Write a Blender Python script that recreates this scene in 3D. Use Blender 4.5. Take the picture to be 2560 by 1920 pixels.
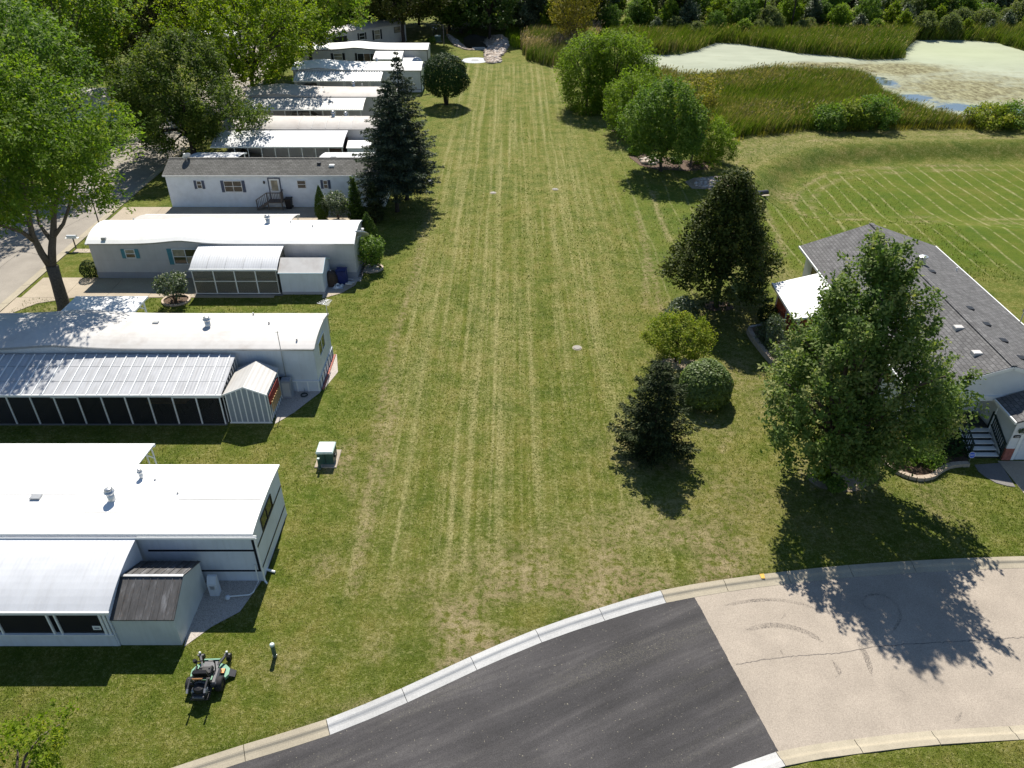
import bpy, math, random
import numpy as np
from mathutils import Vector, Matrix

for ob in list(bpy.data.objects):
    bpy.data.objects.remove(ob)
SC = bpy.context.scene
COL = SC.collection

# ------------------------------------------------------------------ camera, light, exposure
CAM_H, CAM_F, CAM_PITCH = 27.0, 1948.0, math.radians(33.6)      # metres; focal length for a 2560 px wide frame
cam_data = bpy.data.cameras.new('camera')
cam_data.sensor_width = 36.0
cam_data.lens = 36.0 * CAM_F / 2560.0
cam_data.clip_start = 0.5
cam_data.clip_end = 3000.0
cam = bpy.data.objects.new('camera', cam_data)
COL.objects.link(cam)
cam.location = (0, 0, CAM_H)
cam.rotation_euler = (math.radians(90) - CAM_PITCH, 0, 0)
SC.camera = cam

SUN_EL, SUN_AZ = math.radians(50.0), math.radians(-3.0)          # azimuth measured from +Y towards +X
world = bpy.data.worlds.new('World')
SC.world = world
world.use_nodes = True
wn = world.node_tree.nodes
sky = wn.new('ShaderNodeTexSky')
sky.sky_type = 'NISHITA'
sky.sun_disc = False
sky.sun_elevation = SUN_EL
sky.sun_rotation = SUN_AZ
sky.altitude = 250.0
sky.air_density = 1.0
sky.dust_density = 0.1
sky.ozone_density = 2.5
wn['Background'].inputs['Strength'].default_value = 0.075
world.node_tree.links.new(sky.outputs['Color'], wn['Background'].inputs['Color'])

sun_data = bpy.data.lights.new('sun', 'SUN')
sun_data.energy = 5.0
sun_data.angle = math.radians(0.53)
sun_data.color = (1.0, 0.94, 0.84)
sun = bpy.data.objects.new('sun', sun_data)
COL.objects.link(sun)
sd = Vector((math.sin(SUN_AZ) * math.cos(SUN_EL), math.cos(SUN_AZ) * math.cos(SUN_EL), math.sin(SUN_EL)))
sun.rotation_euler = sd.to_track_quat('Z', 'Y').to_euler()
sun.location = sd * 300

SC.view_settings.view_transform = 'Standard'
SC.view_settings.look = 'None'
SC.view_settings.gamma = 1.0
SC.view_settings.exposure = 0.66
SC.view_settings.use_curve_mapping = False
SC.cycles.max_bounces = 6
SC.cycles.diffuse_bounces = 3
SC.cycles.transmission_bounces = 4
SC.cycles.transparent_max_bounces = 8
SC.cycles.use_denoising = True

# ------------------------------------------------------------------ helpers
_c, _s = math.cos(CAM_PITCH), math.sin(CAM_PITCH)
def ray(u, v):
    x, y = (u - 1280) / CAM_F, -(v - 960) / CAM_F
    return (x, _c + y * _s, -_s + y * _c)
def at(u, v, z=0.0):
    """world point at height z seen at photo pixel (u, v) (used as survey: gives the real place of a thing)"""
    d = ray(u, v); t = (z - CAM_H) / d[2]
    return Vector((d[0] * t, d[1] * t, z))
def onY(u, v, Y):
    d = ray(u, v); t = Y / d[1]
    return Vector((d[0] * t, Y, CAM_H + d[2] * t))

WL = {}
def tag(o, label=None, cat=None, group=None, kind=None):
    if label: o['label'] = label
    if cat: o['category'] = cat
    if group: o['group'] = group
    if kind: o['kind'] = kind
    return o
def thing(name, label, cat, loc=(0, 0, 0), group=None):
    o = bpy.data.objects.new(name, None)
    o.empty_display_size = 0.3
    COL.objects.link(o)
    o.location = loc
    WL[o.name] = Vector(loc)
    return tag(o, label, cat, group)
def link(name, me, parent=None):
    o = bpy.data.objects.new(name, me)
    COL.objects.link(o)
    if parent is not None:
        o.parent = parent
        WL[o.name] = WL[parent.name]
    else:
        WL[o.name] = Vector((0, 0, 0))
    return o
def copy_tree(o, parent=None):
    c = o.copy(); COL.objects.link(c)
    if parent is not None: c.parent = parent
    WL[c.name] = WL.get(o.name, Vector((0, 0, 0)))
    for ch in [x for x in o.children]:
        copy_tree(ch, c)
    return c

class MB:
    """collects polygons and links them as one mesh object"""
    def __init__(s): s.v = []; s.f = []; s.m = []; s.mi = 0
    def add(s, vs, fs):
        n = len(s.v)
        s.v += [tuple(p) for p in vs]
        for f in fs:
            s.f.append([i + n for i in f]); s.m.append(s.mi)
        return s
    def box(s, x0, x1, y0, y1, z0, z1):
        return s.add([(x0, y0, z0), (x1, y0, z0), (x1, y1, z0), (x0, y1, z0), (x0, y0, z1), (x1, y0, z1), (x1, y1, z1), (x0, y1, z1)],
                     [(0, 3, 2, 1), (4, 5, 6, 7), (0, 1, 5, 4), (1, 2, 6, 5), (2, 3, 7, 6), (3, 0, 4, 7)])
    def bbox(s, x0, x1, y0, y1, z0, z1, b=0.02):
        """box with bevelled top edges"""
        vs = []
        for (dz, i) in ((z0, 0), (z1 - b, 0), (z1, b)):
            vs += [(x0 + i, y0 + i, dz), (x1 - i, y0 + i, dz), (x1 - i, y1 - i, dz), (x0 + i, y1 - i, dz)]
        fs = [(3, 2, 1, 0), (8, 9, 10, 11)]
        for k in (0, 4):
            for j in range(4):
                fs.append((k + j, k + (j + 1) % 4, k + 4 + (j + 1) % 4, k + 4 + j))
        return s.add(vs, fs)
    def bar(s, p, q, w, h=None):
        h = h or w
        p, q = Vector(p), Vector(q); d = (q - p).normalized()
        a = d.cross(Vector((0, 0, 1)))
        if a.length < 1e-3: a = Vector((1, 0, 0))
        a.normalize(); b = a.cross(d).normalized()
        a *= w / 2; b *= h / 2
        vs = [p - a - b, p + a - b, p + a + b, p - a + b, q - a - b, q + a - b, q + a + b, q - a + b]
        return s.add(vs, [(0, 1, 2, 3), (7, 6, 5, 4), (0, 4, 5, 1), (1, 5, 6, 2), (2, 6, 7, 3), (3, 7, 4, 0)])
    def tube(s, pts, rad, n=8, cap=True):
        pts = [Vector(p) for p in pts]
        if not hasattr(rad, '__len__'): rad = [rad] * len(pts)
        vs, fs = [], []
        for i, p in enumerate(pts):
            d = (pts[min(i + 1, len(pts) - 1)] - pts[max(i - 1, 0)]).normalized()
            a = d.cross(Vector((0.13, 0.97, 0.2))).normalized(); b = d.cross(a)
            for k in range(n):
                t = 2 * math.pi * k / n
                vs.append(p + (a * math.cos(t) + b * math.sin(t)) * rad[i])
        for i in range(len(pts) - 1):
            for k in range(n):
                fs.append((i * n + k, i * n + (k + 1) % n, (i + 1) * n + (k + 1) % n, (i + 1) * n + k))
        if cap:
            fs.append(tuple(range(n - 1, -1, -1))); fs.append(tuple((len(pts) - 1) * n + k for k in range(n)))
        return s.add(vs, fs)
    def cyl(s, c, r, z0, z1, n=16):
        return s.tube([(c[0], c[1], z0), (c[0], c[1], z1)], r, n)
    def lathe(s, c, prof, n=16):
        vs, fs = [], []
        for (r, z) in prof:
            for k in range(n):
                t = 2 * math.pi * k / n
                vs.append((c[0] + r * math.cos(t), c[1] + r * math.sin(t), c[2] + z))
        for i in range(len(prof) - 1):
            for k in range(n):
                fs.append((i * n + k, i * n + (k + 1) % n, (i + 1) * n + (k + 1) % n, (i + 1) * n + k))
        fs.append(tuple(range(n - 1, -1, -1))); fs.append(tuple((len(prof) - 1) * n + k for k in range(n)))
        return s.add(vs, fs)
    def prism(s, pts, z0, z1):
        n = len(pts)
        vs = [(p[0], p[1], z0) for p in pts] + [(p[0], p[1], z1) for p in pts]
        fs = [tuple(range(n - 1, -1, -1)), tuple(range(n, 2 * n))]
        for i in range(n): fs.append((i, (i + 1) % n, n + (i + 1) % n, n + i))
        return s.add(vs, fs)
    def prismX(s, yz, x0, x1):
        n = len(yz)
        vs = [(x0, p[0], p[1]) for p in yz] + [(x1, p[0], p[1]) for p in yz]
        fs = [tuple(range(n)), tuple(range(2 * n - 1, n - 1, -1))]
        for i in range(n): fs.append((i, n + i, n + (i + 1) % n, (i + 1) % n))
        return s.add(vs, fs)
    def sphere(s, c, r, nu=12, nv=8):
        r = r if hasattr(r, '__len__') else (r, r, r)
        vs = [(c[0], c[1], c[2] - r[2])]
        for j in range(1, nv):
            a = -math.pi / 2 + math.pi * j / nv
            for k in range(nu):
                t = 2 * math.pi * k / nu
                vs.append((c[0] + r[0] * math.cos(a) * math.cos(t), c[1] + r[1] * math.cos(a) * math.sin(t), c[2] + r[2] * math.sin(a)))
        vs.append((c[0], c[1], c[2] + r[2]))
        fs = [(0, 1 + (k + 1) % nu, 1 + k) for k in range(nu)]
        for j in range(nv - 2):
            for k in range(nu):
                fs.append((1 + j * nu + k, 1 + j * nu + (k + 1) % nu, 1 + (j + 1) * nu + (k + 1) % nu, 1 + (j + 1) * nu + k))
        b = 1 + (nv - 2) * nu
        fs += [(b + k, b + (k + 1) % nu, b + nu) for k in range(nu)]
        return s.add(vs, fs)
    def mesh(s, name, mats, off=Vector((0, 0, 0)), smooth=False):
        me = bpy.data.meshes.new(name)
        me.from_pydata([(p[0] - off.x, p[1] - off.y, p[2] - off.z) for p in s.v], [], s.f)
        mats = mats if isinstance(mats, (list, tuple)) else [mats]
        for m in mats: me.materials.append(m)
        if len(mats) > 1: me.polygons.foreach_set('material_index', s.m)
        if smooth: me.polygons.foreach_set('use_smooth', [True] * len(s.f))
        me.update()
        return me
    def build(s, name, mats, parent=None, smooth=False):
        off = WL[parent.name] if parent is not None else Vector((0, 0, 0))
        return link(name, s.mesh(name, mats, off, smooth), parent)

def np_mesh(name, V, F, mats, face_attr=None, smooth=False):
    """mesh from numpy arrays; F is (n, k) with constant k"""
    me = bpy.data.meshes.new(name)
    n, k = F.shape
    me.vertices.add(len(V)); me.loops.add(n * k); me.polygons.add(n)
    me.vertices.foreach_set('co', np.ascontiguousarray(V, dtype=np.float32).ravel())
    me.loops.foreach_set('vertex_index', np.ascontiguousarray(F, dtype=np.int32).ravel())
    me.polygons.foreach_set('loop_start', np.arange(0, n * k, k, dtype=np.int32))
    if smooth: me.polygons.foreach_set('use_smooth', np.ones(n, dtype=bool))
    for m in (mats if isinstance(mats, (list, tuple)) else [mats]): me.materials.append(m)
    me.update(calc_edges=True)
    if face_attr is not None:
        a = me.attributes.new('lv', 'FLOAT', 'FACE')
        a.data.foreach_set('value', np.ascontiguousarray(face_attr, dtype=np.float32))
    return me

def poly_sdf(P, X, Y):
    """signed distance (negative inside) of points to polygon P"""
    P = np.asarray(P, float)[:, :2]
    d = np.full(X.shape, 1e9); inside = np.zeros(X.shape, bool)
    n = len(P)
    for i in range(n):
        ax, ay = P[i]; bx, by = P[(i + 1) % n]
        ex, ey = bx - ax, by - ay
        t = np.clip(((X - ax) * ex + (Y - ay) * ey) / (ex * ex + ey * ey + 1e-12), 0, 1)
        d = np.minimum(d, np.hypot(X - ax - t * ex, Y - ay - t * ey))
        cross = ((ay > Y) != (by > Y)) & (X < (bx - ax) * (Y - ay) / (by - ay + 1e-12) + ax)
        inside ^= cross
    return np.where(inside, -d, d)
def line_dist(P, X, Y):
    P = np.asarray(P, float)[:, :2]; d = np.full(X.shape, 1e9)
    for i in range(len(P) - 1):
        ax, ay = P[i]; bx, by = P[i + 1]
        ex, ey = bx - ax, by - ay
        t = np.clip(((X - ax) * ex + (Y - ay) * ey) / (ex * ex + ey * ey + 1e-12), 0, 1)
        d = np.minimum(d, np.hypot(X - ax - t * ex, Y - ay - t * ey))
    return d
def sstep(a, b, x):
    t = np.clip((x - a) / (b - a), 0, 1)
    return t * t * (3 - 2 * t)
def vnoise(X, Y, scale, seed):
    """smooth value noise"""
    rs = np.random.RandomState(seed); G = rs.rand(257, 257)
    x = X / scale + 1000.37; y = Y / scale + 1000.71
    xi = np.floor(x).astype(int); yi = np.floor(y).astype(int)
    fx = x - xi; fy = y - yi
    fx = fx * fx * (3 - 2 * fx); fy = fy * fy * (3 - 2 * fy)
    a = G[xi % 256, yi % 256]; b = G[(xi + 1) % 256, yi % 256]
    c = G[xi % 256, (yi + 1) % 256]; d = G[(xi + 1) % 256, (yi + 1) % 256]
    return (a * (1 - fx) + b * fx) * (1 - fy) + (c * (1 - fx) + d * fx) * fy

# ------------------------------------------------------------------ materials
class NT:
    def __init__(s, name):
        s.mat = bpy.data.materials.new(name); s.mat.use_nodes = True
        s.t = s.mat.node_tree; s.bsdf = s.t.nodes['Principled BSDF']; s.out = s.t.nodes['Material Output']
        s.bsdf.inputs['Specular IOR Level'].default_value = 0.3
    def n(s, typ, **kw):
        nd = s.t.nodes.new(typ)
        for k, v in kw.items(): setattr(nd, k, v)
        return nd
    def l(s, a, b): s.t.links.new(a, b)
    def pos(s):
        if not hasattr(s, '_p'): s._p = s.n('ShaderNodeNewGeometry').outputs['Position']
        return s._p
    def objc(s):
        if not hasattr(s, '_o'): s._o = s.n('ShaderNodeTexCoord').outputs['Object']
        return s._o
    def mapping(s, vec, scale=(1, 1, 1), rot=(0, 0, 0), loc=(0, 0, 0)):
        m = s.n('ShaderNodeMapping')
        m.inputs['Scale'].default_value = scale; m.inputs['Rotation'].default_value = rot; m.inputs['Location'].default_value = loc
        s.l(vec, m.inputs['Vector']); return m.outputs['Vector']
    def noise(s, vec, scale, detail=3.0, rough=0.55, dist=0.0):
        nd = s.n('ShaderNodeTexNoise')
        nd.inputs['Scale'].default_value = scale; nd.inputs['Detail'].default_value = detail
        nd.inputs['Roughness'].default_value = rough; nd.inputs['Distortion'].default_value = dist
        s.l(vec, nd.inputs['Vector']); return nd.outputs['Fac']
    def ramp(s, fac, stops, interp='LINEAR'):
        nd = s.n('ShaderNodeValToRGB'); cr = nd.color_ramp; cr.interpolation = interp
        while len(cr.elements) < len(stops): cr.elements.new(0.5)
        for e, (p, c) in zip(cr.elements, stops):
            e.position = p; e.color = (c[0], c[1], c[2], 1) if hasattr(c, '__len__') else (c, c, c, 1)
        s.l(fac, nd.inputs['Fac']); return nd.outputs['Color']
    def mix(s, fac, a, b, mode='MIX'):
        nd = s.n('ShaderNodeMix', data_type='RGBA', blend_type=mode)
        for sock, val in ((nd.inputs[0], fac), (nd.inputs[6], a), (nd.inputs[7], b)):
            if hasattr(val, 'is_linked'): s.l(val, sock)
            elif hasattr(val, '__len__'): sock.default_value = (val[0], val[1], val[2], 1)
            else: sock.default_value = val
        return nd.outputs[2]
    def math(s, op, a, b=0.0, clamp=False):
        nd = s.n('ShaderNodeMath', operation=op, use_clamp=clamp)
        for sock, val in ((nd.inputs[0], a), (nd.inputs[1], b)):
            if hasattr(val, 'is_linked'): s.l(val, sock)
            else: sock.default_value = val
        return nd.outputs[0]
    def bump(s, h, strength=0.3, dist=0.05):
        nd = s.n('ShaderNodeBump'); nd.inputs['Strength'].default_value = strength; nd.inputs['Distance'].default_value = dist
        s.l(h, nd.inputs['Height']); s.l(nd.outputs['Normal'], s.bsdf.inputs['Normal'])
    def color(s, c):
        if hasattr(c, 'is_linked'): s.l(c, s.bsdf.inputs['Base Color'])
        else: s.bsdf.inputs['Base Color'].default_value = (c[0], c[1], c[2], 1)
    def set(s, rough=None, metal=None, spec=None):
        if rough is not None: s.bsdf.inputs['Roughness'].default_value = rough
        if metal is not None: s.bsdf.inputs['Metallic'].default_value = metal
        if spec is not None: s.bsdf.inputs['Specular IOR Level'].default_value = spec
        return s

def simple(name, c, rough=0.6, var=0.15, scale=6.0, metal=0.0, spec=0.3, bump=0.0, bscale=40.0, dirt=None):
    """plain painted / moulded surface with slight unevenness of colour"""
    m = NT(name); m.set(rough, metal, spec)
    f = m.noise(m.pos(), scale, 4.0)
    lo = tuple(x * (1 - var) for x in c); hi = tuple(min(1, x * (1 + var)) for x in c)
    col = m.ramp(f, [(0.3, lo), (0.7, hi)])
    if dirt:
        d = m.ramp(m.noise(m.mapping(m.pos(), (0.6, 0.6, 0.6)), 1.1, 6.0, 0.65), [(0.5, 0.0), (0.75, 1.0)])
        col = m.mix(m.math('MULTIPLY', d, dirt[3]), col, dirt[:3])
    m.color(col)
    if bump: m.bump(m.noise(m.pos(), bscale, 3.0), bump, 0.02)
    return m.mat

def ribbed(name, c, axis='x', freq=5.0, rough=0.45, depth=0.012, var=0.06, dirt=(0.35, 0.33, 0.3, 0.25), streak=True):
    """sheet metal or siding with fine ribs running across the given axis (fine relief only)"""
    m = NT(name); m.set(rough, 0.0, 0.35)
    sx = m.n('ShaderNodeSeparateXYZ'); m.l(m.pos(), sx.inputs[0])
    coord = sx.outputs['XYZ'.index(axis.upper())]
    w = m.math('PINGPONG', m.math('MULTIPLY', coord, freq), 0.5)
    col = m.ramp(m.noise(m.pos(), 1.2, 4.0), [(0.3, tuple(x * (1 - var) for x in c)), (0.7, tuple(min(1, x * (1 + var)) for x in c))])
    if dirt:
        sc = (0.25, 0.25, 0.25)
        if streak: sc = (2.6, 0.22, 0.22) if axis == 'x' else (0.25, 2.5, 0.25)
        d = m.ramp(m.noise(m.mapping(m.pos(), sc), 2.0, 5.0, 0.65), [(0.48, 0.0), (0.8, 1.0)])
        col = m.mix(m.math('MULTIPLY', d, dirt[3]), col, dirt[:3])
    m.color(col)
    m.bump(w, 0.55, depth * 2)
    return m.mat

def leafmat(name, cols, trans=0.3, rough=0.62, spec=0.12):
    m = NT(name); m.set(rough, 0.0, spec)
    a = m.n('ShaderNodeAttribute', attribute_name='lv')
    oi = m.n('ShaderNodeObjectInfo')
    f = m.math('ADD', a.outputs['Fac'], m.math('MULTIPLY', m.math('SUBTRACT', oi.outputs['Random'], 0.5), 0.22))
    n = len(cols)
    col = m.ramp(f, [(i / (n - 1), c) for i, c in enumerate(cols)])
    m.color(col)
    tr = m.n('ShaderNodeBsdfTranslucent')
    tc = m.mix(1.0, col, (1.55, 1.72, 0.62), 'MULTIPLY')
    m.l(tc, tr.inputs['Color'])
    mx = m.n('ShaderNodeMixShader'); mx.inputs[0].default_value = trans
    m.l(m.bsdf.outputs[0], mx.inputs[1]); m.l(tr.outputs[0], mx.inputs[2])
    m.l(mx.outputs[0], m.out.inputs['Surface'])
    return m.mat

M = {}
M['white_paint'] = simple('white_paint', (0.78, 0.79, 0.78), 0.5, 0.04)
M['white_roof'] = simple('white_roof', (0.80, 0.80, 0.79), 0.55, 0.03, 0.8, dirt=(0.5, 0.48, 0.44, 0.22))
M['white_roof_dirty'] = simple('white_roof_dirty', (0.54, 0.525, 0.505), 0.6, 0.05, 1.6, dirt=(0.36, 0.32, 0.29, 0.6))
M['weathered_roof'] = simple('weathered_roof', (0.46, 0.43, 0.40), 0.6, 0.06, 1.2, dirt=(0.28, 0.23, 0.20, 0.5))
M['awning_metal'] = ribbed('awning_metal', (0.56, 0.575, 0.60), 'x', 5.5)
M['awning_grey'] = ribbed('awning_grey', (0.47, 0.46, 0.44), 'x', 4.0, dirt=(0.34, 0.3, 0.27, 0.4))
M['porch_metal'] = ribbed('porch_metal', (0.42, 0.43, 0.45), 'x', 5.5, dirt=(0.25, 0.24, 0.23, 0.55), var=.1)
M['siding_white'] = ribbed('siding_white', (0.64, 0.68, 0.73), 'x', 3.3, 0.5, 0.008)  # white siding; blue of skylit shade mixed into its base colour
M['siding_white_side'] = ribbed('siding_white_side', (0.64, 0.68, 0.73), 'y', 3.3, 0.5, 0.008, streak=False)  # same skylight blue put into the end-wall colour
M['lap_white'] = simple('lap_white', (0.76, 0.81, 0.87), 0.5, 0.05, 2.0, dirt=(0.42, 0.44, 0.46, 0.3))  # white laps, with the blue skylight on shaded walls painted in
M['wall_grey'] = ribbed('wall_grey', (0.46, 0.46, 0.46), 'x', 5.0, 0.55, 0.004)
M['wall_pale'] = ribbed('wall_pale', (0.58, 0.62, 0.67), 'x', 6.0, 0.55, 0.005)  # pale siding darkened and tinted blue to stand in for skylit shade
M['wall_cream'] = ribbed('wall_cream', (0.52, 0.51, 0.50), 'x', 6.0, 0.55, 0.004)
M['black_trim'] = simple('black_trim', (0.012, 0.012, 0.016), 0.45)
M['dark_metal'] = simple('dark_metal', (0.035, 0.035, 0.038), 0.4, 0.2)
M['grey_metal'] = simple('grey_metal', (0.36, 0.37, 0.38), 0.4, 0.1, metal=0.6)
M['galv'] = simple('galv', (0.55, 0.56, 0.57), 0.35, 0.1, metal=0.7)
M['skirting'] = ribbed('skirting', (0.30, 0.31, 0.34), 'x', 4.0, 0.6, 0.006)
M['shed_blue'] = simple('shed_blue', (0.27, 0.31, 0.35), 0.55, 0.05)
M['shed_trim'] = simple('shed_trim', (0.50, 0.64, 0.72), 0.5, 0.05)
M['brick_dark'] = simple('brick_dark', (0.07, 0.045, 0.035), 0.7, 0.25)
M['mower_grey'] = simple('mower_grey', (0.10, 0.10, 0.105), 0.4, 0.15, metal=0.4)
M['mower_silver'] = simple('mower_silver', (0.30, 0.30, 0.31), 0.4, 0.15, metal=0.4)
M['dirt_line'] = simple('dirt_line', (0.22, 0.21, 0.20), 0.7, 0.2)
M['teal'] = simple('teal', (0.07, 0.24, 0.29), 0.55)
M['slate_blue'] = simple('slate_blue', (0.075, 0.095, 0.15), 0.55)
M['dark_wood'] = simple('dark_wood', (0.13, 0.115, 0.105), 0.7, 0.25, 9)
M['red_wood'] = simple('red_wood', (0.34, 0.075, 0.045), 0.6, 0.2, 9)
M['tan_wood'] = simple('tan_wood', (0.50, 0.33, 0.16), 0.65, 0.2, 9)
M['red_paint'] = simple('red_paint', (0.30, 0.03, 0.02), 0.4)
M['orange'] = simple('orange', (0.72, 0.33, 0.12), 0.5)
M['rubber'] = simple('rubber', (0.018, 0.018, 0.02), 0.75, 0.2)
M['black_plastic'] = simple('black_plastic', (0.016, 0.016, 0.018), 0.45, 0.2)
M['mower_green'] = simple('mower_green', (0.16, 0.33, 0.23), 0.4, 0.08)
M['box_green'] = simple('box_green', (0.045, 0.10, 0.08), 0.4, 0.1, dirt=(0.35, 0.36, 0.33, 0.25))
M['box_top'] = simple('box_top', (0.50, 0.60, 0.56), 0.45, 0.06, dirt=(0.6, 0.6, 0.55, 0.3))
M['brick_red'] = simple('brick_red', (0.36, 0.13, 0.10), 0.75, 0.25, 14, bump=0.2)
M['blue_tarp'] = simple('blue_tarp', (0.010, 0.022, 0.12), 0.4, 0.25, 5)
M['brown_cover'] = simple('brown_cover', (0.055, 0.038, 0.03), 0.6, 0.3, 5)
M['mulch'] = simple('mulch', (0.10, 0.065, 0.045), 0.9, 0.5, 18, bump=0.6)
M['soil'] = simple('soil', (0.30, 0.24, 0.17), 0.9, 0.25, 6, bump=0.4)
M['stone_edge'] = simple('stone_edge', (0.46, 0.37, 0.29), 0.8, 0.2, 8, bump=0.3)
M['block'] = simple('block', (0.38, 0.31, 0.24), 0.85, 0.22, 7, bump=0.3)
M['pink_block'] = simple('pink_block', (0.45, 0.28, 0.22), 0.85, 0.2, 7, bump=0.3)
M['skin'] = simple('skin', (0.50, 0.27, 0.18), 0.55, 0.06)
M['navy_cloth'] = simple('navy_cloth', (0.055, 0.08, 0.14), 0.8, 0.2, 10)
M['denim'] = simple('denim', (0.06, 0.09, 0.16), 0.8, 0.2, 10)
M['sign_blue'] = simple('sign_blue', (0.03, 0.10, 0.55), 0.4)
M['bark'] = simple('bark', (0.12, 0.095, 0.075), 0.9, 0.35, 9, bump=0.8, bscale=14)
M['bark_dark'] = simple('bark_dark', (0.05, 0.04, 0.035), 0.9, 0.35, 9, bump=0.8, bscale=14)

def concrete(name, c, spec=0.12, stain=0.35, speck=0.12):
    m = NT(name); m.set(0.85, 0, spec)
    a = m.ramp(m.noise(m.pos(), 0.45, 5.0, 0.6), [(0.3, tuple(x * 0.84 for x in c)), (0.7, tuple(min(1, x * 1.1) for x in c))])
    b = m.ramp(m.noise(m.pos(), 18.0, 3.0, 0.7), [(0.35, 1 - speck), (0.7, 1 + speck * 0.5)])
    sp = m.ramp(m.noise(m.pos(), 55.0, 1.0), [(0.33, 0.72), (0.42, 1.0)])
    col = m.mix(1.0, m.mix(1.0, a, b, 'MULTIPLY'), sp, 'MULTIPLY')
    st = m.ramp(m.noise(m.mapping(m.pos(), (1, 1, 1), loc=(31, 7, 0)), 0.9, 6.0, 0.7), [(0.58, 0.0), (0.78, 1.0)])
    col = m.mix(m.math('MULTIPLY', st, stain), col, tuple(x * 0.62 for x in c))
    m.color(col); m.bump(m.noise(m.pos(), 60.0, 2.0), 0.25, 0.01)
    return m.mat
M['concrete'] = concrete('concrete', (0.42, 0.36, 0.28))
M['kerb_old'] = concrete('kerb_old', (0.40, 0.355, 0.27))
M['kerb_new'] = concrete('kerb_new', (0.50, 0.50, 0.49), stain=0.15)
M['kerb_grey'] = concrete('kerb_grey', (0.36, 0.34, 0.30), stain=.5)
M['road_old'] = concrete('road_old', (0.385, 0.333, 0.275), stain=0.28, speck=0.2)
M['street'] = concrete('street', (0.32, 0.29, 0.25), stain=0.3)
M['gravel_pale'] = simple('gravel_pale', (0.42, 0.38, 0.34), 0.9, 0.45, 30, bump=0.9, bscale=30)
M['gravel_grey'] = simple('gravel_grey', (0.46, 0.48, 0.50), 0.9, 0.35, 30, bump=0.9, bscale=30)
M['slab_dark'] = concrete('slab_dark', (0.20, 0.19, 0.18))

m = NT('asphalt_new'); m.set(0.75, 0, 0.2)
along = m.mapping(m.mapping(m.pos(), rot=(0, 0, math.radians(-25))), (0.10, 1.0, 1))
st = m.noise(along, 1.1, 6.0, 0.62, 0.3)
c1 = m.ramp(st, [(0.3, (0.029, 0.028, 0.0295)), (0.5, (0.048, 0.0455, 0.047)), (0.72, (0.088, 0.083, 0.082))])
c1 = m.mix(1.0, c1, m.ramp(m.noise(m.pos(), 0.35, 5.0, 0.6), [(0.3, 0.82), (0.7, 1.22)]), 'MULTIPLY')
sp = m.ramp(m.noise(m.pos(), 48.0, 2.0), [(0.3, 0.55), (0.5, 1.0), (0.78, 1.7)])
dust = m.math('MULTIPLY', m.ramp(m.noise(along, 0.7, 5.0, 0.65, 0.2), [(0.52, 0.0), (0.75, 1.0)]), m.ramp(m.noise(m.pos(), 26.0, 2.0), [(0.5, 0.0), (0.66, 0.55)]))
sp2 = m.ramp(m.noise(m.pos(), 17.0, 0.0), [(0.80, 0.0), (0.85, 0.7)])
col = m.mix(1.0, c1, sp, 'MULTIPLY')
col = m.mix(dust, col, (0.19, 0.18, 0.13))
m.color(m.mix(sp2, col, (0.26, 0.24, 0.18)))
m.bump(m.noise(m.pos(), 60.0, 2.0), 0.5, 0.01)
M['asphalt_new'] = m.mat

def shingle(name, dark, light, ridge_axis):
    """asphalt shingles: course lines across the slope plus tab colour change (too small to pick apart)"""
    m = NT(name); m.set(0.9, 0, 0.15)
    sx = m.n('ShaderNodeSeparateXYZ'); m.l(m.pos(), sx.inputs[0])
    along, across = (sx.outputs[0], sx.outputs[1]) if ridge_axis == 'x' else (sx.outputs[1], sx.outputs[0])
    cb = m.n('ShaderNodeCombineXYZ'); m.l(along, cb.inputs[0]); m.l(across, cb.inputs[1])
    br = m.n('ShaderNodeTexBrick')
    br.inputs['Scale'].default_value = 1.0
    br.inputs['Brick Width'].default_value = 0.34; br.inputs['Row Height'].default_value = 0.21
    br.inputs['Mortar Size'].default_value = 0.022; br.inputs['Mortar Smooth'].default_value = 0.4
    br.inputs['Color1'].default_value = (*dark, 1); br.inputs['Color2'].default_value = (*light, 1)
    br.inputs['Mortar'].default_value = (dark[0] * 0.62, dark[1] * 0.62, dark[2] * 0.62, 1)
    m.l(cb.outputs[0], br.inputs['Vector'])
    g = m.ramp(m.noise(m.pos(), 1.3, 5.0, 0.65), [(0.3, 0.78), (0.7, 1.15)])
    g2 = m.ramp(m.noise(m.pos(), 30.0, 2.0), [(0.3, 0.8), (0.7, 1.2)])
    m.color(m.mix(1.0, m.mix(1.0, br.outputs['Color'], g, 'MULTIPLY'), g2, 'MULTIPLY'))
    m.bump(br.outputs['Fac'], -0.4, 0.015)
    return m.mat
M['shingle_dark'] = shingle('shingle_dark', (0.115, 0.113, 0.114), (0.165, 0.163, 0.163), 'y')
M['shingle_brown'] = shingle('shingle_brown', (0.115, 0.113, 0.105), (0.165, 0.162, 0.152), 'x')

def glass(name, c, rough=0.08):
    m = NT(name); m.set(rough, 0, 0.6)
    m.color(m.ramp(m.noise(m.pos(), 1.7, 2.0), [(0.35, tuple(x * 0.7 for x in c)), (0.65, tuple(x * 1.3 for x in c))]))
    return m.mat
M['glass'] = glass('glass', (0.03, 0.032, 0.03))
M['glass_blind'] = glass('glass_blind', (0.30, 0.27, 0.20), 0.25)
M['glass_brown'] = glass('glass_brown', (0.16, 0.11, 0.07), 0.2)
def screen(name, c, alpha):
    """insect screen: thin grey mesh, half see-through"""
    m = NT(name); m.set(0.6, 0, 0.2); m.color(c)
    m.bsdf.inputs['Alpha'].default_value = alpha
    return m.mat
M['screen_dark'] = screen('screen_dark', (0.03, 0.03, 0.03), 0.5)
M['screen_film'] = screen('screen_film', (0.20, 0.19, 0.15), 0.55)

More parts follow.
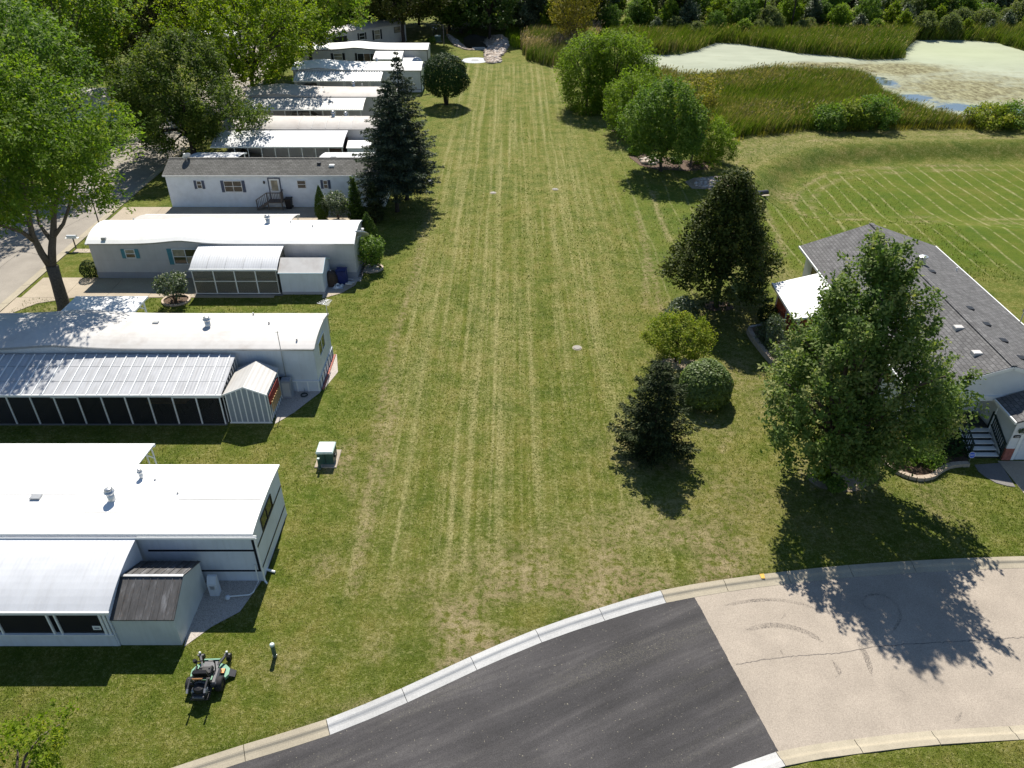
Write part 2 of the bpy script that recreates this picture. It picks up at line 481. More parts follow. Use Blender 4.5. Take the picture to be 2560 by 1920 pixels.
# leaves
M['leaf_maple'] = leafmat('leaf_maple', [(0.034, 0.066, 0.012), (0.075, 0.128, 0.026), (0.145, 0.20, 0.055), (0.29, 0.30, 0.12)], .3)
M['leaf_dark'] = leafmat('leaf_dark', [(0.026, 0.040, 0.008), (0.048, 0.064, 0.012), (0.076, 0.091, 0.018), (0.131, 0.119, 0.026)], 0.18)
M['leaf_deep'] = leafmat('leaf_deep', [(0.037, 0.064, 0.012), (0.079, 0.118, 0.020), (0.144, 0.180, 0.037), (0.302, 0.302, 0.101)], 0.34)
M['leaf_locust'] = leafmat('leaf_locust', [(0.055, 0.105, 0.011), (0.105, 0.171, 0.018), (0.160, 0.220, 0.026), (0.297, 0.286, 0.039)], 0.42)
M['leaf_yellow'] = leafmat('leaf_yellow', [(0.075, 0.125, 0.008), (0.135, 0.195, 0.012), (0.21, 0.26, 0.018), (0.34, 0.31, 0.028)], 0.42)
M['leaf_willow'] = leafmat('leaf_willow', [(0.075, 0.127, 0.011), (0.132, 0.201, 0.018), (0.196, 0.265, 0.030), (0.253, 0.310, 0.052)], 0.40)
M['leaf_mid'] = leafmat('leaf_mid', [(0.047, 0.094, 0.016), (0.088, 0.156, 0.026), (0.137, 0.208, 0.036), (0.208, 0.260, 0.058)], .36)
M['leaf_grey'] = leafmat('leaf_grey', [(0.055, 0.08, 0.042), (0.09, 0.125, 0.062), (0.14, 0.17, 0.10), (0.22, 0.24, 0.16)], 0.25, 0.45, 0.3)
M['leaf_gold'] = leafmat('leaf_gold', [(0.11, 0.11, 0.018), (0.20, 0.18, 0.028), (0.31, 0.26, 0.045), (0.42, 0.32, 0.075)], 0.34)
M['leaf_bush'] = leafmat('leaf_bush', [(0.055, 0.110, 0.013), (0.105, 0.182, 0.022), (0.160, 0.237, 0.039), (0.220, 0.297, 0.072)], 0.34, 0.5, 0.25)
M['needle_blue'] = leafmat('needle_blue', [(0.023, 0.035, 0.023), (0.042, 0.062, 0.041), (0.070, 0.093, 0.062), (0.123, 0.146, 0.102)], 0.15)
M['needle_green'] = leafmat('needle_green', [(0.020, 0.030, 0.011), (0.035, 0.050, 0.018), (0.057, 0.073, 0.025), (0.088, 0.100, 0.035)], 0.12)
M['arbor'] = leafmat('arbor', [(0.030, 0.058, 0.009), (0.050, 0.088, 0.014), (0.075, 0.118, 0.020), (0.11, 0.15, 0.028)], 0.22)
M['needle_yew'] = leafmat('needle_yew', [(0.010, 0.028, 0.008), (0.018, 0.042, 0.011), (0.028, 0.06, 0.015), (0.045, 0.08, 0.02)], 0.14)
M['reed'] = leafmat('reed', [(0.049, 0.085, 0.009), (0.085, 0.132, 0.013), (0.122, 0.149, 0.024), (0.244, 0.195, 0.104)], 0.28)
M['reed_pink'] = leafmat('reed_pink', [(0.06, 0.10, 0.016), (0.10, 0.135, 0.03), (0.20, 0.155, 0.11), (0.30, 0.22, 0.18)], 0.25)
M['scrub'] = leafmat('scrub', [(0.06, 0.09, 0.03), (0.11, 0.14, 0.045), (0.165, 0.195, 0.07), (0.25, 0.26, 0.12)], 0.34)
M['leaf_olive'] = leafmat('leaf_olive', [(0.085, 0.125, 0.012), (0.155, 0.20, 0.022), (0.24, 0.265, 0.035), (0.36, 0.33, 0.06)], 0.36)
M['leaf_clip'] = leafmat('leaf_clip', [(0.06, 0.095, 0.022), (0.11, 0.16, 0.042), (0.18, 0.235, 0.08), (0.29, 0.34, 0.16)], 0.3, 0.5, 0.25)
M['flower'] = leafmat('flower', [(0.25, 0.10, 0.10), (0.4, 0.15, 0.12), (0.5, 0.38, 0.05), (0.6, 0.5, 0.08)], 0.2)
# ------------------------------------------------------------------ the lie of the land
def smooth_line(P, step):
    """Catmull-Rom through points, resampled at equal steps"""
    P = [np.array(p[:2], float) for p in P]
    P = [2 * P[0] - P[1]] + P + [2 * P[-1] - P[-2]]
    out = []
    for i in range(1, len(P) - 2):
        for t in np.linspace(0, 1, 24, endpoint=False):
            a, b, c, d = P[i - 1], P[i], P[i + 1], P[i + 2]
            out.append(0.5 * ((2 * b) + (-a + c) * t + (2 * a - 5 * b + 4 * c - d) * t * t + (-a + 3 * b - 3 * c + d) * t ** 3))
    out.append(P[-2]); out = np.array(out)
    L = np.concatenate([[0], np.cumsum(np.hypot(*np.diff(out, axis=0).T))])
    n = max(2, int(round(L[-1] / step)) + 1)
    s = np.linspace(0, L[-1], n)
    return np.stack([np.interp(s, L, out[:, 0]), np.interp(s, L, out[:, 1])], 1)

KERB_UP = [(-26, 8.3), (-19, 12.6), (-12.25, 15.69), (-6.48, 17.85), (-2.02, 20.25), (1.87, 22.17), (6.48, 23.86), (8.24, 24.31), (12.63, 25.06), (17.1, 25.58), (24.05, 26.0), (40, 26.4), (70, 26.6)]
KERB_LO = [(-16, 0.5), (-6, 7.0), (2.0, 12.2), (8.3, 15.25), (11.3, 16.0), (14.93, 16.5), (18.97, 16.78), (30, 17.3), (70, 17.8)]
KU = smooth_line(KERB_UP, 0.5); KL = smooth_line(KERB_LO, 0.5)
ROAD_POLY = np.concatenate([KU, KL[::-1]])
POND = [at(*p) for p in [(1600, 128), (1660, 131), (1700, 130), (1740, 120), (1790, 101), (1850, 104), (1920, 114), (1990, 126), (2080, 133), (2170, 143), (2225, 141), (2263, 138), (2266, 112), (2290, 94), (2400, 94), (2490, 100), (2560, 120), (2640, 150), (2700, 200)]]
POND += [at(*p, 1.75) for p in [(2640, 278), (2560, 271), (2420, 270), (2330, 259), (2262, 236), (2222, 212), (2190, 185), (2165, 168), (2100, 158), (2000, 157), (1900, 154), (1750, 168), (1690, 166), (1600, 150)]]
POND = np.array([(p.x, p.y) for p in POND])
PIT = np.array([(p.x, p.y) for p in [at(*q) for q in [(1150, 82), (1180, 70), (1225, 80), (1232, 105), (1210, 119), (1178, 119), (1150, 108)]]])
BASIN = np.array([(p.x, p.y) for p in [at(*q) for q in [(1880, 478), (1888, 450), (1912, 420), (1955, 394), (2020, 374), (2120, 362), (2300, 354), (2560, 352), (2900, 352), (3300, 400), (3300, 590), (2560, 575), (2200, 560), (2020, 548), (1935, 520)]]])
BANK = np.array([(p.x, p.y) for p in [at(*q) for q in [(1745, 432), (1795, 395), (1835, 368), (1900, 348), (2000, 337), (2200, 334), (2560, 331), (2900, 332)]]])

def land_z(X, Y):
    X = np.asarray(X, float); Y = np.asarray(Y, float)
    z = 0.05 * (vnoise(X, Y, 9.0, 3) - 0.5) * sstep(26, 40, Y) * (1 - sstep(-40, -9, -np.abs(X + 0)) * 0)
    z = z * sstep(-11, -4, X)
    bs = poly_sdf(BASIN, X, Y)                                       # sunken mown field with a bank round it
    z = z - 1.5 * (1 - sstep(-3.1, 0.3, bs)) * sstep(62, 74, Y)
    sp = poly_sdf(POND, X, Y)
    z = z - 0.9 * (1 - sstep(-2.5, 2.0, sp))
    pit = poly_sdf(PIT, X, Y)
    z = z - 1.3 * (1 - sstep(-3.0, 3.0, pit))
    sr = poly_sdf(ROAD_POLY, X, Y)
    z = np.where(sr < 0.15, z - 0.22 * (1 - sstep(-0.32, 0.02, sr)), z)
    return z
def lz(x, y): return float(land_z(np.array([x]), np.array([y]))[0])

def axis_pts(segs):
    out = []
    for a, b, st in segs:
        out += list(np.arange(a, b, st))
    out.append(segs[-1][1])
    return np.array(out)
gx = axis_pts([(-900, -120, 60), (-120, -60, 4), (-60, -30, 1.0), (-30, 30, 0.33), (30, 95, 0.8), (95, 160, 4), (160, 900, 60)])
gy = axis_pts([(-300, 0, 40), (0, 12, 1.0), (12, 30, 0.28), (30, 60, 0.5), (60, 170, 0.8), (170, 260, 4), (260, 1400, 80)])
GX, GY = np.meshgrid(gx, gy)
GZ = land_z(GX, GY)
V = np.stack([GX, GY, GZ], -1).reshape(-1, 3)
nx, ny = len(gx), len(gy)
idx = np.arange(nx * ny).reshape(ny, nx)
F = np.stack([idx[:-1, :-1], idx[:-1, 1:], idx[1:, 1:], idx[1:, :-1]], -1).reshape(-1, 4)

# zones of the turf: R straw rows, G field lines, B bare / dried out, A lush
def zone(X, Y):
    corr = sstep(-9.2, -7.0, X) * (1 - sstep(6.0, 10.5, X + 0.0 * Y)) * sstep(20.5, 27, Y) * (1 - sstep(132, 140, Y))
    corr = np.maximum(corr, 0.6 * sstep(-9, -7, X) * (1 - sstep(12, 17, X)) * sstep(48, 60, Y) * (1 - sstep(125, 138, Y)))
    bs = poly_sdf(BASIN, X, Y)
    field = 1 - sstep(-4.4, -3.8, bs)
    field = np.maximum(field, sstep(21, 23, X) * sstep(54, 60, Y) * (1 - sstep(70, 78, Y)))
    strip = sstep(9.5, 11, X) * (1 - sstep(19, 21, X)) * sstep(48, 54, Y) * (1 - sstep(78, 86, Y))
    field = np.maximum(field, strip * 0.6)
    sr = poly_sdf(KU[::1], X, Y) if False else line_dist(KU, X, Y)
    n1 = vnoise(X, Y, 1.7, 11); n2 = vnoise(X, Y, 5.0, 12)
    bare = np.clip(1.0 - sr / 6.2, 0, 1) ** .7 * sstep(0.26, 0.62, n1 * 0.6 + n2 * 0.4) * sstep(-9, -3, X) * (1 - sstep(9.5, 13, X)) * 1.3
    # worn ground round the trees on the right and yellowed lawn between them
    for (cx, cy, r, k) in [(17.2, 31.6, 2.3, 0.9), (7.7, 34.0, 2.2, 0.9), (10.9, 43.0, 1.6, 0.8), (15.3, 51.2, 3.0, 0.45), (11.8, 30.2, 2.6, 0.55), (10.2, 28.5, 1.5, 0.7), (17.5, 48.0, 2.0, 0.4), (-10.0, 33.0, 1.15, 1.1), (-8.7, 25.5, .8, .7), (-9.2, 20.0, 1.0, .5), (28.5, 78.0, 1.4, .9), (9.2, 36.5, 1.0, 0.7), (10.8, 26.6, 1.3, 0.8)]:
        bare = np.maximum(bare, k * np.exp(-((X - cx) ** 2 + (Y - cy) ** 2) / r ** 2) * (0.55 + 0.7 * n1))
    yard = sstep(9.5, 11.5, X) * (1 - sstep(21, 24, X)) * sstep(26, 28, Y) * (1 - sstep(58, 62, Y))
    bare = np.maximum(bare, yard * 0.5 * sstep(0.35, 0.75, n2 * 0.6 + n1 * 0.4))
    bare = np.maximum(bare, 0.75 * (1 - sstep(0, 2.5, np.hypot((X + 33.5) / 1.5, Y - 49.5))))
    tracks = [[(1035, 700), (985, 850), (960, 980), (935, 1150), (905, 1320), (885, 1480)], [(992, 1000), (975, 1080), (955, 1180), (925, 1290), (900, 1400)], [(1592, 533), (1617, 627), (1614, 766)], [(1605, 590), (1636, 690), (1655, 791)], [(1630, 476), (1646, 533), (1674, 602)], [(1075, 520), (1055, 600), (1035, 700)],
              [(1900, 500), (1930, 560), (1965, 640)], [(1845, 1250), (1820, 1330), (1850, 1390)], [(1745, 1060), (1790, 1050), (1830, 1080), (1800, 1130)], [(880, 1100), (868, 1180), (885, 1240)]]
    for k, tr in enumerate(tracks):
        tl = np.array([tuple(at(*q))[:2] for q in tr]); bare = np.maximum(bare, (.8 if k not in (7, 8) else .6) * np.exp(-(line_dist(tl, X, Y) / .26) ** 2))
    lush = (1 - sstep(-11.0, -8.0, X)) * 0.7 * (0.4 + 0.8 * n2)
    lush = np.maximum(lush, (1 - sstep(1.2, 4.0, np.hypot(X + 11.2, (Y - 34) / 3.0))) * 0.9)
    slope = sstep(-4.0, -3.2, bs) * (1 - sstep(-0.6, 0.4, bs)) * sstep(62, 70, Y)
    lush = np.maximum(lush, slope * 0.95)
    ring = np.maximum(np.exp(-((bs + 4.2) / .22) ** 2), .8 * np.exp(-((bs + 5.8) / .2) ** 2)) * sstep(66, 72, Y)
    bank = sstep(0.2, 1.0, bs) * (1 - sstep(6, 8, bs)) * sstep(20, 24, X) * sstep(76, 82, Y)
    bank_lines = np.maximum(np.exp(-((line_dist(BANK, X, Y) - .6) / .22) ** 2), np.exp(-((line_dist(BANK, X, Y) - 2.3) / .2) ** 2)) * sstep(18.5, 20, X) * (1 - slope)
    bare = np.maximum(bare, np.maximum(ring * .95, bank_lines * .8)); bare = np.maximum(bare, bank * .32)
    lush = np.maximum(lush, sstep(11, 13, X) * (1 - sstep(1.0, 2.2, sr)) * 0.6)
    return np.stack([np.clip(corr, 0, 1), np.clip(field, 0, 1), np.clip(bare, 0, 1), np.clip(lush, 0, 1)], -1)
Z4 = zone(GX, GY).reshape(-1, 4)

m = NT('turf'); m.set(0.95, 0, 0.12)
za = m.n('ShaderNodeAttribute', attribute_name='zone')
zs = m.n('ShaderNodeSeparateColor'); m.l(za.outputs['Color'], zs.inputs[0])
ROWS, FIELD, BARE, LUSH = zs.outputs[0], zs.outputs[1], zs.outputs[2], za.outputs['Alpha']
P = m.pos()
big = m.noise(P, 0.11, 4.0, 0.6)
mid = m.noise(P, 0.62, 5.0, 0.65)
tuft = m.noise(P, 2.6, 4.0, 0.65)
fine = m.noise(P, 7.0, 4.0, 0.7)
vfine = m.noise(P, 20.0, 3.0, 0.75)
sxp = m.n('ShaderNodeSeparateXYZ'); m.l(P, sxp.inputs[0])
patch = m.math('ADD', m.math('MULTIPLY', mid, 0.65), m.math('MULTIPLY', big, 0.35))
base = m.ramp(patch, [(0.34, (0.062, 0.092, 0.010)), (0.48, (0.102, 0.124, 0.016)), (0.60, (0.145, 0.143, 0.028)), (0.76, (0.195, 0.172, 0.055))])
base = m.mix(m.math('MULTIPLY', LUSH, 0.8), base, m.ramp(patch, [(0.34, (0.044, 0.084, 0.006)), (0.48, (0.082, 0.115, 0.010)), (0.60, (0.130, 0.136, 0.022)), (0.74, (0.180, 0.158, 0.045))]))
clump = m.math('ADD', m.math('ADD', m.math('MULTIPLY', fine, 0.36), m.math('MULTIPLY', vfine, 0.38)), m.math('MULTIPLY', tuft, 0.26))
# rows of dry clippings left by the mower, drawn out along +Y; thin, broken, wandering a little
row1 = m.noise(m.mapping(P, (0.85, 0.010, 1)), 1.0, 3.0, 0.55, 0.4)
row2 = m.noise(m.mapping(P, (2.4, 0.035, 1), loc=(17, 3, 0)), 1.0, 3.0, 0.62, 0.3)
lw = m.math('MULTIPLY', m.math('SUBTRACT', m.noise(m.mapping(P, (0.5, 0.05, 1), loc=(5, 9, 0)), 1.0, 2.0), 0.5), 1.1)
lns = m.ramp(m.math('PINGPONG', m.math('MULTIPLY', m.math('ADD', sxp.outputs[0], lw), 1.15), 0.5), [(0.25, 0.0), (0.47, 1.0)])
lns = m.math('MULTIPLY', lns, m.ramp(m.noise(m.mapping(P, (0.5, 0.07, 1), loc=(3, 1, 0)), 1.0, 3.0, 0.6), [(0.40, 0.0), (0.62, 1.0)]))
rowv = m.math('ADD', m.math('ADD', m.math('MULTIPLY', m.math('SUBTRACT', row1, 0.5), 0.27), m.math('MULTIPLY', m.math('SUBTRACT', row2, 0.5), 0.36)), m.math('MULTIPLY', lns, 0.08))
rowv = m.math('MULTIPLY', rowv, ROWS)
sv = m.math('ADD', m.math('ADD', clump, rowv), m.math('MULTIPLY', m.math('SUBTRACT', mid, 0.5), 0.15))
sv = m.math('ADD', sv, m.math('MULTIPLY', ROWS, 0.025))
smask = m.ramp(sv, [(0.49, 0.0), (0.68, 0.8)])
base = m.mix(smask, base, m.ramp(fine, [(0.35, (0.24, 0.215, 0.085)), (0.65, (0.36, 0.33, 0.155))]))
# evenly spaced thin lines of cuttings on the back field
sx = m.n('ShaderNodeSeparateXYZ'); m.l(P, sx.inputs[0])
wob = m.math('MULTIPLY', m.math('SUBTRACT', m.noise(m.mapping(P, (0.3, 0.06, 1)), 1.0, 2.0), 0.5), 1.7)
fx = m.math('PINGPONG', m.math('MULTIPLY', m.math('ADD', sx.outputs[0], wob), 0.62), 0.5)
lin = m.ramp(fx, [(0.40, 0.0), (0.49, 1.0)])
lin = m.math('MULTIPLY', lin, m.ramp(m.noise(P, 1.4, 4.0, 0.7), [(0.36, 0.0), (0.60, 1.0)]))
fb = m.ramp(m.math('ADD', m.math('MULTIPLY', mid, 0.5), m.math('MULTIPLY', big, 0.5)), [(0.36, (0.062, 0.106, 0.008)), (0.5, (0.094, 0.128, 0.012)), (0.65, (0.138, 0.142, 0.026))])
fb = m.mix(m.math('MULTIPLY', lin, 0.6), fb, (0.38, 0.34, 0.18))
base = m.mix(FIELD, base, fb)
# worn, dried patches
bm = m.math('MULTIPLY', BARE, m.ramp(m.math('ADD', m.math('MULTIPLY', tuft, 0.5), m.math('MULTIPLY', clump, 0.5)), [(0.43, 0.0), (0.54, 1.0)]))
base = m.mix(m.math('MULTIPLY', bm, 0.88, True), base, m.ramp(mid, [(0.3, (0.20, 0.155, 0.075)), (0.7, (0.34, 0.275, 0.165))]))
grain = m.ramp(clump, [(0.32, 0.36), (0.47, 0.95), (0.6, 1.12)])
m.color(m.mix(1.0, base, grain, 'MULTIPLY'))
m.bump(m.math('ADD', m.math('MULTIPLY', fine, 0.5), m.math('MULTIPLY', vfine, 0.7)), 0.9, 0.10)
M['turf'] = m.mat

me = np_mesh('lawn', V, F, M['turf'], smooth=True)
ca = me.attributes.new('zone', 'FLOAT_COLOR', 'POINT')
ca.data.foreach_set('color', Z4.astype(np.float32).ravel())
lawn = link('lawn', me)
tag(lawn, 'mown lawn with pale rows of dry clippings between the homes and the pond', None, kind='structure')

# ------------------------------------------------------------------ road in front
def strip_mesh(a, b, z, name, mat, parent=None):
    n = len(a)
    mb = MB()
    mb.add([(p[0], p[1], z) for p in a] + [(p[0], p[1], z) for p in b], [(i, i + 1, n + i + 1, n + i) for i in range(n - 1)])
    return mb.build(name, mat, parent)
def offset(P, d):
    """shift a polyline to its right-hand side by d"""
    P = np.asarray(P); t = np.gradient(P, axis=0); t /= np.hypot(t[:, 0], t[:, 1])[:, None]
    return P + d * np.stack([t[:, 1], -t[:, 0]], 1)
RZ = -0.10
KUi = offset(KU, 0.60); KLi = offset(KL, -0.60)
B0 = np.array([8.05, 23.9]); B1 = np.array([9.95, 15.6])           # the joint between new and old surface
def split(P, right):
    t = (P[:, 1] - B0[1]) / (B1[1] - B0[1]); bx = B0[0] + t * (B1[0] - B0[0])
    return P[P[:, 0] > bx] if right else P[P[:, 0] < bx]
def joint(y): return (B0[0] + (y - B0[1]) / (B1[1] - B0[1]) * (B1[0] - B0[0]), y)
def road_piece(right, name, mat, z):
    u, l = split(KUi, right), split(KLi, right)
    yu, yl = 23.72, 16.3
    rj = np.random.RandomState(3)
    if right: u = np.vstack([[joint(yu)], u]); l = np.vstack([[joint(yl)], l])
    else: u = np.vstack([u, [joint(yu)]]); l = np.vstack([l, [joint(yl)]])
    n = 120
    def rs(P):
        L = np.concatenate([[0], np.cumsum(np.hypot(*np.diff(P, axis=0).T))]); s = np.linspace(0, L[-1], n)
        return np.stack([np.interp(s, L, P[:, 0]), np.interp(s, L, P[:, 1])], 1)
    L_, U_ = rs(l), rs(u)
    if right: return strip_mesh(L_, U_, z, name, mat)
    # the patch's end is cut slightly ragged: its last cross line is split finely and jittered
    o = strip_mesh(L_[:-1], U_[:-1], z, name, mat)
    k = 90; q = np.linspace(0, 1, k)[:, None]
    e0 = L_[-2] * (1 - q) + U_[-2] * q; e1 = L_[-1] * (1 - q) + U_[-1] * q
    e1 = e1 + np.stack([.03 * (vnoise(e1[:, 1], e1[:, 1] * 0, .35, 5) - .5) + rj.normal(0, .006, k) + .02, np.zeros(k)], 1)
    m2 = strip_mesh(e1, e0, z, 'edge', mat)
    import bmesh
    bm = bmesh.new(); bm.from_mesh(o.data); bm.from_mesh(m2.data); bm.to_mesh(o.data); bm.free(); bpy.data.objects.remove(m2)
    return o
asphalt = road_piece(False, 'road_patch', M['asphalt_new'], RZ + 0.004)
tag(asphalt, 'freshly laid dark asphalt patch of the curved road', None, kind='structure')
road = road_piece(True, 'road', M['road_old'], RZ)
tag(road, 'old pale tan road surface beside the dark patch', None, kind='structure')
# the patch's straight edge lies a finger thick over the old surface
PROFILE = [(0.0, -0.30), (0.0, 0.025), (0.22, 0.012), (0.27, -0.004), (0.34, -0.048), (0.40, -0.066), (0.62, -0.092), (0.62, -0.30)]
def kerb(P, side, seg, new_rng, name, label):
    P = smooth_line([p for p in P], seg)
    par = strip_mesh(offset(P, side * 0.05), offset(P, side * 0.6), -0.16, name, M['kerb_old'])
    tag(par, label, None, kind='structure')
    rnd = random.Random(4)
    for i in range(len(P) - 1):
        if P[i + 1][1] < 5: continue
        sub = np.linspace(0, 1, 4)
        a, b = P[i], P[i + 1]
        prev = P[max(i - 1, 0)]; nxt = P[min(i + 2, len(P) - 1)]
        ta = (b - prev); ta /= np.hypot(*ta); tb = (nxt - a); tb /= np.hypot(*tb)
        g = 0.012 / np.hypot(*(b - a))
        rings = []
        for t in (g, 0.5, 1 - g):
            # hermite for a smooth bend
            L = np.hypot(*(b - a)); h = t * t * (3 - 2 * t)
            c = (2 * t**3 - 3 * t**2 + 1) * a + (t**3 - 2 * t**2 + t) * L * ta + (-2 * t**3 + 3 * t**2) * b + (t**3 - t**2) * L * tb
            tt = ta * (1 - t) + tb * t; tt /= np.hypot(*tt)
            nrm = np.array([tt[1], -tt[0]]) * side
            rings.append([(c[0] + nrm[0] * o, c[1] + nrm[1] * o, z + rnd.uniform(-0.002, 0.002) * (o > 0)) for o, z in PROFILE])
        k = len(PROFILE); vs = sum(rings, []); fs = []
        for r in range(2):
            for j in range(k - 1): fs.append((r * k + j, (r + 1) * k + j, (r + 1) * k + j + 1, r * k + j + 1))
        fs.append(tuple(range(k))); fs.append(tuple(range(3 * k - 1, 2 * k - 1, -1)))
        mb = MB(); mb.add(vs, fs)
        mid = (a + b) / 2
        o = mb.build('kerb_segment', M['kerb_new'] if new_rng(mid) else M['kerb_old'], par)
        if new_rng(mid): o['label'] = 'newly cast whiter kerb segment'
    return par
k1 = kerb(KERB_UP, 1, 3.05, lambda p: -6.9 < p[0] < 6.3, 'kerb', 'long kerb and gutter along the lawn side of the road')
k2 = kerb(KERB_LO, -1, 3.05, lambda p: -14 < p[0] < 9.4, 'kerb', 'kerb and gutter at the near right edge of the road')

def decal(name, a, b, z, mat, parent): return strip_mesh(np.array(a), np.array(b), z, name, mat, parent)
def ribbon(pts, w, z, name, mat, parent, taper=True, jitter=0.0, step=0.12, seed=1):
    P = smooth_line(pts, step); rs = np.random.RandomState(seed)
    if jitter: P = P + rs.normal(0, jitter, P.shape)
    t = np.gradient(P, axis=0); t /= np.hypot(t[:, 0], t[:, 1])[:, None] + 1e-9
    nrm = np.stack([t[:, 1], -t[:, 0]], 1)
    ww = np.full(len(P), w / 2.0)
    if taper: ww *= np.clip(np.minimum(np.arange(len(P)), np.arange(len(P))[::-1]) / 4.0, 0.15, 1)
    ww = ww[:, None]
    return strip_mesh(P + nrm * ww, P - nrm * ww, z, name, mat, parent)
m = NT('tyre_rubber'); m.set(0.8); m.color((0.05, 0.045, 0.045))
a1 = m.ramp(m.noise(m.mapping(m.pos(), (9, 9, 1), rot=(0, 0, 0.6)), 2.4, 2.0, 0.6), [(0.42, 0.0), (0.62, 0.48)])
a2 = m.ramp(m.noise(m.pos(), 0.8, 2.0), [(0.3, 0.35), (0.6, 1.0)])
m.l(m.math('MULTIPLY', a1, a2), m.bsdf.inputs['Alpha']); M['tyre_rubber'] = m.mat
M['crack'] = simple('crack', (0.17, 0.15, 0.13), 0.9, 0.5, 9)
M['marking_orange'] = simple('marking_orange', (0.55, 0.33, 0.06), 0.7, 0.35, 14)
def gp(*pix): return [tuple(at(u, v, RZ))[:2] for u, v in pix]
ribbon(gp((1838, 1660), (1950, 1644), (2100, 1632), (2200, 1616), (2380, 1604), (2600, 1592), (2900, 1580)), 0.035, RZ + 0.004, 'crack', M['crack'], road, False, 0.018)
for s, (pts, w) in enumerate([([(1862, 1575), (1925, 1563), (1985, 1570), (2030, 1588), (2058, 1606)], 0.26),
                              ([(1810, 1514), (1880, 1502), (1950, 1500), (2010, 1512), (2045, 1525)], 0.17),
                              ([(2155, 1492), (2200, 1486), (2240, 1510), (2250, 1545), (2228, 1585)], 0.12),
                              ([(2168, 1490), (2156, 1505), (2170, 1522), (2190, 1522)], 0.10),
                              ([(2140, 1600), (2165, 1640), (2180, 1690)], 0.24), ([(1960, 1525), (1962, 1538), (1952, 1549)], 0.12),
                              ([(2080, 1650), (2098, 1680), (2088, 1695)], 0.2), ([(1950, 1625), (1960, 1640)], 0.2), ([(2242, 1720), (2262, 1735)], 0.2), ([(2385, 1810), (2405, 1780)], 0.22), ([(2330, 1716), (2342, 1728)], 0.14)]):
    ribbon(gp(*pts), w, RZ + 0.006 + 0.0005 * s, 'tyre_mark', M['tyre_rubber'], road, True, 0, 0.1, s)
for (pl, par) in (([(1898, 1435), (1910, 1434), (1913, 1446), (1904, 1446)], k1), ([(2046, 1882), (2054, 1899), (2062, 1901), (2050, 1876)], k2)):
    mb = MB(); mb.add([tuple(at(u, v, -0.06 if par is k2 else 0.03) + Vector((0, 0, 0.004))) for u, v in pl], [(0, 1, 2, 3)])
    mb.build('paint_mark', M['marking_orange'], par)

# ------------------------------------------------------------------ street on the left, drives and paths
street = strip_mesh([(-37.9, -40), (-37.9, 60), (-37.95, 100), (-38.6, 128), (-42, 160)], [(-45.2, -40), (-45.2, 60), (-45.2, 100), (-46.0, 128), (-50, 160)], 0.006, 'street', M['street'])
tag(street, 'pale street running past the far ends of the mobile homes', None, kind='structure')
for k, (xa, xb) in enumerate(((-37.9, -37.2), (-45.2, -45.9))):
    sp = MB(); s_ = 1 if k == 0 else -1
    par = MB().box(min(xa, xb) + .05, max(xa, xb) - .05, -40, 126, -0.1, 0.004).build('street_kerb', M['kerb_old'])
    tag(par, None, None, kind='structure')
    y = 30.0
    while y < 126:
        mb = MB(); mb.prismX([(0, 0)] * 3, 0, 0) if False else None
        prof = [(xa, 0.012), (xa + s_ * 0.3, 0.02), (xa + s_ * 0.45, 0.07), (xb, 0.075), (xb, -0.05), (xa, -0.05)]
        n = len(prof)
        vs = [(p[0], y + 0.012, p[1]) for p in prof] + [(p[0], y + 3.03, p[1]) for p in prof]
        fs = [tuple(range(n)), tuple(range(2 * n - 1, n - 1, -1))] + [(i, n + i, n + (i + 1) % n, (i + 1) % n) for i in range(n)]
        mb.add(vs, fs); mb.build('kerb_segment', M['kerb_old'], par); y += 3.05
ribbon([(-37.9, 59.0), (-40.5, 60.5), (-45.2, 60.8)], 0.06, 0.011, 'crack', M['crack'], street, False, 0.03)
ribbon([(-41.4, 35), (-41.5, 50), (-41.3, 62), (-41.6, 80), (-41.5, 100)], 0.05, 0.012, 'crack', M['crack'], street, False, 0.025)
ribbon([(-45.0, 54.0), (-42.5, 58.0), (-38.2, 73.0)], 0.05, 0.013, 'crack', M['crack'], street, False, 0.03)

def slabs(name, label, x0, x1, y0, y1, nx_, ny_, z=0.03, mat='concrete', gap=0.02):
    par = MB().box(x0 + .03, x1 - .03, y0 + .03, y1 - .03, -0.1, z - 0.02).build(name, M[mat])
    tag(par, label, None, kind='structure')
    for i in range(nx_):
        for j in range(ny_):
            a, b = x0 + (x1 - x0) * i / nx_, x0 + (x1 - x0) * (i + 1) / nx_
            c, d = y0 + (y1 - y0) * j / ny_, y0 + (y1 - y0) * (j + 1) / ny_
            MB().bbox(a + gap / 2, b - gap / 2, c + gap / 2, d - gap / 2, -0.08, z, 0.008).build('slab', M[mat], par)
    return par
slabs('driveway', None, -36.9, -17.9, 52.35, 55.75, 6, 1)
# apron where that drive meets the street
mb = MB(); mb.prism([(-37.15, 48.6), (-35.2, 51.4), (-32.8, 52.33), (-36.95, 52.33), (-37.2, 52.33)], -0.08, 0.034); ap = mb.build('driveway_apron', M['concrete']); tag(ap, None, None, kind='structure')
slabs('garden_path', None, -36.9, -32.4, 60.5, 61.3, 3, 1)
slabs('driveway', None, -36.9, -14.6, 63.4, 71.0, 6, 2)
slabs('carport_slab', None, -36.9, -15.6, 82.4, 86.2, 6, 1, mat='concrete')
slabs('carport_slab', None, -36.9, -16.8, 97.6, 101.2, 5, 1)
slabs('carport_slab', None, -36.9, -17.6, 113.0, 116.3, 5, 1)
slabs('porch_slab', None, -36.6, -16.5, 36.3, 39.7, 7, 1, mat='slab_dark')

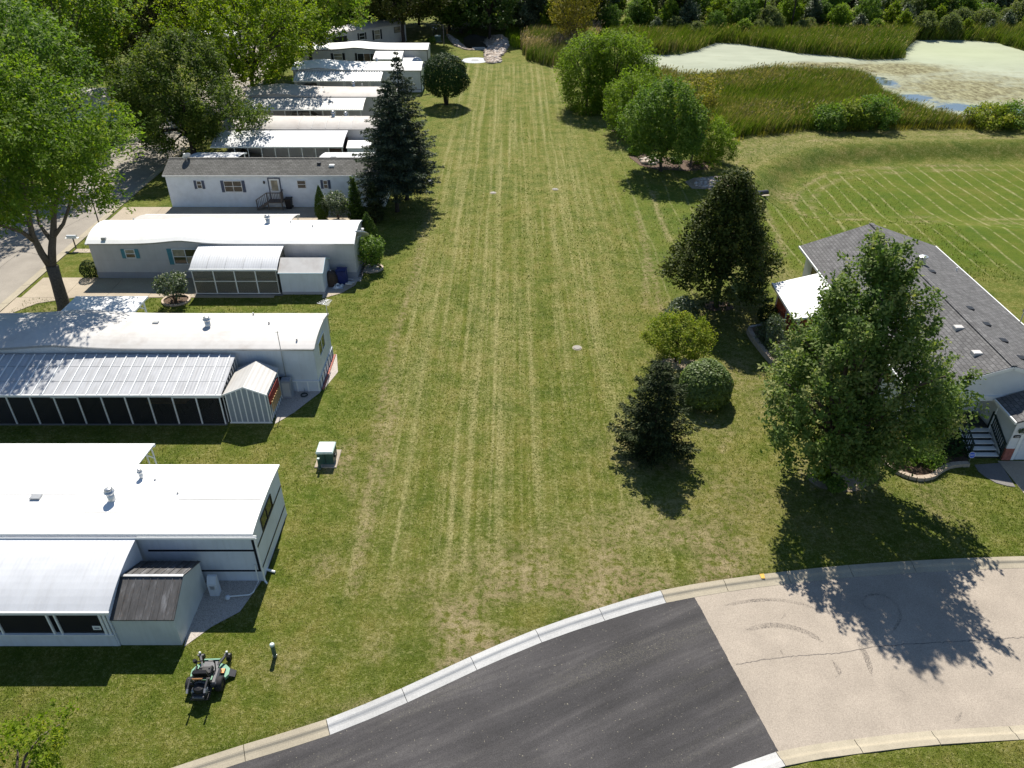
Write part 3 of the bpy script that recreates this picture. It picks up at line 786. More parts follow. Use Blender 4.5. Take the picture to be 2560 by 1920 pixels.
# short blades and clippings standing proud of the turf near the camera: uncountable, one object
def grass_blades(n, seed=77):
    rs = np.random.RandomState(seed)
    u = rs.uniform(-80, 2640, n * 2); v = (150 + 1840 * rs.rand(n * 2) ** .62)       # even cover as the eye meets it
    dx, dy, dz = (u - 1280) / CAM_F, _c + (-(v - 960) / CAM_F) * _s, -_s + (-(v - 960) / CAM_F) * _c
    t = -CAM_H / dz; x = dx * t; y = dy * t
    ok = (poly_sdf(ROAD_POLY, x, y) > 0.05) & (x > -40) & (x < 40)
    ok &= ~((x < -11.0) & (y > 36.2) & (y < 44.2)) & ~((x < -10.9) & (y > 24.3) & (y < 29)) & ~((x < -13.6) & (y > 20.9) & (y < 29)) & ~((x < -17.8) & (y > 52.2) & (y < 60.2)) & ~((x > 21.5) & (y > 33) & (y < 55)) & ~((x < -12.0) & (y > 52.8) & (y < 60.2)) & ~((x < -14) & (y > 63.3) & (y < 75.5)) & ~((x < -36.5)) & ~((x<-13.9) & (y>36.2) & (y<39.5)) & ~((x > 18.7) & (y > 44.8) & (y < 49.6)) & ~((np.abs(x + 10.05) < .62) & (np.abs(y - 33.2) < .8)) & ~((x > 24.9) & (y > 31) & (y < 33.2))
    for pl_ in ([(461, 1617), (530, 1567), (600, 1530), (655, 1452), (520, 1440), (470, 1560)], [(688, 1060), (735, 1032), (800, 982), (812, 960), (700, 935)], [(806, 746), (850, 732), (880, 716), (894, 702), (905, 660), (812, 660)]):
        ok &= poly_sdf(np.array([tuple(at(*q))[:2] for q in pl_]), x, y) > 0
    x, y = x[ok][:n], y[ok][:n]; n = len(x)
    z = land_z(x, y); d = np.hypot(x, y)
    sc = np.clip(d / 26.0, .8, 2.6)
    Z = zone(x, y)
    row = .55 * vnoise(x, y * .05, 1.6, 21) + .45 * vnoise(x, y * .15, .5, 22)
    pst = np.clip(.10 + Z[:, 0] * sstep(.35, .7, row) * .75 + Z[:, 2] * .6 + .25 * Z[:, 1] + .25 * (vnoise(x, y, 2.2, 23) - .5), .02, .9)
    straw = rs.rand(n) < pst
    h = np.where(straw, rs.uniform(.012, .05, n), rs.uniform(.025, .065, n)) * sc
    w = rs.uniform(.008, .02, n) * sc; a = rs.uniform(0, 6.283, n)
    ln = np.where(straw, rs.uniform(.03, .09, n), rs.uniform(.0, .045, n)) * sc; b = rs.uniform(0, 6.283, n)
    ca, sa = np.cos(a) * w, np.sin(a) * w
    V = np.stack([np.stack([x - ca, y - sa, z - .01], 1), np.stack([x + ca, y + sa, z - .01], 1), np.stack([x + ln * np.cos(b), y + ln * np.sin(b), z + h], 1)], 1).reshape(-1, 3)
    F = np.arange(3 * n).reshape(-1, 3)
    lush = Z[:, 3]
    lv = np.where(straw, rs.uniform(.68, 1.0, n), np.clip(rs.normal(.36, .13, n) - .10 * lush + .22 * (vnoise(x, y, 3.0, 24) - .5), 0, .62))
    o = link('grass_blades', np_mesh('grass_blades', V, F, M['grass_blade'], lv)); tag(o, 'short grass blades and dry clippings over the lawn', 'grass', None, 'stuff')
M['grass_blade'] = leafmat('grass_blade', [(0.052, 0.088, 0.010), (0.095, 0.128, 0.016), (0.19, 0.175, 0.055), (0.38, 0.33, 0.16)], .22)
grass_blades(200000)
# ------------------------------------------------------------------ foliage
def unit(a): return a / (np.linalg.norm(a, axis=1, keepdims=True) + 1e-9)
def leaves_mesh(name, C, N, size, mat, lv, aspect=0.55, D=None, seed=0):
    """one small four-cornered leaf per centre"""
    rs = np.random.RandomState(seed + 99); n = len(C)
    N = unit(N)
    if D is None: D = rs.normal(size=(n, 3))
    T = D - (D * N).sum(1, keepdims=True) * N; T = unit(T)
    B = np.cross(N, T)
    s = (np.asarray(size) * rs.uniform(0.7, 1.3, n))[:, None] * 0.5
    bend = N * s * rs.uniform(-0.15, 0.45, (n, 1))
    V = np.stack([C + T * s - bend * .6, C + B * s * aspect, C - T * s - bend * .4, C - B * s * aspect], 1).reshape(-1, 3)
    F = np.arange(4 * n).reshape(-1, 4)
    return np_mesh(name, V, F, mat, np.clip(lv, 0, 1))

def interp_prof(prof, t):
    p = np.array(prof); return np.interp(t, p[:, 0], p[:, 1])

def crown_pts(seed, prof, z0, z1, n_shoot, per, shoot_len, shoot_r, rx=1.0, ry=1.0, lobes=0.18, inner=0.24, up=0.6, out=0.5, rnd=0.7, hang=0.0, lean=(0, 0)):
    """shoots spread through a crown: prof = [(t, radius)] from the bottom z0 to the top z1"""
    rs = np.random.RandomState(seed)
    tt = rs.rand(n_shoot * 6); w = interp_prof(prof, tt); w = w / w.max()
    tt = tt[rs.rand(len(tt)) < (0.15 + 0.85 * w)][:n_shoot]; n = len(tt)
    th = rs.rand(n) * 2 * math.pi
    ph = rs.rand(6) * 6.28; k = rs.randint(2, 6, 6); kz = rs.uniform(-9, 9, 6)
    lob = 1 + lobes * sum(np.sin(k[i] * th + kz[i] * tt + ph[i]) for i in range(6)) / 2.2
    fr = np.clip(1 - np.abs(rs.normal(0, inner, n)), 0.12, 1.0)
    r = interp_prof(prof, tt) * lob * fr
    z = z0 + (z1 - z0) * tt + rs.normal(0, 0.03 * (z1 - z0), n) * fr
    base = np.stack([r * np.cos(th) * rx + lean[0] * tt, r * np.sin(th) * ry + lean[1] * tt, z], 1)
    od = unit(np.stack([np.cos(th), np.sin(th), 0.35 + 1.2 * (tt - 0.4)], 1))
    sdir = unit(od * out + np.array([0, 0, up]) + rs.normal(0, 0.28, (n, 3)) - np.array([0, 0, hang]))
    L = shoot_len * rs.uniform(0.6, 1.35, n)
    m_ = per
    s = rs.rand(n, m_)
    C = base[:, None, :] + sdir[:, None, :] * (s * L[:, None])[:, :, None] + rs.normal(0, shoot_r, (n, m_, 3)) * (1.15 - 0.75 * s[:, :, None])
    Nn = np.array([0, 0, 0.75]) + 0.45 * od[:, None, :] + rs.normal(0, rnd, (n, m_, 3))
    lv = np.clip(rs.normal(0.42, 0.17, (n, 1)) + rs.normal(0, 0.13, (n, m_)) + 0.16 * (s - 0.5), 0, 1)
    D = np.broadcast_to(sdir[:, None, :], C.shape) + rs.normal(0, 0.6 if hang == 0 else 0.25, C.shape)
    return C.reshape(-1, 3), Nn.reshape(-1, 3), lv.ravel(), D.reshape(-1, 3), base

def limbs(mb, seed, base, fork_z, targets, r0, lean=(0, 0), n=7):
    """trunk and limbs: tapered tubes out to a number of shoot bases"""
    rnd = random.Random(seed)
    top = Vector((base[0] + lean[0], base[1] + lean[1], fork_z))
    mid = Vector(base).lerp(top, 0.5) + Vector((rnd.uniform(-.1, .1), rnd.uniform(-.1, .1), 0))
    mb.tube([Vector(base) + Vector((0, 0, -0.15)), Vector(base) + Vector((0, 0, 0.25)), mid, top], [r0 * 1.6, r0 * 1.05, r0 * 0.88, r0 * 0.75], 10)
    for q in targets:
        q = Vector(q)
        m1 = top.lerp(q, 0.35) + Vector((rnd.uniform(-.2, .2), rnd.uniform(-.2, .2), 0.12 * (q - top).length))
        m2 = top.lerp(q, 0.7) + Vector((rnd.uniform(-.2, .2), rnd.uniform(-.2, .2), 0.1 * (q - top).length))
        k = rnd.uniform(0.4, 0.6)
        mb.tube([top + Vector((0, 0, -0.3)), m1, m2, q], [r0 * 0.62, r0 * k * 0.8, r0 * k * 0.5, r0 * 0.12], n)
    return mb

def tree(name, label, cat, loc, prof, z0, z1, n_shoot, per, shoot_len, shoot_r, leaf, mat, trunk_r, fork=None, seed=1, n_limb=12, bark='bark', group=None, aspect=0.55, lean=(0, 0), **kw):
    t = thing(name, label, cat, loc, group)
    C, N, lv, D, base = crown_pts(seed, prof, z0, z1, n_shoot, per, shoot_len, shoot_r, lean=lean, **kw)
    me = leaves_mesh('crown', C, N, leaf, M[mat], lv, aspect, D, seed)
    link('crown', me, t)
    mb = MB(); rs = np.random.RandomState(seed)
    fork = fork if fork is not None else z0 + 0.12 * (z1 - z0)
    tg = base[rs.choice(len(base), min(n_limb, len(base)), replace=False)] * np.array([0.86, 0.86, 1]) 
    limbs(mb, seed, (0, 0, 0), fork, tg, trunk_r, (lean[0] * .2, lean[1] * .2))
    me = mb.mesh('trunk', M[bark], smooth=True); link('trunk', me, t)
    return t

def conifer(name, label, cat, loc, h, r, z0, mat, seed, whorls, per_whorl, twigs, needle, trunk_r, droop=0.25, taper=0.85, group=None, gaps=0.1, latw=0.30, up=0.0):
    """spruce: whorls of boughs, each bough a flat spray of needle twigs"""
    t = thing(name, label, cat, loc, group)
    rs = np.random.RandomState(seed)
    Cs, Ns, Ls, Ds = [], [], [], []
    for w in range(whorls):
        f = (w + rs.uniform(-.3, .3)) / whorls
        f = min(max(f, 0), 0.985)
        z = z0 + (h - z0) * f
        R0 = r * min(1.0, (1 - f) ** taper) * (1.0 if f > 0.12 else 0.75 + 2.0 * f)
        n = max(4, int(per_whorl * (0.5 + 0.5 * (1 - f))))
        for b in range(n):
            if rs.rand() < gaps: continue
            th = 2 * math.pi * (b + rs.rand()) / n + w * 1.3
            L = max(0.22, R0 * rs.uniform(0.62, 1.18))
            k = max(6, int(twigs * (L / r) + 5))
            s = rs.uniform(0.1, 1.0, k) ** 0.75
            lat = rs.normal(0, 1, k) * (latw * L * (1.05 - s) + 0.06)
            rad = s * L
            zz = z - droop * rad + up * rad * rad / max(L, .1) + rs.normal(0, 0.06, k) - 0.10 * np.abs(lat)
            ct, st_ = math.cos(th), math.sin(th)
            Cs.append(np.stack([rad * ct - lat * st_, rad * st_ + lat * ct, zz], 1))
            d = np.stack([ct * np.ones(k) - np.sign(lat) * st_ * .7, st_ * np.ones(k) + np.sign(lat) * ct * .7, np.full(k, -droop * 1.2)], 1)
            Ds.append(d + rs.normal(0, 0.25, (k, 3)))
            Ns.append(np.array([0, 0, 1.0]) + rs.normal(0, 0.55, (k, 3)))
            Ls.append(np.clip(rs.normal(0.4, 0.1) + rs.normal(0, 0.14, k) + 0.2 * (s - .6), 0, 1))
    C, N, D, lv = map(np.concatenate, (Cs, Ns, Ds, Ls))
    link('crown', leaves_mesh('crown', C, N, needle, M[mat], lv, 0.36, D, seed), t)
    mb = MB(); mb.tube([(0, 0, -.15), (0, 0, 0.3), (0, 0, h * .5), (0, 0, h * .97)], [trunk_r * 1.35, trunk_r, trunk_r * .6, 0.02], 8)
    rs2 = random.Random(seed)
    for i in range(14):
        a = rs2.uniform(0, 6.28); z = z0 + (h - z0) * rs2.uniform(0, .6); l = r * (1 - (z - z0) / (h - z0)) * 0.8
        mb.tube([(0, 0, z), (l * math.cos(a), l * math.sin(a), z - droop * l)], [trunk_r * .22, .012], 5)
    link('trunk', mb.mesh('trunk', M['bark_dark'], smooth=True), t)
    return t

def dense(name, label, cat, loc, prof, h, n, leaf, mat, seed, group=None, stems=3, rx=1.0, ry=1.0, shell=0.12, aspect=0.5, upright=0.0, stem_h=None, rnd=0.5, lump=0.06, z0=0.05):
    """clipped or naturally tight shrub: leaves in a shell over a solid-looking body"""
    t = thing(name, label, cat, loc, group)
    rs = np.random.RandomState(seed)
    tt = rs.rand(n * 4); w = interp_prof(prof, tt); tt = tt[rs.rand(n * 4) < 0.12 + 0.88 * w / w.max()][:n]; n = len(tt)
    th = rs.rand(n) * 6.283
    ph = rs.rand(5) * 6.28; k = rs.randint(2, 7, 5); kz = rs.uniform(-14, 14, 5)
    lob = 1 + lump * sum(np.sin(k[i] * th + kz[i] * tt + ph[i]) for i in range(5))
    r = interp_prof(prof, tt) * lob * (1 - np.abs(rs.normal(0, shell, n)))
    C = np.stack([r * np.cos(th) * rx, r * np.sin(th) * ry, z0 + (h - z0) * tt + rs.normal(0, .02 * h, n)], 1)
    pr = np.array(prof); sl = np.interp(tt, (pr[1:, 0] + pr[:-1, 0]) / 2, -np.diff(pr[:, 1]) / np.diff(pr[:, 0]) / max(h, .1))
    N = unit(np.stack([np.cos(th), np.sin(th), sl], 1)) + np.array([0, 0, .25]) + rs.normal(0, rnd, (n, 3))
    D = np.array([0, 0, 1.0]) * upright + rs.normal(0, 1 - 0.7 * upright, (n, 3)) if upright else None
    lv = np.clip(rs.normal(0.42, 0.18, n), 0, 1)
    link('crown', leaves_mesh('crown', C, N, leaf, M[mat], lv, aspect, D, seed), t)
    if stems:
        mb = MB(); rr = random.Random(seed)
        for i in range(stems):
            a = rr.uniform(0, 6.28); q = rr.uniform(.1, .5) * max(p[1] for p in prof)
            sh = stem_h or h * .6
            mb.tube([(q * .25 * math.cos(a), q * .25 * math.sin(a), -.1), (q * .5 * math.cos(a), q * .5 * math.sin(a), sh * .5), (q * math.cos(a), q * math.sin(a), sh)], [0.028 * h ** .7, .02 * h ** .7, .008], 6)
        link('stem', mb.mesh('stem', M['bark_dark'], smooth=True), t)
    return t

ROUND = [(0, .45), (.12, .78), (.35, 1), (.55, .97), (.75, .78), (.9, .48), (1, .12)]
OVAL = [(0, .5), (.15, .85), (.35, 1), (.6, .85), (.8, .55), (.93, .3), (1, .06)]
SPREAD = [(0, .35), (.2, .75), (.45, .97), (.65, 1), (.82, .8), (.95, .45), (1, .15)]
CONE = [(0, .8), (.1, 1), (.35, .86), (.6, .6), (.8, .34), (.93, .14), (1, .02)]
def P_(p, r): return [(a, b * r) for a, b in p]
def gat(u, v):
    p = at(u, v); return (p.x, p.y, lz(p.x, p.y))

# --- trees and shrubs on the right
tree('maple_tree', 'large green maple standing at the right kerb, its long shadow across the road', 'tree', (17.0, 31.7, 0), [(0, 1.7), (.08, 2.9), (.2, 3.75), (.36, 3.75), (.52, 3.15), (.68, 2.35), (.82, 1.5), (.93, .8), (1, .3)], 1.8, 12.3, 720, 84, 1.2, 0.24, 0.20, 'leaf_maple', 0.30, 2.4, 5, 30, lobes=.30, inner=.25, up=.95, out=.6, lean=(-.5, .2))
tree('linden_tree', 'dark olive pyramidal tree with a bare lower trunk beyond the shrubs', 'tree', (15.0, 51.0, 0), [(0, 2.9), (.08, 3.7), (.2, 3.3), (.36, 2.5), (.58, 1.85), (.8, 1.1), (.92, .6), (1, .15)], 2.1, 9.6, 950, 34, .85, .26, .22, 'leaf_dark', .20, 2.6, 12, 24, lobes=.13, inner=.22, up=.25, out=.7, bark='bark_dark')
tree('round_tree', 'small dark tree showing just behind the olive pyramidal tree', 'tree', (17.4, 57.0, 0), P_(OVAL, 1.3), 3.8, 7.3, 170, 34, .6, .2, .22, 'leaf_dark', .12, 2.0, 13, 8, bark='bark_dark', inner=.2)
conifer('spruce_tree', 'dark ragged spruce at the near edge of the right lawn', 'tree', (7.75, 33.9, 0), 6.1, 2.55, .3, 'needle_green', 21, 19, 11, 230, .19, .12, droop=.34, gaps=.16, up=.42, taper=.6, latw=.2)
tree('ornamental_tree', 'small spreading yellow-green tree behind the round clipped bush', 'tree', (10.7, 43.3, 0), P_([(0, .6), (.25, 1), (.6, .95), (.85, .6), (1, .15)], 2.1), 1.15, 2.95, 340, 34, .45, .16, .14, 'leaf_olive', .085, 1.0, 31, 14, lobes=.12, up=.3, out=.6, bark='bark_dark')
dense('clipped_bush', 'round clipped light green bush beside the dark spruce', 'bush', (11.6, 38.9, 0), P_([(0, .75), (.2, .98), (.45, 1), (.7, .84), (.88, .55), (1, .1)], 1.62), 2.7, 9000, .16, 'leaf_clip', 32, aspect=.7, rnd=.35, lump=.02, shell=.09)
dense('rounded_shrub', 'rounded grey-green shrub left of the dark olive tree', 'shrub', (11.85, 47.9, 0), P_([(0, .75), (.25, 1), (.55, .93), (.8, .62), (1, .15)], 1.22), 2.35, 5200, .15, 'leaf_grey', 33, aspect=.5, rnd=.6, lump=.05, shell=.16)
dense('dark_bush', 'small dark clipped bush at the corner of the red deck', 'bush', gat(1917, 806), P_(ROUND, .78), 1.4, 2600, .11, 'needle_yew', 34, lump=.03)
dense('grey_bush', 'tall loose grey-green bush inside the low block wall', 'bush', gat(1925, 868), P_([(0, .6), (.3, 1), (.7, .75), (1, .3)], .95), 2.4, 3000, .15, 'leaf_grey', 35, shell=.3, lump=.12, ry=1.4)
dense('grey_bush', 'lower grey-green bush nearer the maple inside the block wall', 'bush', gat(1952, 915), P_([(0, .6), (.3, 1), (.7, .75), (1, .3)], .8), 1.7, 2200, .14, 'leaf_grey', 36, shell=.3, lump=.12, ry=1.5)
for i, (u, v, r, h, mt, lab) in enumerate([(2160, 1120, .8, 1.1, 'leaf_mid', 'low green bush under the maple in the front bed'), (2260, 1150, .9, 1.2, 'leaf_bush', 'leafy bush behind the curved edging of the front bed'), (2320, 1160, .85, 1.1, 'leaf_mid', 'dark leafy bush in the front bed near the steps'), (2375, 1130, .9, 1.1, 'needle_yew', 'shaded dark bush against the brick base left of the steps'), (2225, 1100, .6, .8, 'flower', 'yellow and pink flowers in the front bed under the maple')]):
    dense('garden_bush' if i < 4 else 'flower_clump', lab, 'bush' if i < 4 else 'flowers', gat(u, v), P_(ROUND, r), h, 1300, .13, mt, 40 + i, shell=.3, lump=.1, stems=2)
dense('hosta_clump', 'low leafy clump at the foot of the maple trunk', 'plant', gat(2052, 1195), P_(ROUND, .45), .75, 700, .2, 'leaf_yellow', 46, shell=.35, aspect=.7, stems=0)
dense('ground_bush', 'dark low bush wrapped round the base of the maple', 'bush', gat(2085, 1222), P_(ROUND, .62), .75, 1200, .13, 'leaf_mid', 47, shell=.3, stems=0)

# --- clump beside the marsh
tree('willow_tree', 'tall bright green willow with rounded crowns at the marsh edge', 'tree', (9.9, 106.5, 0), P_([(0, .62), (.2, .95), (.5, 1), (.75, .85), (.92, .5), (1, .15)], 3.2), .5, 9.3, 620, 30, 1.25, .26, .34, 'leaf_willow', .22, 2.0, 51, 12, aspect=.3, hang=.75, up=.35, out=.45, lobes=.1, inner=.2)
tree('willow_tree', 'middle stem of the bright willow clump, the topmost of the three', 'tree', (13.2, 106.0, 0), P_([(0, .62), (.2, .95), (.5, 1), (.75, .85), (.92, .5), (1, .15)], 3.0), .5, 9.7, 560, 30, 1.25, .26, .34, 'leaf_willow', .22, 2.0, 52, 12, aspect=.3, hang=.75, up=.35, out=.45, lobes=.1, inner=.2)
tree('willow_tree', 'right-hand willow of the bright clump, next to the pale pond', 'tree', (16.0, 107.3, 0), P_([(0, .6), (.2, .95), (.5, 1), (.75, .85), (.92, .5), (1, .15)], 2.5), .6, 8.8, 430, 30, 1.2, .26, .34, 'leaf_willow', .2, 2.0, 53, 10, aspect=.3, hang=.7, up=.35, out=.45, lobes=.1, inner=.2)
tree('shrub_willow', 'bushy green willow shrub between the willows and the lone-trunk tree', 'tree', (14.3, 95.0, 0), P_([(0, .6), (.2, .9), (.5, 1), (.75, .85), (.92, .5), (1, .15)], 2.9), .3, 7.0, 480, 32, 1.0, .25, .28, 'leaf_willow', .14, 1.2, 54, 12, aspect=.35, hang=.35, up=.5, out=.5, lobes=.13, inner=.22)
tree('locust_tree', 'broad mid-green tree on a short bare trunk over the mulch bed', 'tree', (15.8, 81.6, 0), P_([(0, .62), (.2, .95), (.45, 1), (.7, .85), (.9, .5), (1, .15)], 3.9), 1.7, 8.8, 850, 34, .95, .27, .24, 'leaf_mid', .16, 2.2, 55, 20, up=.5, out=.5, lobes=.17, inner=.24, bark='bark_dark')
tree('yellowing_tree', 'thin tree with a yellowing top behind the bare-trunk tree', 'tree', (19.3, 83.4, 0), [(0, .8), (.5, 1.3), (.8, 1.7), (1, .5)], 2.5, 8.7, 150, 30, .8, .22, .22, 'leaf_gold', .12, 2.0, 56, 12, up=.5, inner=.25)
tree('shrub_willow', 'rounded light green shrub at the start of the mown bank', 'shrub', (21.5, 84.3, lz(21.5, 84.3)), P_([(0, .7), (.3, 1), (.6, .92), (.85, .55), (1, .12)], 2.25), .1, 4.4, 420, 32, .7, .2, .2, 'leaf_willow', .08, .6, 57, 10, hang=.2, inner=.2, aspect=.4)
for i, (u, v, r) in enumerate([(1585, 385, .8), (1690, 405, .7), (1775, 400, .8), (1635, 400, .6)]):
    dense('garden_bush', ['low pale-leaved plant at the left end of the mulch bed', 'low leafy plant right of the bare trunk in the mulch bed', 'low leafy plant under the light green shrub', 'low plant behind the pale rocks of the mulch bed'][i], 'plant', gat(u, v), P_(ROUND, r), r * 1.1, 700, .2, 'leaf_bush', 60 + i, shell=.35, aspect=.7, stems=0)

# --- left side
conifer('spruce_tree', 'tall blue-green spruce in front at the end of the grey-roofed home', 'tree', (-10.75, 69.9, 0), 12.0, 4.3, 2.2, 'needle_blue', 71, 34, 13, 190, .27, .2, latw=.25, droop=.34, gaps=.16, up=.26, taper=.72)
conifer('spruce_tree', 'taller dark blue spruce standing right behind the other spruce', 'tree', (-10.2, 73.1, 0), 13.6, 4.1, 2.4, 'needle_blue', 72, 38, 12, 165, .27, .2, latw=.25, droop=.34, gaps=.18, up=.26, taper=.8)
t_ = dense('topiary_tree', 'dark green ball-shaped evergreen on splayed stems at the lawn edge', 'tree', gat(1117, 262), P_([(0, .5), (.12, .82), (.35, 1), (.6, .96), (.8, .76), (.93, .45), (1, .12)], 3.05), 6.5, 12000, .26, 'needle_yew', 73, stems=7, stem_h=2.6, shell=.13, lump=.045, z0=1.35)
dense('arborvitae', 'narrow dark arborvitae standing left of the silvery shrub', 'shrub', gat(807, 549), P_([(0, .6), (.15, .95), (.35, 1), (.65, .66), (.88, .3), (1, .05)], .62), 3.15, 4200, .15, 'arbor', 74, upright=.85, aspect=.4, lump=.03)
dense('arborvitae', 'bushy arborvitae at the right end of the white barrel-roofed home', 'shrub', gat(927, 640), P_([(0, .75), (.2, 1), (.45, .92), (.7, .62), (.9, .28), (1, .05)], .95), 3.75, 5200, .16, 'arbor', 75, upright=.85, aspect=.4, lump=.04)
conifer('juniper', 'light green pointed juniper against the white siding', 'shrub', gat(893, 556), 4.2, .95, .1, 'arbor', 76, 26, 12, 22, .24, .07, droop=-.5, gaps=.05, taper=.7)
conifer('juniper', 'darker juniper in the shade of the big spruces', 'shrub', gat(940, 556), 3.7, 1.15, .1, 'needle_green', 77, 22, 12, 24, .24, .07, droop=-.4, gaps=.05, taper=.6)
tree('silver_shrub', 'silvery-leaved open shrub on thin stems between arborvitae and juniper', 'shrub', gat(846, 550), P_([(0, .6), (.4, 1), (.75, .85), (1, .3)], 1.0), .75, 2.35, 150, 22, .4, .14, .16, 'leaf_grey', .04, .3, 78, 12, up=.3, inner=.28, bark='bark')
tree('rhododendron', 'open dark-leaved shrub inside a ring of edging by the driveway', 'shrub', gat(440, 756), P_([(0, .45), (.4, .85), (.75, 1), (1, .4)], 1.0), .5, 2.05, 120, 20, .4, .13, .17, 'leaf_grey', .045, .25, 79, 12, up=.4, inner=.3, bark='bark')
tree('rhododendron', 'leafy dark shrub by the end wall beside the bushy arborvitae', 'shrub', gat(930, 668), P_([(0, .5), (.4, .95), (.75, 1), (1, .4)], .9), .35, 2.35, 130, 22, .4, .14, .17, 'leaf_bush', .045, .25, 80, 10, up=.4, inner=.3)
dense('ball_bush', 'dark clipped ball bush at the street end of the white home', 'bush', gat(229, 693), P_(ROUND, .72), 1.45, 2600, .10, 'needle_yew', 81, lump=.02, shell=.08)
# --- big shade trees over the street
t = thing('honey_locust', 'big honey locust with a forked brown trunk at the left edge, crown over the street', 'tree', (-32.6, 50.4, 0))
mb = MB()
def pl(u, v, Y): q = onY(u, v, Y); return (q.x + 32.6, q.y - 50.4, q.z)
mb.tube([pl(166, 782, 50.4), pl(160, 765, 50.4), pl(142, 705, 50.5), pl(130, 665, 50.6)], [.62, .46, .40, .42], 12)
LIMB = [([(128, 668, 50.6), (105, 635, 50.4), (80, 585, 50.0), (72, 540, 49.6), (60, 480, 49.0), (45, 400, 48.5)], .28),
        ([(130, 668, 50.6), (130, 620, 50.8), (134, 570, 51.2), (135, 520, 51.8), (128, 470, 52.5), (120, 380, 53.0)], .30),
        ([(82, 600, 50.0), (55, 580, 49.2), (20, 568, 48.4), (-20, 560, 47.6), (-70, 500, 46.5)], .17),
        ([(76, 560, 49.7), (45, 552, 49.6), (25, 535, 49.5), (0, 480, 49.4), (-30, 400, 49.2)], .13),
        ([(136, 590, 51.0), (158, 560, 51.3), (172, 520, 51.8), (185, 455, 52.2), (215, 360, 52.8)], .15),
        ([(132, 605, 50.9), (112, 580, 51.6), (98, 560, 52.4), (88, 500, 53.2), (70, 400, 54.2)], .17),
        ([(135, 530, 51.6), (120, 505, 51.0), (112, 485, 50.6), (100, 420, 50.0)], .13),
        ([(137, 520, 51.8), (150, 480, 52.6), (170, 400, 53.5), (180, 300, 54.0)], .14)]
for pts, r0 in LIMB:
    n = len(pts); mb.tube([pl(*p) for p in pts], [r0 * (1 - 0.75 * i / (n - 1)) for i in range(n)], 9)
link('trunk', mb.mesh('trunk', M['bark'], smooth=True), t)
C, N, lv, D, base = crown_pts(101, P_([(0, .7), (.15, 1), (.45, .95), (.7, .72), (.9, .42), (1, .12)], 7.0), 9.0, 16.8, 1150, 42, 1.35, .34, rx=1.0, ry=.9, lobes=.22, inner=.30, up=.3, out=.5)
C[:, 0] += -.6
# a few low sprays hang out over the street
C2, N2, lv2, D2, _ = crown_pts(102, P_(ROUND, 1.7), 0, 3.2, 70, 30, 1.0, .3, lobes=.3, inner=.4, up=-.2, out=.5)
q = pl(235, 470, 52.4); C2 += np.array(q) - np.array([0, 0, 1.4])
C3, N3, lv3, D3, _ = crown_pts(103, P_(ROUND, 1.5), 0, 3.0, 50, 30, 1.0, .3, lobes=.3, inner=.4, up=-.2, out=.5)
q = pl(20, 520, 48.8); C3 += np.array(q) - np.array([0, 0, 1.0])
link('crown', leaves_mesh('crown', np.concatenate([C, C2, C3]), np.concatenate([N, N2, N3]), .27, M['leaf_locust'], np.concatenate([lv, lv2, lv3]) , .45, np.concatenate([D, D2, D3]), 101), t)

tree('maple_tree', 'dense dark maple over the street end of the grey-roofed home', 'tree', (-35.4, 86.4, 0), P_([(0, .6), (.15, .92), (.4, 1), (.65, .85), (.85, .5), (1, .12)], 7.2), 1.9, 12.0, 820, 56, 1.3, .34, .29, 'leaf_deep', .34, 2.6, 111, 22, lobes=.26, inner=.24, up=.9, out=.5, bark='bark_dark')
tree('locust_tree', 'yellow-green honey locust arching over the middle roofs', 'tree', (-34.6, 108.5, 0), P_(SPREAD, 9.6), 3.6, 15.2, 900, 38, 1.4, .36, .36, 'leaf_yellow', .32, 4.0, 112, 22, lobes=.25, inner=.30, up=.35, out=.55, bark='bark_dark')
tree('locust_tree', 'second yellow-green locust behind, reaching the top of the picture', 'tree', (-31.0, 128.0, 0), P_(SPREAD, 8.0), 4.5, 16.5, 800, 30, 1.4, .4, .44, 'leaf_locust', .32, 4.0, 113, 18, lobes=.25, inner=.28, up=.35, out=.55, bark='bark_dark')
tree('locust_tree', 'green locust across the street above the near left tree', 'tree', (-50.5, 78.0, 0), P_(SPREAD, 8.8), 5.0, 17.5, 1100, 30, 1.3, .38, .38, 'leaf_mid', .34, 4.5, 114, 18, lobes=.25, inner=.28, up=.35, out=.55)
tree('locust_tree', 'light green locust at the far left corner of the picture', 'tree', (-54.0, 98.0, 0), P_(SPREAD, 9.2), 5.0, 18.0, 950, 30, 1.4, .4, .42, 'leaf_locust', .34, 4.5, 115, 16, lobes=.25, inner=.28, up=.35, out=.55)
tree('shade_tree', 'very dark tall tree with bare stems behind the dense maple', 'tree', (-48.5, 116.0, 0), P_(SPREAD, 7.6), 6.0, 17.0, 650, 30, 1.4, .4, .44, 'leaf_dark', .3, 5.0, 116, 18, lobes=.25, inner=.3, up=.35, out=.55, bark='bark_dark')
tree('shade_tree', 'dark green tree leaning over the farthest angled home', 'tree', (-19.9, 154.2, 0), P_(SPREAD, 8.8), 4.2, 14.0, 900, 28, 1.3, .4, .46, 'leaf_dark', .36, 3.6, 117, 14, lobes=.25, inner=.26, up=.35, out=.55, bark='bark_dark')
tree('near_tree', 'bright yellow-green tree top poking in at the lower left corner', 'tree', (-16.6, 14.2, 0), P_([(0, .8), (.3, 1), (.6, .8), (.85, .45), (1, .15)], 1.9), .8, 3.4, 150, 26, .8, .17, .15, 'leaf_yellow', .12, 1.4, 118, 12, lobes=.3, inner=.3, up=.6, out=.5)

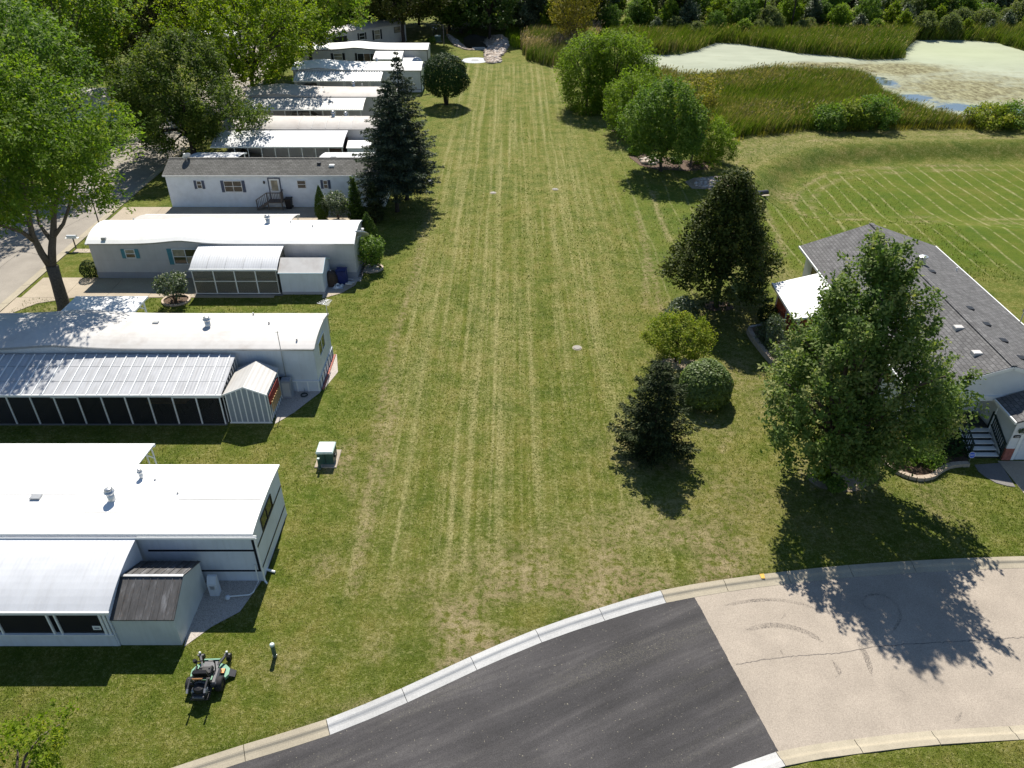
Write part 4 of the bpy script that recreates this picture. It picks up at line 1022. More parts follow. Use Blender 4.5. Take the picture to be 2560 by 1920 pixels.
# --- woodland beyond the pond: each tree its own object, sharing a few crowns
WOOD = [('leaf_dark', OVAL, 4.0, 11, 'dark'), ('leaf_mid', ROUND, 4.2, 10, 'mid'), ('leaf_grey', ROUND, 3.6, 8, 'grey'), ('leaf_yellow', OVAL, 3.2, 9, 'light'), ('leaf_maple', OVAL, 4.2, 13, 'tall'), ('leaf_willow', ROUND, 3.4, 8, 'bright'), ('scrub', ROUND, 4.0, 7.5, 'pale'), ('leaf_grey', OVAL, 3.0, 8.5, 'grey')]
protos = []
for i, (mt, pf, r, h, nm) in enumerate(WOOD):
    C, N, lv, D, base = crown_pts(200 + i, P_(pf, r), h * .12, h, 330, 24, 1.2, .36, lobes=.28, inner=.3, up=.55, out=.5)
    cm = leaves_mesh('crown', C, N, .5, M[mt], lv, .5, D, 200 + i)
    mb = MB(); rs = np.random.RandomState(i); tg = base[rs.choice(len(base), 8, replace=False)] * np.array([.8, .8, 1])
    limbs(mb, i, (0, 0, 0), h * .28, tg, .22, n=5)
    protos.append((cm, mb.mesh('trunk', M['bark_dark'], smooth=True)))
KIND = {'dark': 'dark green', 'mid': 'mid green', 'grey': 'grey-green', 'light': 'yellow-green', 'tall': 'deep green', 'bright': 'bright green', 'pale': 'pale olive'}
WOODS = []
def in_frame(x, y, r, h):
    for dx in (-r, 0, r):
        for z in (0, h * .5, h):
            yy, zz = y * _c - (z - CAM_H) * _s, y * _s + (z - CAM_H) * _c
            u, v = 1280 + CAM_F * (x + dx) / yy, 960 - CAM_F * zz / yy
            if -40 < u < 2600 and -60 < v < 1920: return True
    return False
def wood(kind, x, y, s, rz):
    cm, tm = protos[kind]; mt, pf, r, h, nm = WOOD[kind]
    if not in_frame(x, y, r * s, h * s): return None
    bush = s < .7
    t = thing('scrub_bush' if bush else 'woodland_tree', 'x', 'bush' if bush else 'tree', (x, y, lz(x, y)), 'bushes and trees of the far woodland')
    t.scale = (s, s, s * (0.9 + 0.2 * ((x * 7.3) % 1))); t.rotation_euler = (0, 0, rz)
    for n_, m_ in (('crown', cm), ('trunk', tm)): link(n_, m_, t)
    WOODS.append((t, x, y, KIND[nm], 'bush' if bush else 'tree'))
    return t
rw = random.Random(77)
# behind the homes (left of the gap)
for k in range(15):
    wood(rw.choice([0, 0, 4, 1]), -66 + k * 4.4 + rw.uniform(-1.5, 1.5), 168 + rw.uniform(-4, 6) - max(0, (k - 11)) * 1.0, rw.uniform(1.1, 1.5), rw.uniform(0, 6.28))
for k in range(9):
    wood(rw.choice([0, 4, 1]), -78 + k * 6.0, 138 + rw.uniform(-6, 8) if k < 4 else 182 + rw.uniform(-4, 4), rw.uniform(1.1, 1.5), rw.uniform(0, 6.28))
# middle: behind the rock basin
for k, (x, y, kd, s) in enumerate([(-3, 168, 2, 1.0), (2.5, 166, 2, 1.05), (7, 170, 0, 1.1), (4, 176, 0, 1.4), (-2, 178, 0, 1.4), (11, 164, 3, .7), (13.5, 168, 0, 1.2), (0, 186, 4, 1.5), (9, 184, 4, 1.4), (7.5, 163, 3, .55), (-8, 172, 0, 1.3), (-10, 180, 4, 1.3)]):
    wood(kd, x, y, s, rw.uniform(0, 6.28))
# right: the long belt of low scrub beyond the reeds, taller trees only behind it
x = 15.0
while x < 118:
    y0 = 163 + 2.5 * math.sin(x * .13)
    wood(rw.choice([6, 6, 5, 3, 5, 1, 7]), x + rw.uniform(-1, 1), y0 + rw.uniform(-1.5, 1.5), rw.uniform(.30, .52), rw.uniform(0, 6.28))
    wood(rw.choice([6, 5, 7, 3, 6, 1]), x + rw.uniform(-1.5, 1.5), y0 + 6 + rw.uniform(-1.5, 2), rw.uniform(.42, .66), rw.uniform(0, 6.28))
    wood(rw.choice([6, 5, 1, 5, 7, 0]), x + rw.uniform(-2, 2), y0 + 13 + rw.uniform(-2, 3), rw.uniform(.55, .85), rw.uniform(0, 6.28))
    if rw.random() < .95: wood(rw.choice([0, 1, 4, 2, 5]), x + rw.uniform(-2, 2), y0 + 24 + rw.uniform(-3, 4), rw.uniform(.6, .9), rw.uniform(0, 6.28))
    if rw.random() < .6: wood(rw.choice([0, 4, 4]), x + rw.uniform(-2, 2), y0 + 42 + rw.uniform(-3, 4), rw.uniform(1.0, 1.3), rw.uniform(0, 6.28))
    x += 4.0
# a label for each: its colour, the row and stretch of wood it stands in, and its turn from the left
ORD = ['first', 'second', 'third', 'fourth', 'fifth', 'sixth', 'seventh', 'eighth', 'ninth', 'tenth', 'eleventh', 'twelfth', 'thirteenth', 'fourteenth', 'fifteenth']
sets = {}
for w in WOODS:
    t, x, y, col, what = w
    where = 'behind the homes' if x < -11 else 'behind the stone basin' if x < 14.5 else 'beyond the far reeds'
    row = 'front' if y < 167 else 'second' if y < 174 else 'third' if y < 184 else 'back'
    sets.setdefault((col, what, row, where), []).append(w)
for (col, what, row, where), ws in sets.items():
    ws.sort(key=lambda w: w[1] / w[2])
    for k, w in enumerate(ws):
        w[0]['label'] = f'{col} {what}, {row} row {where}' + (f', {ORD[k]} such from the left' if len(ws) > 1 else '')
tree('airy_tree', 'tall airy yellowish tree with thin stems behind the willows', 'tree', (10.8, 151.0, 0), P_([(0, .4), (.3, .8), (.6, 1), (.85, .8), (1, .3)], 4.6), 1.0, 11.5, 420, 22, 1.2, .32, .34, 'leaf_gold', .14, 1.5, 130, 26, lobes=.2, inner=.35, up=.9, out=.35, bark='bark')
for i, (x, h) in enumerate([(29.5, 12), (31.8, 13), (34.0, 12.5), (50.0, 12), (55.5, 11)]):
    t = thing('bare_trunk_tree', ['thin dark stem standing up behind the far reeds, leftmost of five', 'thin dark stem behind the far reeds, second from the left', 'thin dark stem behind the far reeds, middle of five', 'thin dark stem behind the far reeds, fourth from the left', 'thin dark stem behind the far reeds, rightmost of five'][i], 'tree', (x, 168.5 + (i % 2) * 1.5, 0), 'thin dark trees behind the reeds')
    mb = MB(); mb.tube([(0, 0, -.1), (.1, 0, h * .4), (-.05, .1, h * .75), (.1, 0, h)], [.17, .13, .09, .03], 6)
    rr = random.Random(i)
    for j in range(8):
        z = h * rr.uniform(.35, .95); a = rr.uniform(0, 6.28); l = rr.uniform(.8, 2.0)
        mb.tube([(0, 0, z), (l * math.cos(a), l * math.sin(a), z + l * .9)], [.05, .012], 4)
    link('trunk', mb.mesh('trunk', M['bark_dark'], smooth=True), t)
    C, N, lv, D, base = crown_pts(300 + i, P_(OVAL, 1.7), h * .45, h + .6, 60, 16, .9, .3, inner=.5)
    link('crown', leaves_mesh('crown', C, N, .42, M['leaf_dark'], lv, .5, D, i), t)

# --- reeds round the pond
def reeds(name, label, poly, density, hgt, mat, seed, plume=0.0, edge=0.0, lean=(.35, -.05), excl=None):
    rs = np.random.RandomState(seed); poly = np.asarray(poly, float)
    x0, y0 = poly.min(0); x1, y1 = poly.max(0)
    n = int((x1 - x0) * (y1 - y0) * density)
    x = rs.uniform(x0, x1, n); y = rs.uniform(y0, y1, n)
    sd_ = poly_sdf(poly, x, y) + 1.2 * (vnoise(x, y, 2.2, seed + 1) - .5)
    keep = sd_ < 0
    for e in (excl or []): keep &= poly_sdf(e, x, y) > -0.15 + .9 * (vnoise(x, y, 1.6, 5) - .5)
    x, y = x[keep], y[keep]; n = len(x)
    z = land_z(x, y)
    hN = .5 * vnoise(x, y, 6.0, seed + 2) + .5 * vnoise(x, y, 1.8, seed + 8); h = hgt * (0.62 + 0.62 * hN) * rs.uniform(.65, 1.15, n)
    a = rs.uniform(0, math.pi, n); w = rs.uniform(.022, .05, n) * (hgt / 2.0)
    lx = h * (lean[0] * rs.uniform(.2, 1.2, n) + rs.normal(0, .12, n)); ly = h * (lean[1] + rs.normal(0, .12, n))
    ca, sa = np.cos(a) * w, np.sin(a) * w
    b0 = np.stack([x - ca, y - sa, z - .1], 1); b1 = np.stack([x + ca, y + sa, z - .1], 1)
    m0 = np.stack([x - ca + lx * .35, y - sa + ly * .35, z + h * .62], 1); m1 = np.stack([x + ca + lx * .35, y + sa + ly * .35, z + h * .62], 1)
    tp = np.stack([x + lx, y + ly, z + h], 1)
    V = np.stack([b0, b1, m1, m0, tp], 1).reshape(-1, 3)
    k = np.arange(n) * 5
    F = np.concatenate([np.stack([k, k + 1, k + 2], 1), np.stack([k, k + 2, k + 3], 1), np.stack([k + 3, k + 2, k + 4], 1)])
    lvb = np.clip(.25 + .5 * vnoise(x, y, 8.0, seed + 3) + rs.normal(0, .15, n) - .12 + .25 * (vnoise(x, y, 1.5, 9) - .5), 0, .8)
    brown = rs.rand(n) < .10 + .3 * sstep(.55, .8, vnoise(x, y, 5.0, seed + 4)); lvb[brown] = rs.uniform(.75, 1, brown.sum())
    pl_ = rs.rand(n) < plume * sstep(.35, .65, vnoise(x, y, 9.0, seed + 6))
    top = lvb.copy(); top[pl_] = 1.0
    lv = np.concatenate([lvb, lvb, top])
    Cn = tp[pl_]
    if len(Cn):
        q = len(Cn); s = .16 * rs.uniform(.7, 1.3, q)[:, None]; d = unit(rs.normal(0, 1, (q, 3)) * .3 + np.array([.5, 0, 1])); e = unit(np.cross(d, rs.normal(0, 1, (q, 3))))
        V2 = np.stack([Cn - d * s, Cn + e * s * .45, Cn + d * s * 1.3, Cn - e * s * .45], 1).reshape(-1, 3)
        kk = len(V) + np.arange(q) * 4
        F = np.concatenate([F, np.stack([kk, kk + 1, kk + 2], 1), np.stack([kk, kk + 2, kk + 3], 1)]); V = np.concatenate([V, V2]); lv = np.concatenate([lv, np.ones(2 * q)])
    o = link(name, np_mesh(name, V, F, M[mat], lv)); tag(o, label, 'reeds', None, 'stuff'); return o
def wp(*pix): return np.array([tuple(at(u, v))[:2] for u, v in pix])
reeds('reed_bed', 'broad near bed of green cattails between the lawn trees and the pale pond', wp((1585, 345), (1560, 200), (1610, 158), (1700, 168), (1790, 168), (1900, 157), (2000, 160), (2100, 162), (2165, 173), (2190, 192), (2215, 220), (2250, 242), (2330, 264), (2420, 273), (2640, 282), (2700, 312), (2400, 322), (2200, 322), (2000, 326), (1880, 338), (1840, 350), (1810, 330), (1740, 310)), 58, 1.75, 'reed', 401, plume=.12, excl=[POND])
reeds('reed_bed', 'far bed of brown-green cattails along the back shore of the pond', wp((1480, 100), (1560, 128), (1660, 133), (1740, 122), (1790, 103), (1920, 116), (2000, 128), (2170, 145), (2225, 143), (2262, 140), (2268, 112), (2295, 96), (2400, 96), (2490, 102), (2560, 122), (2800, 200), (2900, 120), (2700, 78), (2300, 82), (2000, 84), (1700, 84), (1500, 92)), 26, 2.3, 'reed', 402, plume=.05, excl=[POND])
reeds('grass_stand', 'tall pinkish-plumed grasses along the lawn left of the willows', wp((1312, 150), (1300, 110), (1330, 80), (1440, 72), (1500, 90), (1440, 150), (1425, 175), (1370, 166)), 26, 2.3, 'reed_pink', 403, plume=.55)
reeds('weeds', 'bright green weeds beside the pale stone basin', wp((1262, 88), (1275, 70), (1310, 60), (1330, 90), (1318, 122), (1280, 124)), 26, 1.2, 'leaf_willow', 404)
reeds('weeds', 'rusty and gold weeds along the foot of the reeds behind the mown bank', wp((1800, 370), (1850, 352), (1950, 333), (2100, 326), (2300, 321), (2560, 318), (2560, 324), (2200, 327), (2000, 331), (1900, 341), (1830, 362)), 22, .8, 'leaf_gold', 405)
for i, (u, v, r, h) in enumerate([(2075, 322, 2.2, 2.3), (2125, 320, 2.4, 2.7), (2180, 319, 2.7, 3.3), (2470, 318, 2.6, 2.2), (2545, 317, 2.8, 2.5)]):
    p = gat(u, v); tree('marsh_bush', ['dark bush left of the tallest marsh bush at the bank', 'green marsh bush in the middle of the bank-side group', 'tallest dark marsh bush behind the mown bank', 'dark scrub bush near the right edge of the bank', 'dark scrub bush at the right edge of the picture'][i], 'bush', p, P_(ROUND, r), .1, h, 170, 26, .7, .3, .28, ['leaf_mid', 'leaf_olive', 'leaf_mid', 'leaf_olive', 'leaf_mid'][i], .06, .5, 140 + i, 5)
# ------------------------------------------------------------------ pond and the stone basin
m = NT('pond_water')
P = m.pos()
def dist_to(x, y, sx_, sy_):
    mp = m.mapping(P, (1 / sx_, 1 / sy_, 0), loc=(-x / sx_, -y / sy_, 0))
    v = m.n('ShaderNodeVectorMath', operation='LENGTH'); m.l(mp, v.inputs[0]); return v.outputs['Value']
openw = None
for (x, y, a, b) in ((56.8, 125.0, 2.6, 5.0), (57.5, 114.5, 3.4, 4.0), (61.5, 109.5, 4.5, 3.6), (67.0, 107.5, 5.0, 3.0)):
    f = m.math('SUBTRACT', 1.25, dist_to(x, y, a, b), True)
    openw = f if openw is None else m.math('MAXIMUM', openw, f)
brown = m.math('MAXIMUM', m.math('SUBTRACT', 1.25, dist_to(62, 133.5, 12, 6.0), True), m.math('SUBTRACT', 1.1, dist_to(52, 137.0, 10, 3.0), True))
brown = m.math('MAXIMUM', brown, m.math('MULTIPLY', m.math('SUBTRACT', 1.3, dist_to(68, 120, 16, 14), True), .7))
n1 = m.noise(m.mapping(P, (.55, .8, 1)), .55, 6.0, .7); n2 = m.noise(m.mapping(P, (1, .5, 1)), 1.6, 5.0, .7)
weed = m.ramp(m.noise(m.mapping(P, (.2, .35, 1)), .8, 5.0, .6), [(.3, (.30, .325, .25)), (.7, (.37, .395, .305))])
far = m.math('SUBTRACT', 1.2, dist_to(80, 148, 22, 16), True)
weed = m.mix(m.math('MULTIPLY', far, .5), weed, (.38, .42, .25))
bcol = m.ramp(n2, [(.35, (.10, .085, .045)), (.65, (.30, .29, .17))])
bm = m.ramp(m.math('ADD', m.math('MULTIPLY', brown, .75), m.math('SUBTRACT', n1, .5)), [(.10, 0), (.5, .95)])
weed = m.mix(bm, weed, bcol)
om = m.ramp(m.math('ADD', openw, m.math('MULTIPLY', m.math('SUBTRACT', n1, .5), 1.9)), [(.46, 0), (.78, .9)])
m.color(weed); m.set(.95, 0, .03)
gl = m.n('ShaderNodeBsdfPrincipled'); gl.inputs['Base Color'].default_value = (.03, .035, .03, 1); gl.inputs['Roughness'].default_value = .06; gl.inputs['Specular IOR Level'].default_value = .9; gl.inputs['IOR'].default_value = 1.6
gs = m.n('ShaderNodeBsdfGlossy'); gs.inputs['Color'].default_value = (.75, .75, .72, 1); gs.inputs['Roughness'].default_value = .05
gm_ = m.n('ShaderNodeMixShader'); gm_.inputs[0].default_value = .38; m.l(gl.outputs[0], gm_.inputs[1]); m.l(gs.outputs[0], gm_.inputs[2])
mx = m.n('ShaderNodeMixShader'); m.l(om, mx.inputs[0]); m.l(m.bsdf.outputs[0], mx.inputs[1]); m.l(gm_.outputs[0], mx.inputs[2]); m.l(mx.outputs[0], m.out.inputs['Surface'])
M['pond_water'] = m.mat
mb = MB(); mb.add([(15, 92, -.42), (120, 92, -.42), (120, 190, -.42), (15, 190, -.42)], [(0, 1, 2, 3)])
tag(mb.build('pond', M['pond_water']), 'shallow pond covered in pale green duckweed with open blue patches', None, kind='structure')
M['ditch_water'] = simple('ditch_water', (.02, .018, .012), .6, spec=.08)
mb = MB(); mb.add([(-14, 150, -.85), (-2, 150, -.85), (-2, 175, -.85), (-14, 175, -.85)], [(0, 1, 2, 3)])
tag(mb.build('basin_water', M['ditch_water']), 'dark water lying in the stone basin', None, kind='structure')

def stones(name, label, polys, n, smin, smax, mat, seed, sink=.3, flat=.6):
    """loose stones, too many and small to pick apart: one object"""
    rs = np.random.RandomState(seed)
    ico = np.array([(0, 0, -1), (.72, -.53, -.45), (-.28, -.85, -.45), (-.89, 0, -.45), (-.28, .85, -.45), (.72, .53, -.45), (.28, -.85, .45), (-.72, -.53, .45), (-.72, .53, .45), (.28, .85, .45), (.89, 0, .45), (0, 0, 1)])
    tri = np.array([(0, 1, 2), (1, 0, 5), (0, 2, 3), (0, 3, 4), (0, 4, 5), (1, 5, 10), (2, 1, 6), (3, 2, 7), (4, 3, 8), (5, 4, 9), (1, 10, 6), (2, 6, 7), (3, 7, 8), (4, 8, 9), (5, 9, 10), (6, 10, 11), (7, 6, 11), (8, 7, 11), (9, 8, 11), (10, 9, 11)])
    Vs, Fs, Ls = [], [], []; c = 0
    for poly in polys:
        poly = np.asarray(poly); x0, y0 = poly.min(0); x1, y1 = poly.max(0)
        k = 0
        while k < n // len(polys):
            x, y = rs.uniform(x0, x1), rs.uniform(y0, y1)
            if poly_sdf(poly, np.array([x]), np.array([y]))[0] > 0: continue
            s = rs.uniform(smin, smax); sc = s * rs.uniform(.6, 1.2, 3) * np.array([1, 1, flat])
            a = rs.rand() * 6.28; ca, sa = math.cos(a), math.sin(a)
            v = ico * sc * rs.uniform(.75, 1.2, (12, 1)); v = np.stack([v[:, 0] * ca - v[:, 1] * sa, v[:, 0] * sa + v[:, 1] * ca, v[:, 2]], 1)
            Vs.append(v + np.array([x, y, lz(x, y) + s * (flat - sink)])); Fs.append(tri + 12 * c); Ls.append(np.full(20, rs.rand())); c += 1; k += 1
    o = link(name, np_mesh(name, np.concatenate(Vs), np.concatenate(Fs), M[mat], np.concatenate(Ls)))
    return tag(o, label, 'stones', None, 'stuff')
m = NT('pale_stone'); m.set(.85, 0, .15); a = m.n('ShaderNodeAttribute', attribute_name='lv')
m.color(m.ramp(a.outputs['Fac'], [(0, (.30, .24, .19)), (.5, (.44, .37, .31)), (1, (.56, .51, .46))])); M['pale_stone'] = m.mat
RIP = wp((1120, 86), (1128, 90), (1150, 100), (1178, 118), (1186, 124), (1178, 125), (1160, 121), (1138, 111), (1125, 99))
RIP2 = wp((1200, 92), (1230, 82), (1250, 87), (1268, 98), (1271, 115), (1262, 132), (1252, 142), (1250, 157), (1222, 160), (1212, 150), (1211, 122), (1225, 110), (1215, 98))
stones('riprap', 'pale broken stones lining the basin at the far end of the lawn', [RIP, RIP2, RIP2, RIP2], 1900, .22, .48, 'pale_stone', 9, sink=.45)
def sheet(name, poly, z, mat, label=None):
    poly = np.asarray(poly); xs = np.arange(poly[:, 0].min(), poly[:, 0].max() + .4, .35); ys = np.arange(poly[:, 1].min(), poly[:, 1].max() + .4, .35)
    mb = MB()
    mb.add([(p[0], p[1], lz(p[0], p[1]) + z) for p in poly], [tuple(range(len(poly)))])
    return tag(mb.build(name, M[mat]), label, None, kind='structure')
def ell(cx, cy, rx, ry, n=28, wob=.06, seed=0):
    r_ = random.Random(seed); return [(cx + rx * math.cos(6.2832 * k / n) * (1 + r_.uniform(-wob, wob)), cy + ry * math.sin(6.2832 * k / n) * (1 + r_.uniform(-wob, wob))) for k in range(n)]
g0, g1 = at(1161, 151), at(1218, 151); gc = at(1192, 151)
gm = at(1188, 151); mb = MB()
mb.lathe((gm.x, gm.y, .0), [(2.35, -.05), (2.3, .02), (.0, .05)], 32)
tag(mb.build('gravel_pad', M['gravel_grey']), 'round pad of light grey gravel beside the stones', None, kind='structure')
t = thing('drain_grate', 'dark slotted drain grate set in the round gravel pad', 'drain', (gm.x, gm.y, .05))
mb = MB(); mb.box(gm.x - .62, gm.x + .62, gm.y - .42, gm.y + .42, .03, .07); mb.build('frame', M['grey_metal'], t)
for k in range(7):
    mb = MB(); mb.box(gm.x - .55 + k * .16, gm.x - .47 + k * .16, gm.y - .36, gm.y + .36, .072, .09); mb.build('slat', M['black_trim'], t)
w0, w1 = at(1181, 121), at(1213, 121)
MB().bbox(w0.x, w1.x, w0.y, w0.y + .35, -1.3, .16, .03); mb = MB(); mb.bbox(w0.x, w1.x, w0.y, w0.y + .35, -1.3, .16, .03)
tag(mb.build('headwall', M['kerb_new']), 'short white concrete headwall at the edge of the basin', 'wall')
mb = MB(); p0, p1 = at(1180, 126), at(1212, 138)
mb.prism([(p0.x, p1.y), (p1.x, p1.y), (p1.x, p0.y), (p0.x, p0.y)], .0, .02)

# mulch beds and rocks by the clump of trees
sheet('mulch_bed', wp((1572, 392), (1600, 384), (1660, 392), (1700, 400), (1770, 405), (1770, 424), (1720, 428), (1640, 424), (1600, 414)), .03, 'mulch', 'mulched bed under the bare-trunk tree')
sheet('mulch_bed', wp((1520, 320), (1545, 318), (1590, 345), (1560, 350)), .03, 'mulch', 'strip of red mulch at the foot of the willow shrub')
stones('rock_pile', 'pale rocks lying in the mulch left of the bare trunk', [wp((1600, 400), (1625, 395), (1650, 401), (1640, 412), (1610, 412))], 60, .2, .45, 'pale_stone', 10, sink=.3)
SP_ = wp((1712, 455), (1735, 445), (1800, 440), (1855, 444), (1830, 462), (1780, 474), (1730, 472))
sheet('stone_spill_bed', SP_, .03, 'soil', 'bare soil round the white stone spill')
stones('stone_spill', 'white broken stones spilling from the bank above the dark olive tree', [wp((1738, 450), (1790, 444), (1835, 447), (1815, 462), (1770, 471), (1740, 466))], 320, .12, .3, 'pale_stone', 11, sink=.35)
t = thing('culvert_pipe', 'dark flared end of a drain pipe coming out of the field', 'pipe', tuple(at(1900, 478)))
c = at(1900, 478); z = lz(c.x, c.y); mb = MB()
mb.tube([(c.x + .9, c.y + .5, z + .05), (c.x, c.y, z + .12), (c.x - .5, c.y - .3, z + .12)], [.26, .28, .42], 14, False); mb.build('pipe', M['dark_metal'], t)
mb = MB(); mb.bar((c.x - .9, c.y - .55, z + .03), (c.x + .9, c.y - .25, z + .03), .3, .06); mb.build('apron', M['kerb_old'], t)
# ------------------------------------------------------------------ mobile homes
def window(parent, xa, xb, za, zb, y, cols=1, rows=2, fm='white_paint', gm='glass', shutter=None, sw=.28, name='window'):
    """window in a wall facing -Y: frame stands proud, each pane is a piece of glass set back in it"""
    if shutter:
        for a, b in ((xa, xa + sw), (xb - sw, xb)):
            mb = MB(); mb.bbox(a, b, y - .045, y, za - .02, zb + .02, .008); mb.build('shutter', M[shutter], parent)
        xa, xb = xa + sw + .01, xb - sw - .01
    f = .05; mb = MB()
    mb.box(xa, xb, y - .05, y + .02, za, za + f); mb.box(xa, xb, y - .05, y + .02, zb - f, zb)
    mb.box(xa, xa + f, y - .05, y + .02, za + f, zb - f); mb.box(xb - f, xb, y - .05, y + .02, za + f, zb - f)
    pw = (xb - xa - f) / cols; ph = (zb - za - f) / rows
    for i in range(1, cols): mb.box(xa + i * pw, xa + i * pw + f, y - .045, y + .02, za + f, zb - f)
    for c in range(cols):
        for j in range(1, rows): mb.box(xa + f + c * pw, xa + (c + 1) * pw, y - .04, y + .02, za + j * ph, za + j * ph + f)
    fr = mb.build(name, M[fm], parent)
    for i in range(cols):
        for j in range(rows):
            x = xa + f + i * pw; z = za + f + j * ph
            mb = MB(); mb.box(x, x + pw - f, y - .015, y - .008, z, z + ph - f)
            g = gm[(i + j) % len(gm)] if isinstance(gm, list) else gm
            mb.build('pane', M[g], fr)
    return fr
def windowX(parent, x, ya, yb, za, zb, cols=1, rows=1, fm='white_paint', gm='glass'):
    f = .05; mb = MB()
    mb.box(x - .02, x + .05, ya, yb, za, za + f); mb.box(x - .02, x + .05, ya, yb, zb - f, zb)
    mb.box(x - .02, x + .05, ya, ya + f, za + f, zb - f); mb.box(x - .02, x + .05, yb - f, yb, za + f, zb - f)
    pw = (yb - ya - f) / cols
    for i in range(1, cols): mb.box(x - .02, x + .045, ya + i * pw, ya + i * pw + f, za + f, zb - f)
    fr = mb.build('window', M[fm], parent)
    for i in range(cols):
        mb = MB(); mb.box(x + .008, x + .015, ya + f + i * pw, ya + (i + 1) * pw, za + f, zb - f); mb.build('pane', M[gm], fr)
    return fr

class Home:
    """long single-wide home lying along X with an arched (or low pitched) sheet roof"""
    def __init__(s, name, label, x0, x1, y0, y1, eave, rise, wall, roof, bumps=(), skirt=None, gable=False, over=.12, cat='mobile home', lap=False, roof_th=.09):
        s.x0, s.x1, s.y0, s.y1, s.eave, s.rise, s.bumps, s.gable = x0, x1, y0, y1, eave, rise, bumps, gable
        s.t = thing(name, label, cat, (x1, y0, 0))
        nxs = 72 if bumps else 2
        xs = np.linspace(x0, x1, nxs)
        # walls
        mb = MB()
        if lap:
            rows = int(eave / .16); prof = []
            for k in range(rows):
                z = k * eave / rows; z2 = (k + 1) * eave / rows
                prof += [(y0 - .022, z), (y0, z2)]
            prof += [(y0 + .1, eave), (y0 + .1, 0)]
            mb.prismX(prof, x0, x1)
        else:
            top = [(x, y0, s.z(x, 0) - .02) for x in xs]
            n = len(xs)
            mb.add([(x, y0, 0) for x in xs] + top, [(i, i + 1, n + i + 1, n + i) for i in range(n - 1)])
        mb.build('wall', M[wall], s.t)
        mb = MB(); mb.add([(x0, y1, 0), (x1, y1, 0), (x1, y1, eave - .02), (x0, y1, eave - .02)], [(1, 0, 3, 2)]); mb.build('wall', M[wall], s.t)
        side = M.get(wall + '_side', M[wall])
        for x, flip in ((x1, 0), (x0, 1)):
            ss = np.linspace(0, 1, 15)
            pts = [(x, y0, 0)] + [(x, y0 + (y1 - y0) * q, s.z(x, q) - .02) for q in ss] + [(x, y1, 0)]
            f = tuple(range(len(pts))); mb = MB(); mb.add(pts, [f if flip else f[::-1]]); mb.build('end_wall', side, s.t)
        # roof: closed sheet with a rolled edge
        ss = np.linspace(-over / (y1 - y0), 1 + over / (y1 - y0), 3 if gable else 15)
        if gable: ss = np.array([ss[0], .5, ss[-1]])
        xr = xs.copy(); xr[0] -= .18; xr[-1] += .10
        vs = []
        for dz in (0.0, -roof_th):
            for x, xo in zip(xr, xs):
                for q in ss: vs.append((x, y0 + (y1 - y0) * q, s.z(xo, q) + dz + roof_th * .6))
        k = len(ss); n = len(xr); o = n * k; fs = []
        for i in range(n - 1):
            for j in range(k - 1):
                a = i * k + j
                fs.append((a, a + k, a + k + 1, a + 1)); fs.append((o + a, o + a + 1, o + a + k + 1, o + a + k))
            fs.append((i * k, o + i * k, o + (i + 1) * k, (i + 1) * k)); a = i * k + k - 1
            fs.append((a, a + k, o + a + k, o + a))
        for i in (0, n - 1):
            for j in range(k - 1):
                a = i * k + j; fs.append((a, a + 1, o + a + 1, o + a) if i == 0 else (a, o + a, o + a + 1, a + 1))
        mb = MB(); mb.add(vs, fs); s.roof = mb.build('roof', M[roof], s.t)
        if skirt:
            hs, mt = skirt
            mb = MB(); mb.box(x0 - .01, x1 + .015, y0 - .03, y0 - .004, 0, hs); mb.build('skirting', M[mt], s.t)
            mb = MB(); mb.box(x1 + .004, x1 + .03, y0, y1, 0, hs); mb.build('skirting', M.get(mt), s.t)
    def bump(s, x): return sum(h * math.exp(-(abs(x - c) / w) ** 1.6) for c, w, h in s.bumps)
    def z(s, x, q):
        q = float(q); qq = min(max(q, -.05), 1.05)
        arch = (1 - abs(2 * qq - 1)) if s.gable else 1 - abs(2 * qq - 1) ** 2.2
        return s.eave + s.rise * arch + s.bump(x)
    def y(s, q): return s.y0 + (s.y1 - s.y0) * q
    def vent(s, x, q, h=.62, r=.16, name='roof_vent'):
        """sheet-metal chimney with a rain cap"""
        z = s.z(x, q); c = (x, s.y(q), z - .02)
        mb = MB(); mb.lathe(c, [(r * 1.5, 0), (r * 1.1, .06), (r, .10), (r, h * .5), (r * .85, h * .52), (r * .85, h * .66), (r * 1.35, h * .68), (r * 1.4, h * .76), (r * .9, h * .8), (r * .7, h * .92), (r * 1.1, h * .94), (r * .5, h)], 14)
        return mb.build(name, M['galv'], s.t, True)
    def pipe(s, x, q, h=.22, r=.045):
        z = s.z(x, q); mb = MB(); mb.lathe((x, s.y(q), z), [(r * 2.2, 0), (r * 1.2, .05), (r, h), (r * .4, h)], 8); return mb.build('vent_pipe', M['grey_metal'], s.t)
    def band(s, z0, z1, xa, xb, mat='black_trim', proud=.018):
        mb = MB(); mb.box(xa, xb, s.y0 - proud, s.y0 - .002, z0, z1); return mb.build('trim_band', M[mat], s.t)
    def band_end(s, z0, z1, ya=None, yb=None, mat='black_trim'):
        mb = MB(); mb.box(s.x1 + .002, s.x1 + .018, ya or s.y0, yb or s.y1, z0, z1); return mb.build('trim_band', M[mat], s.t)
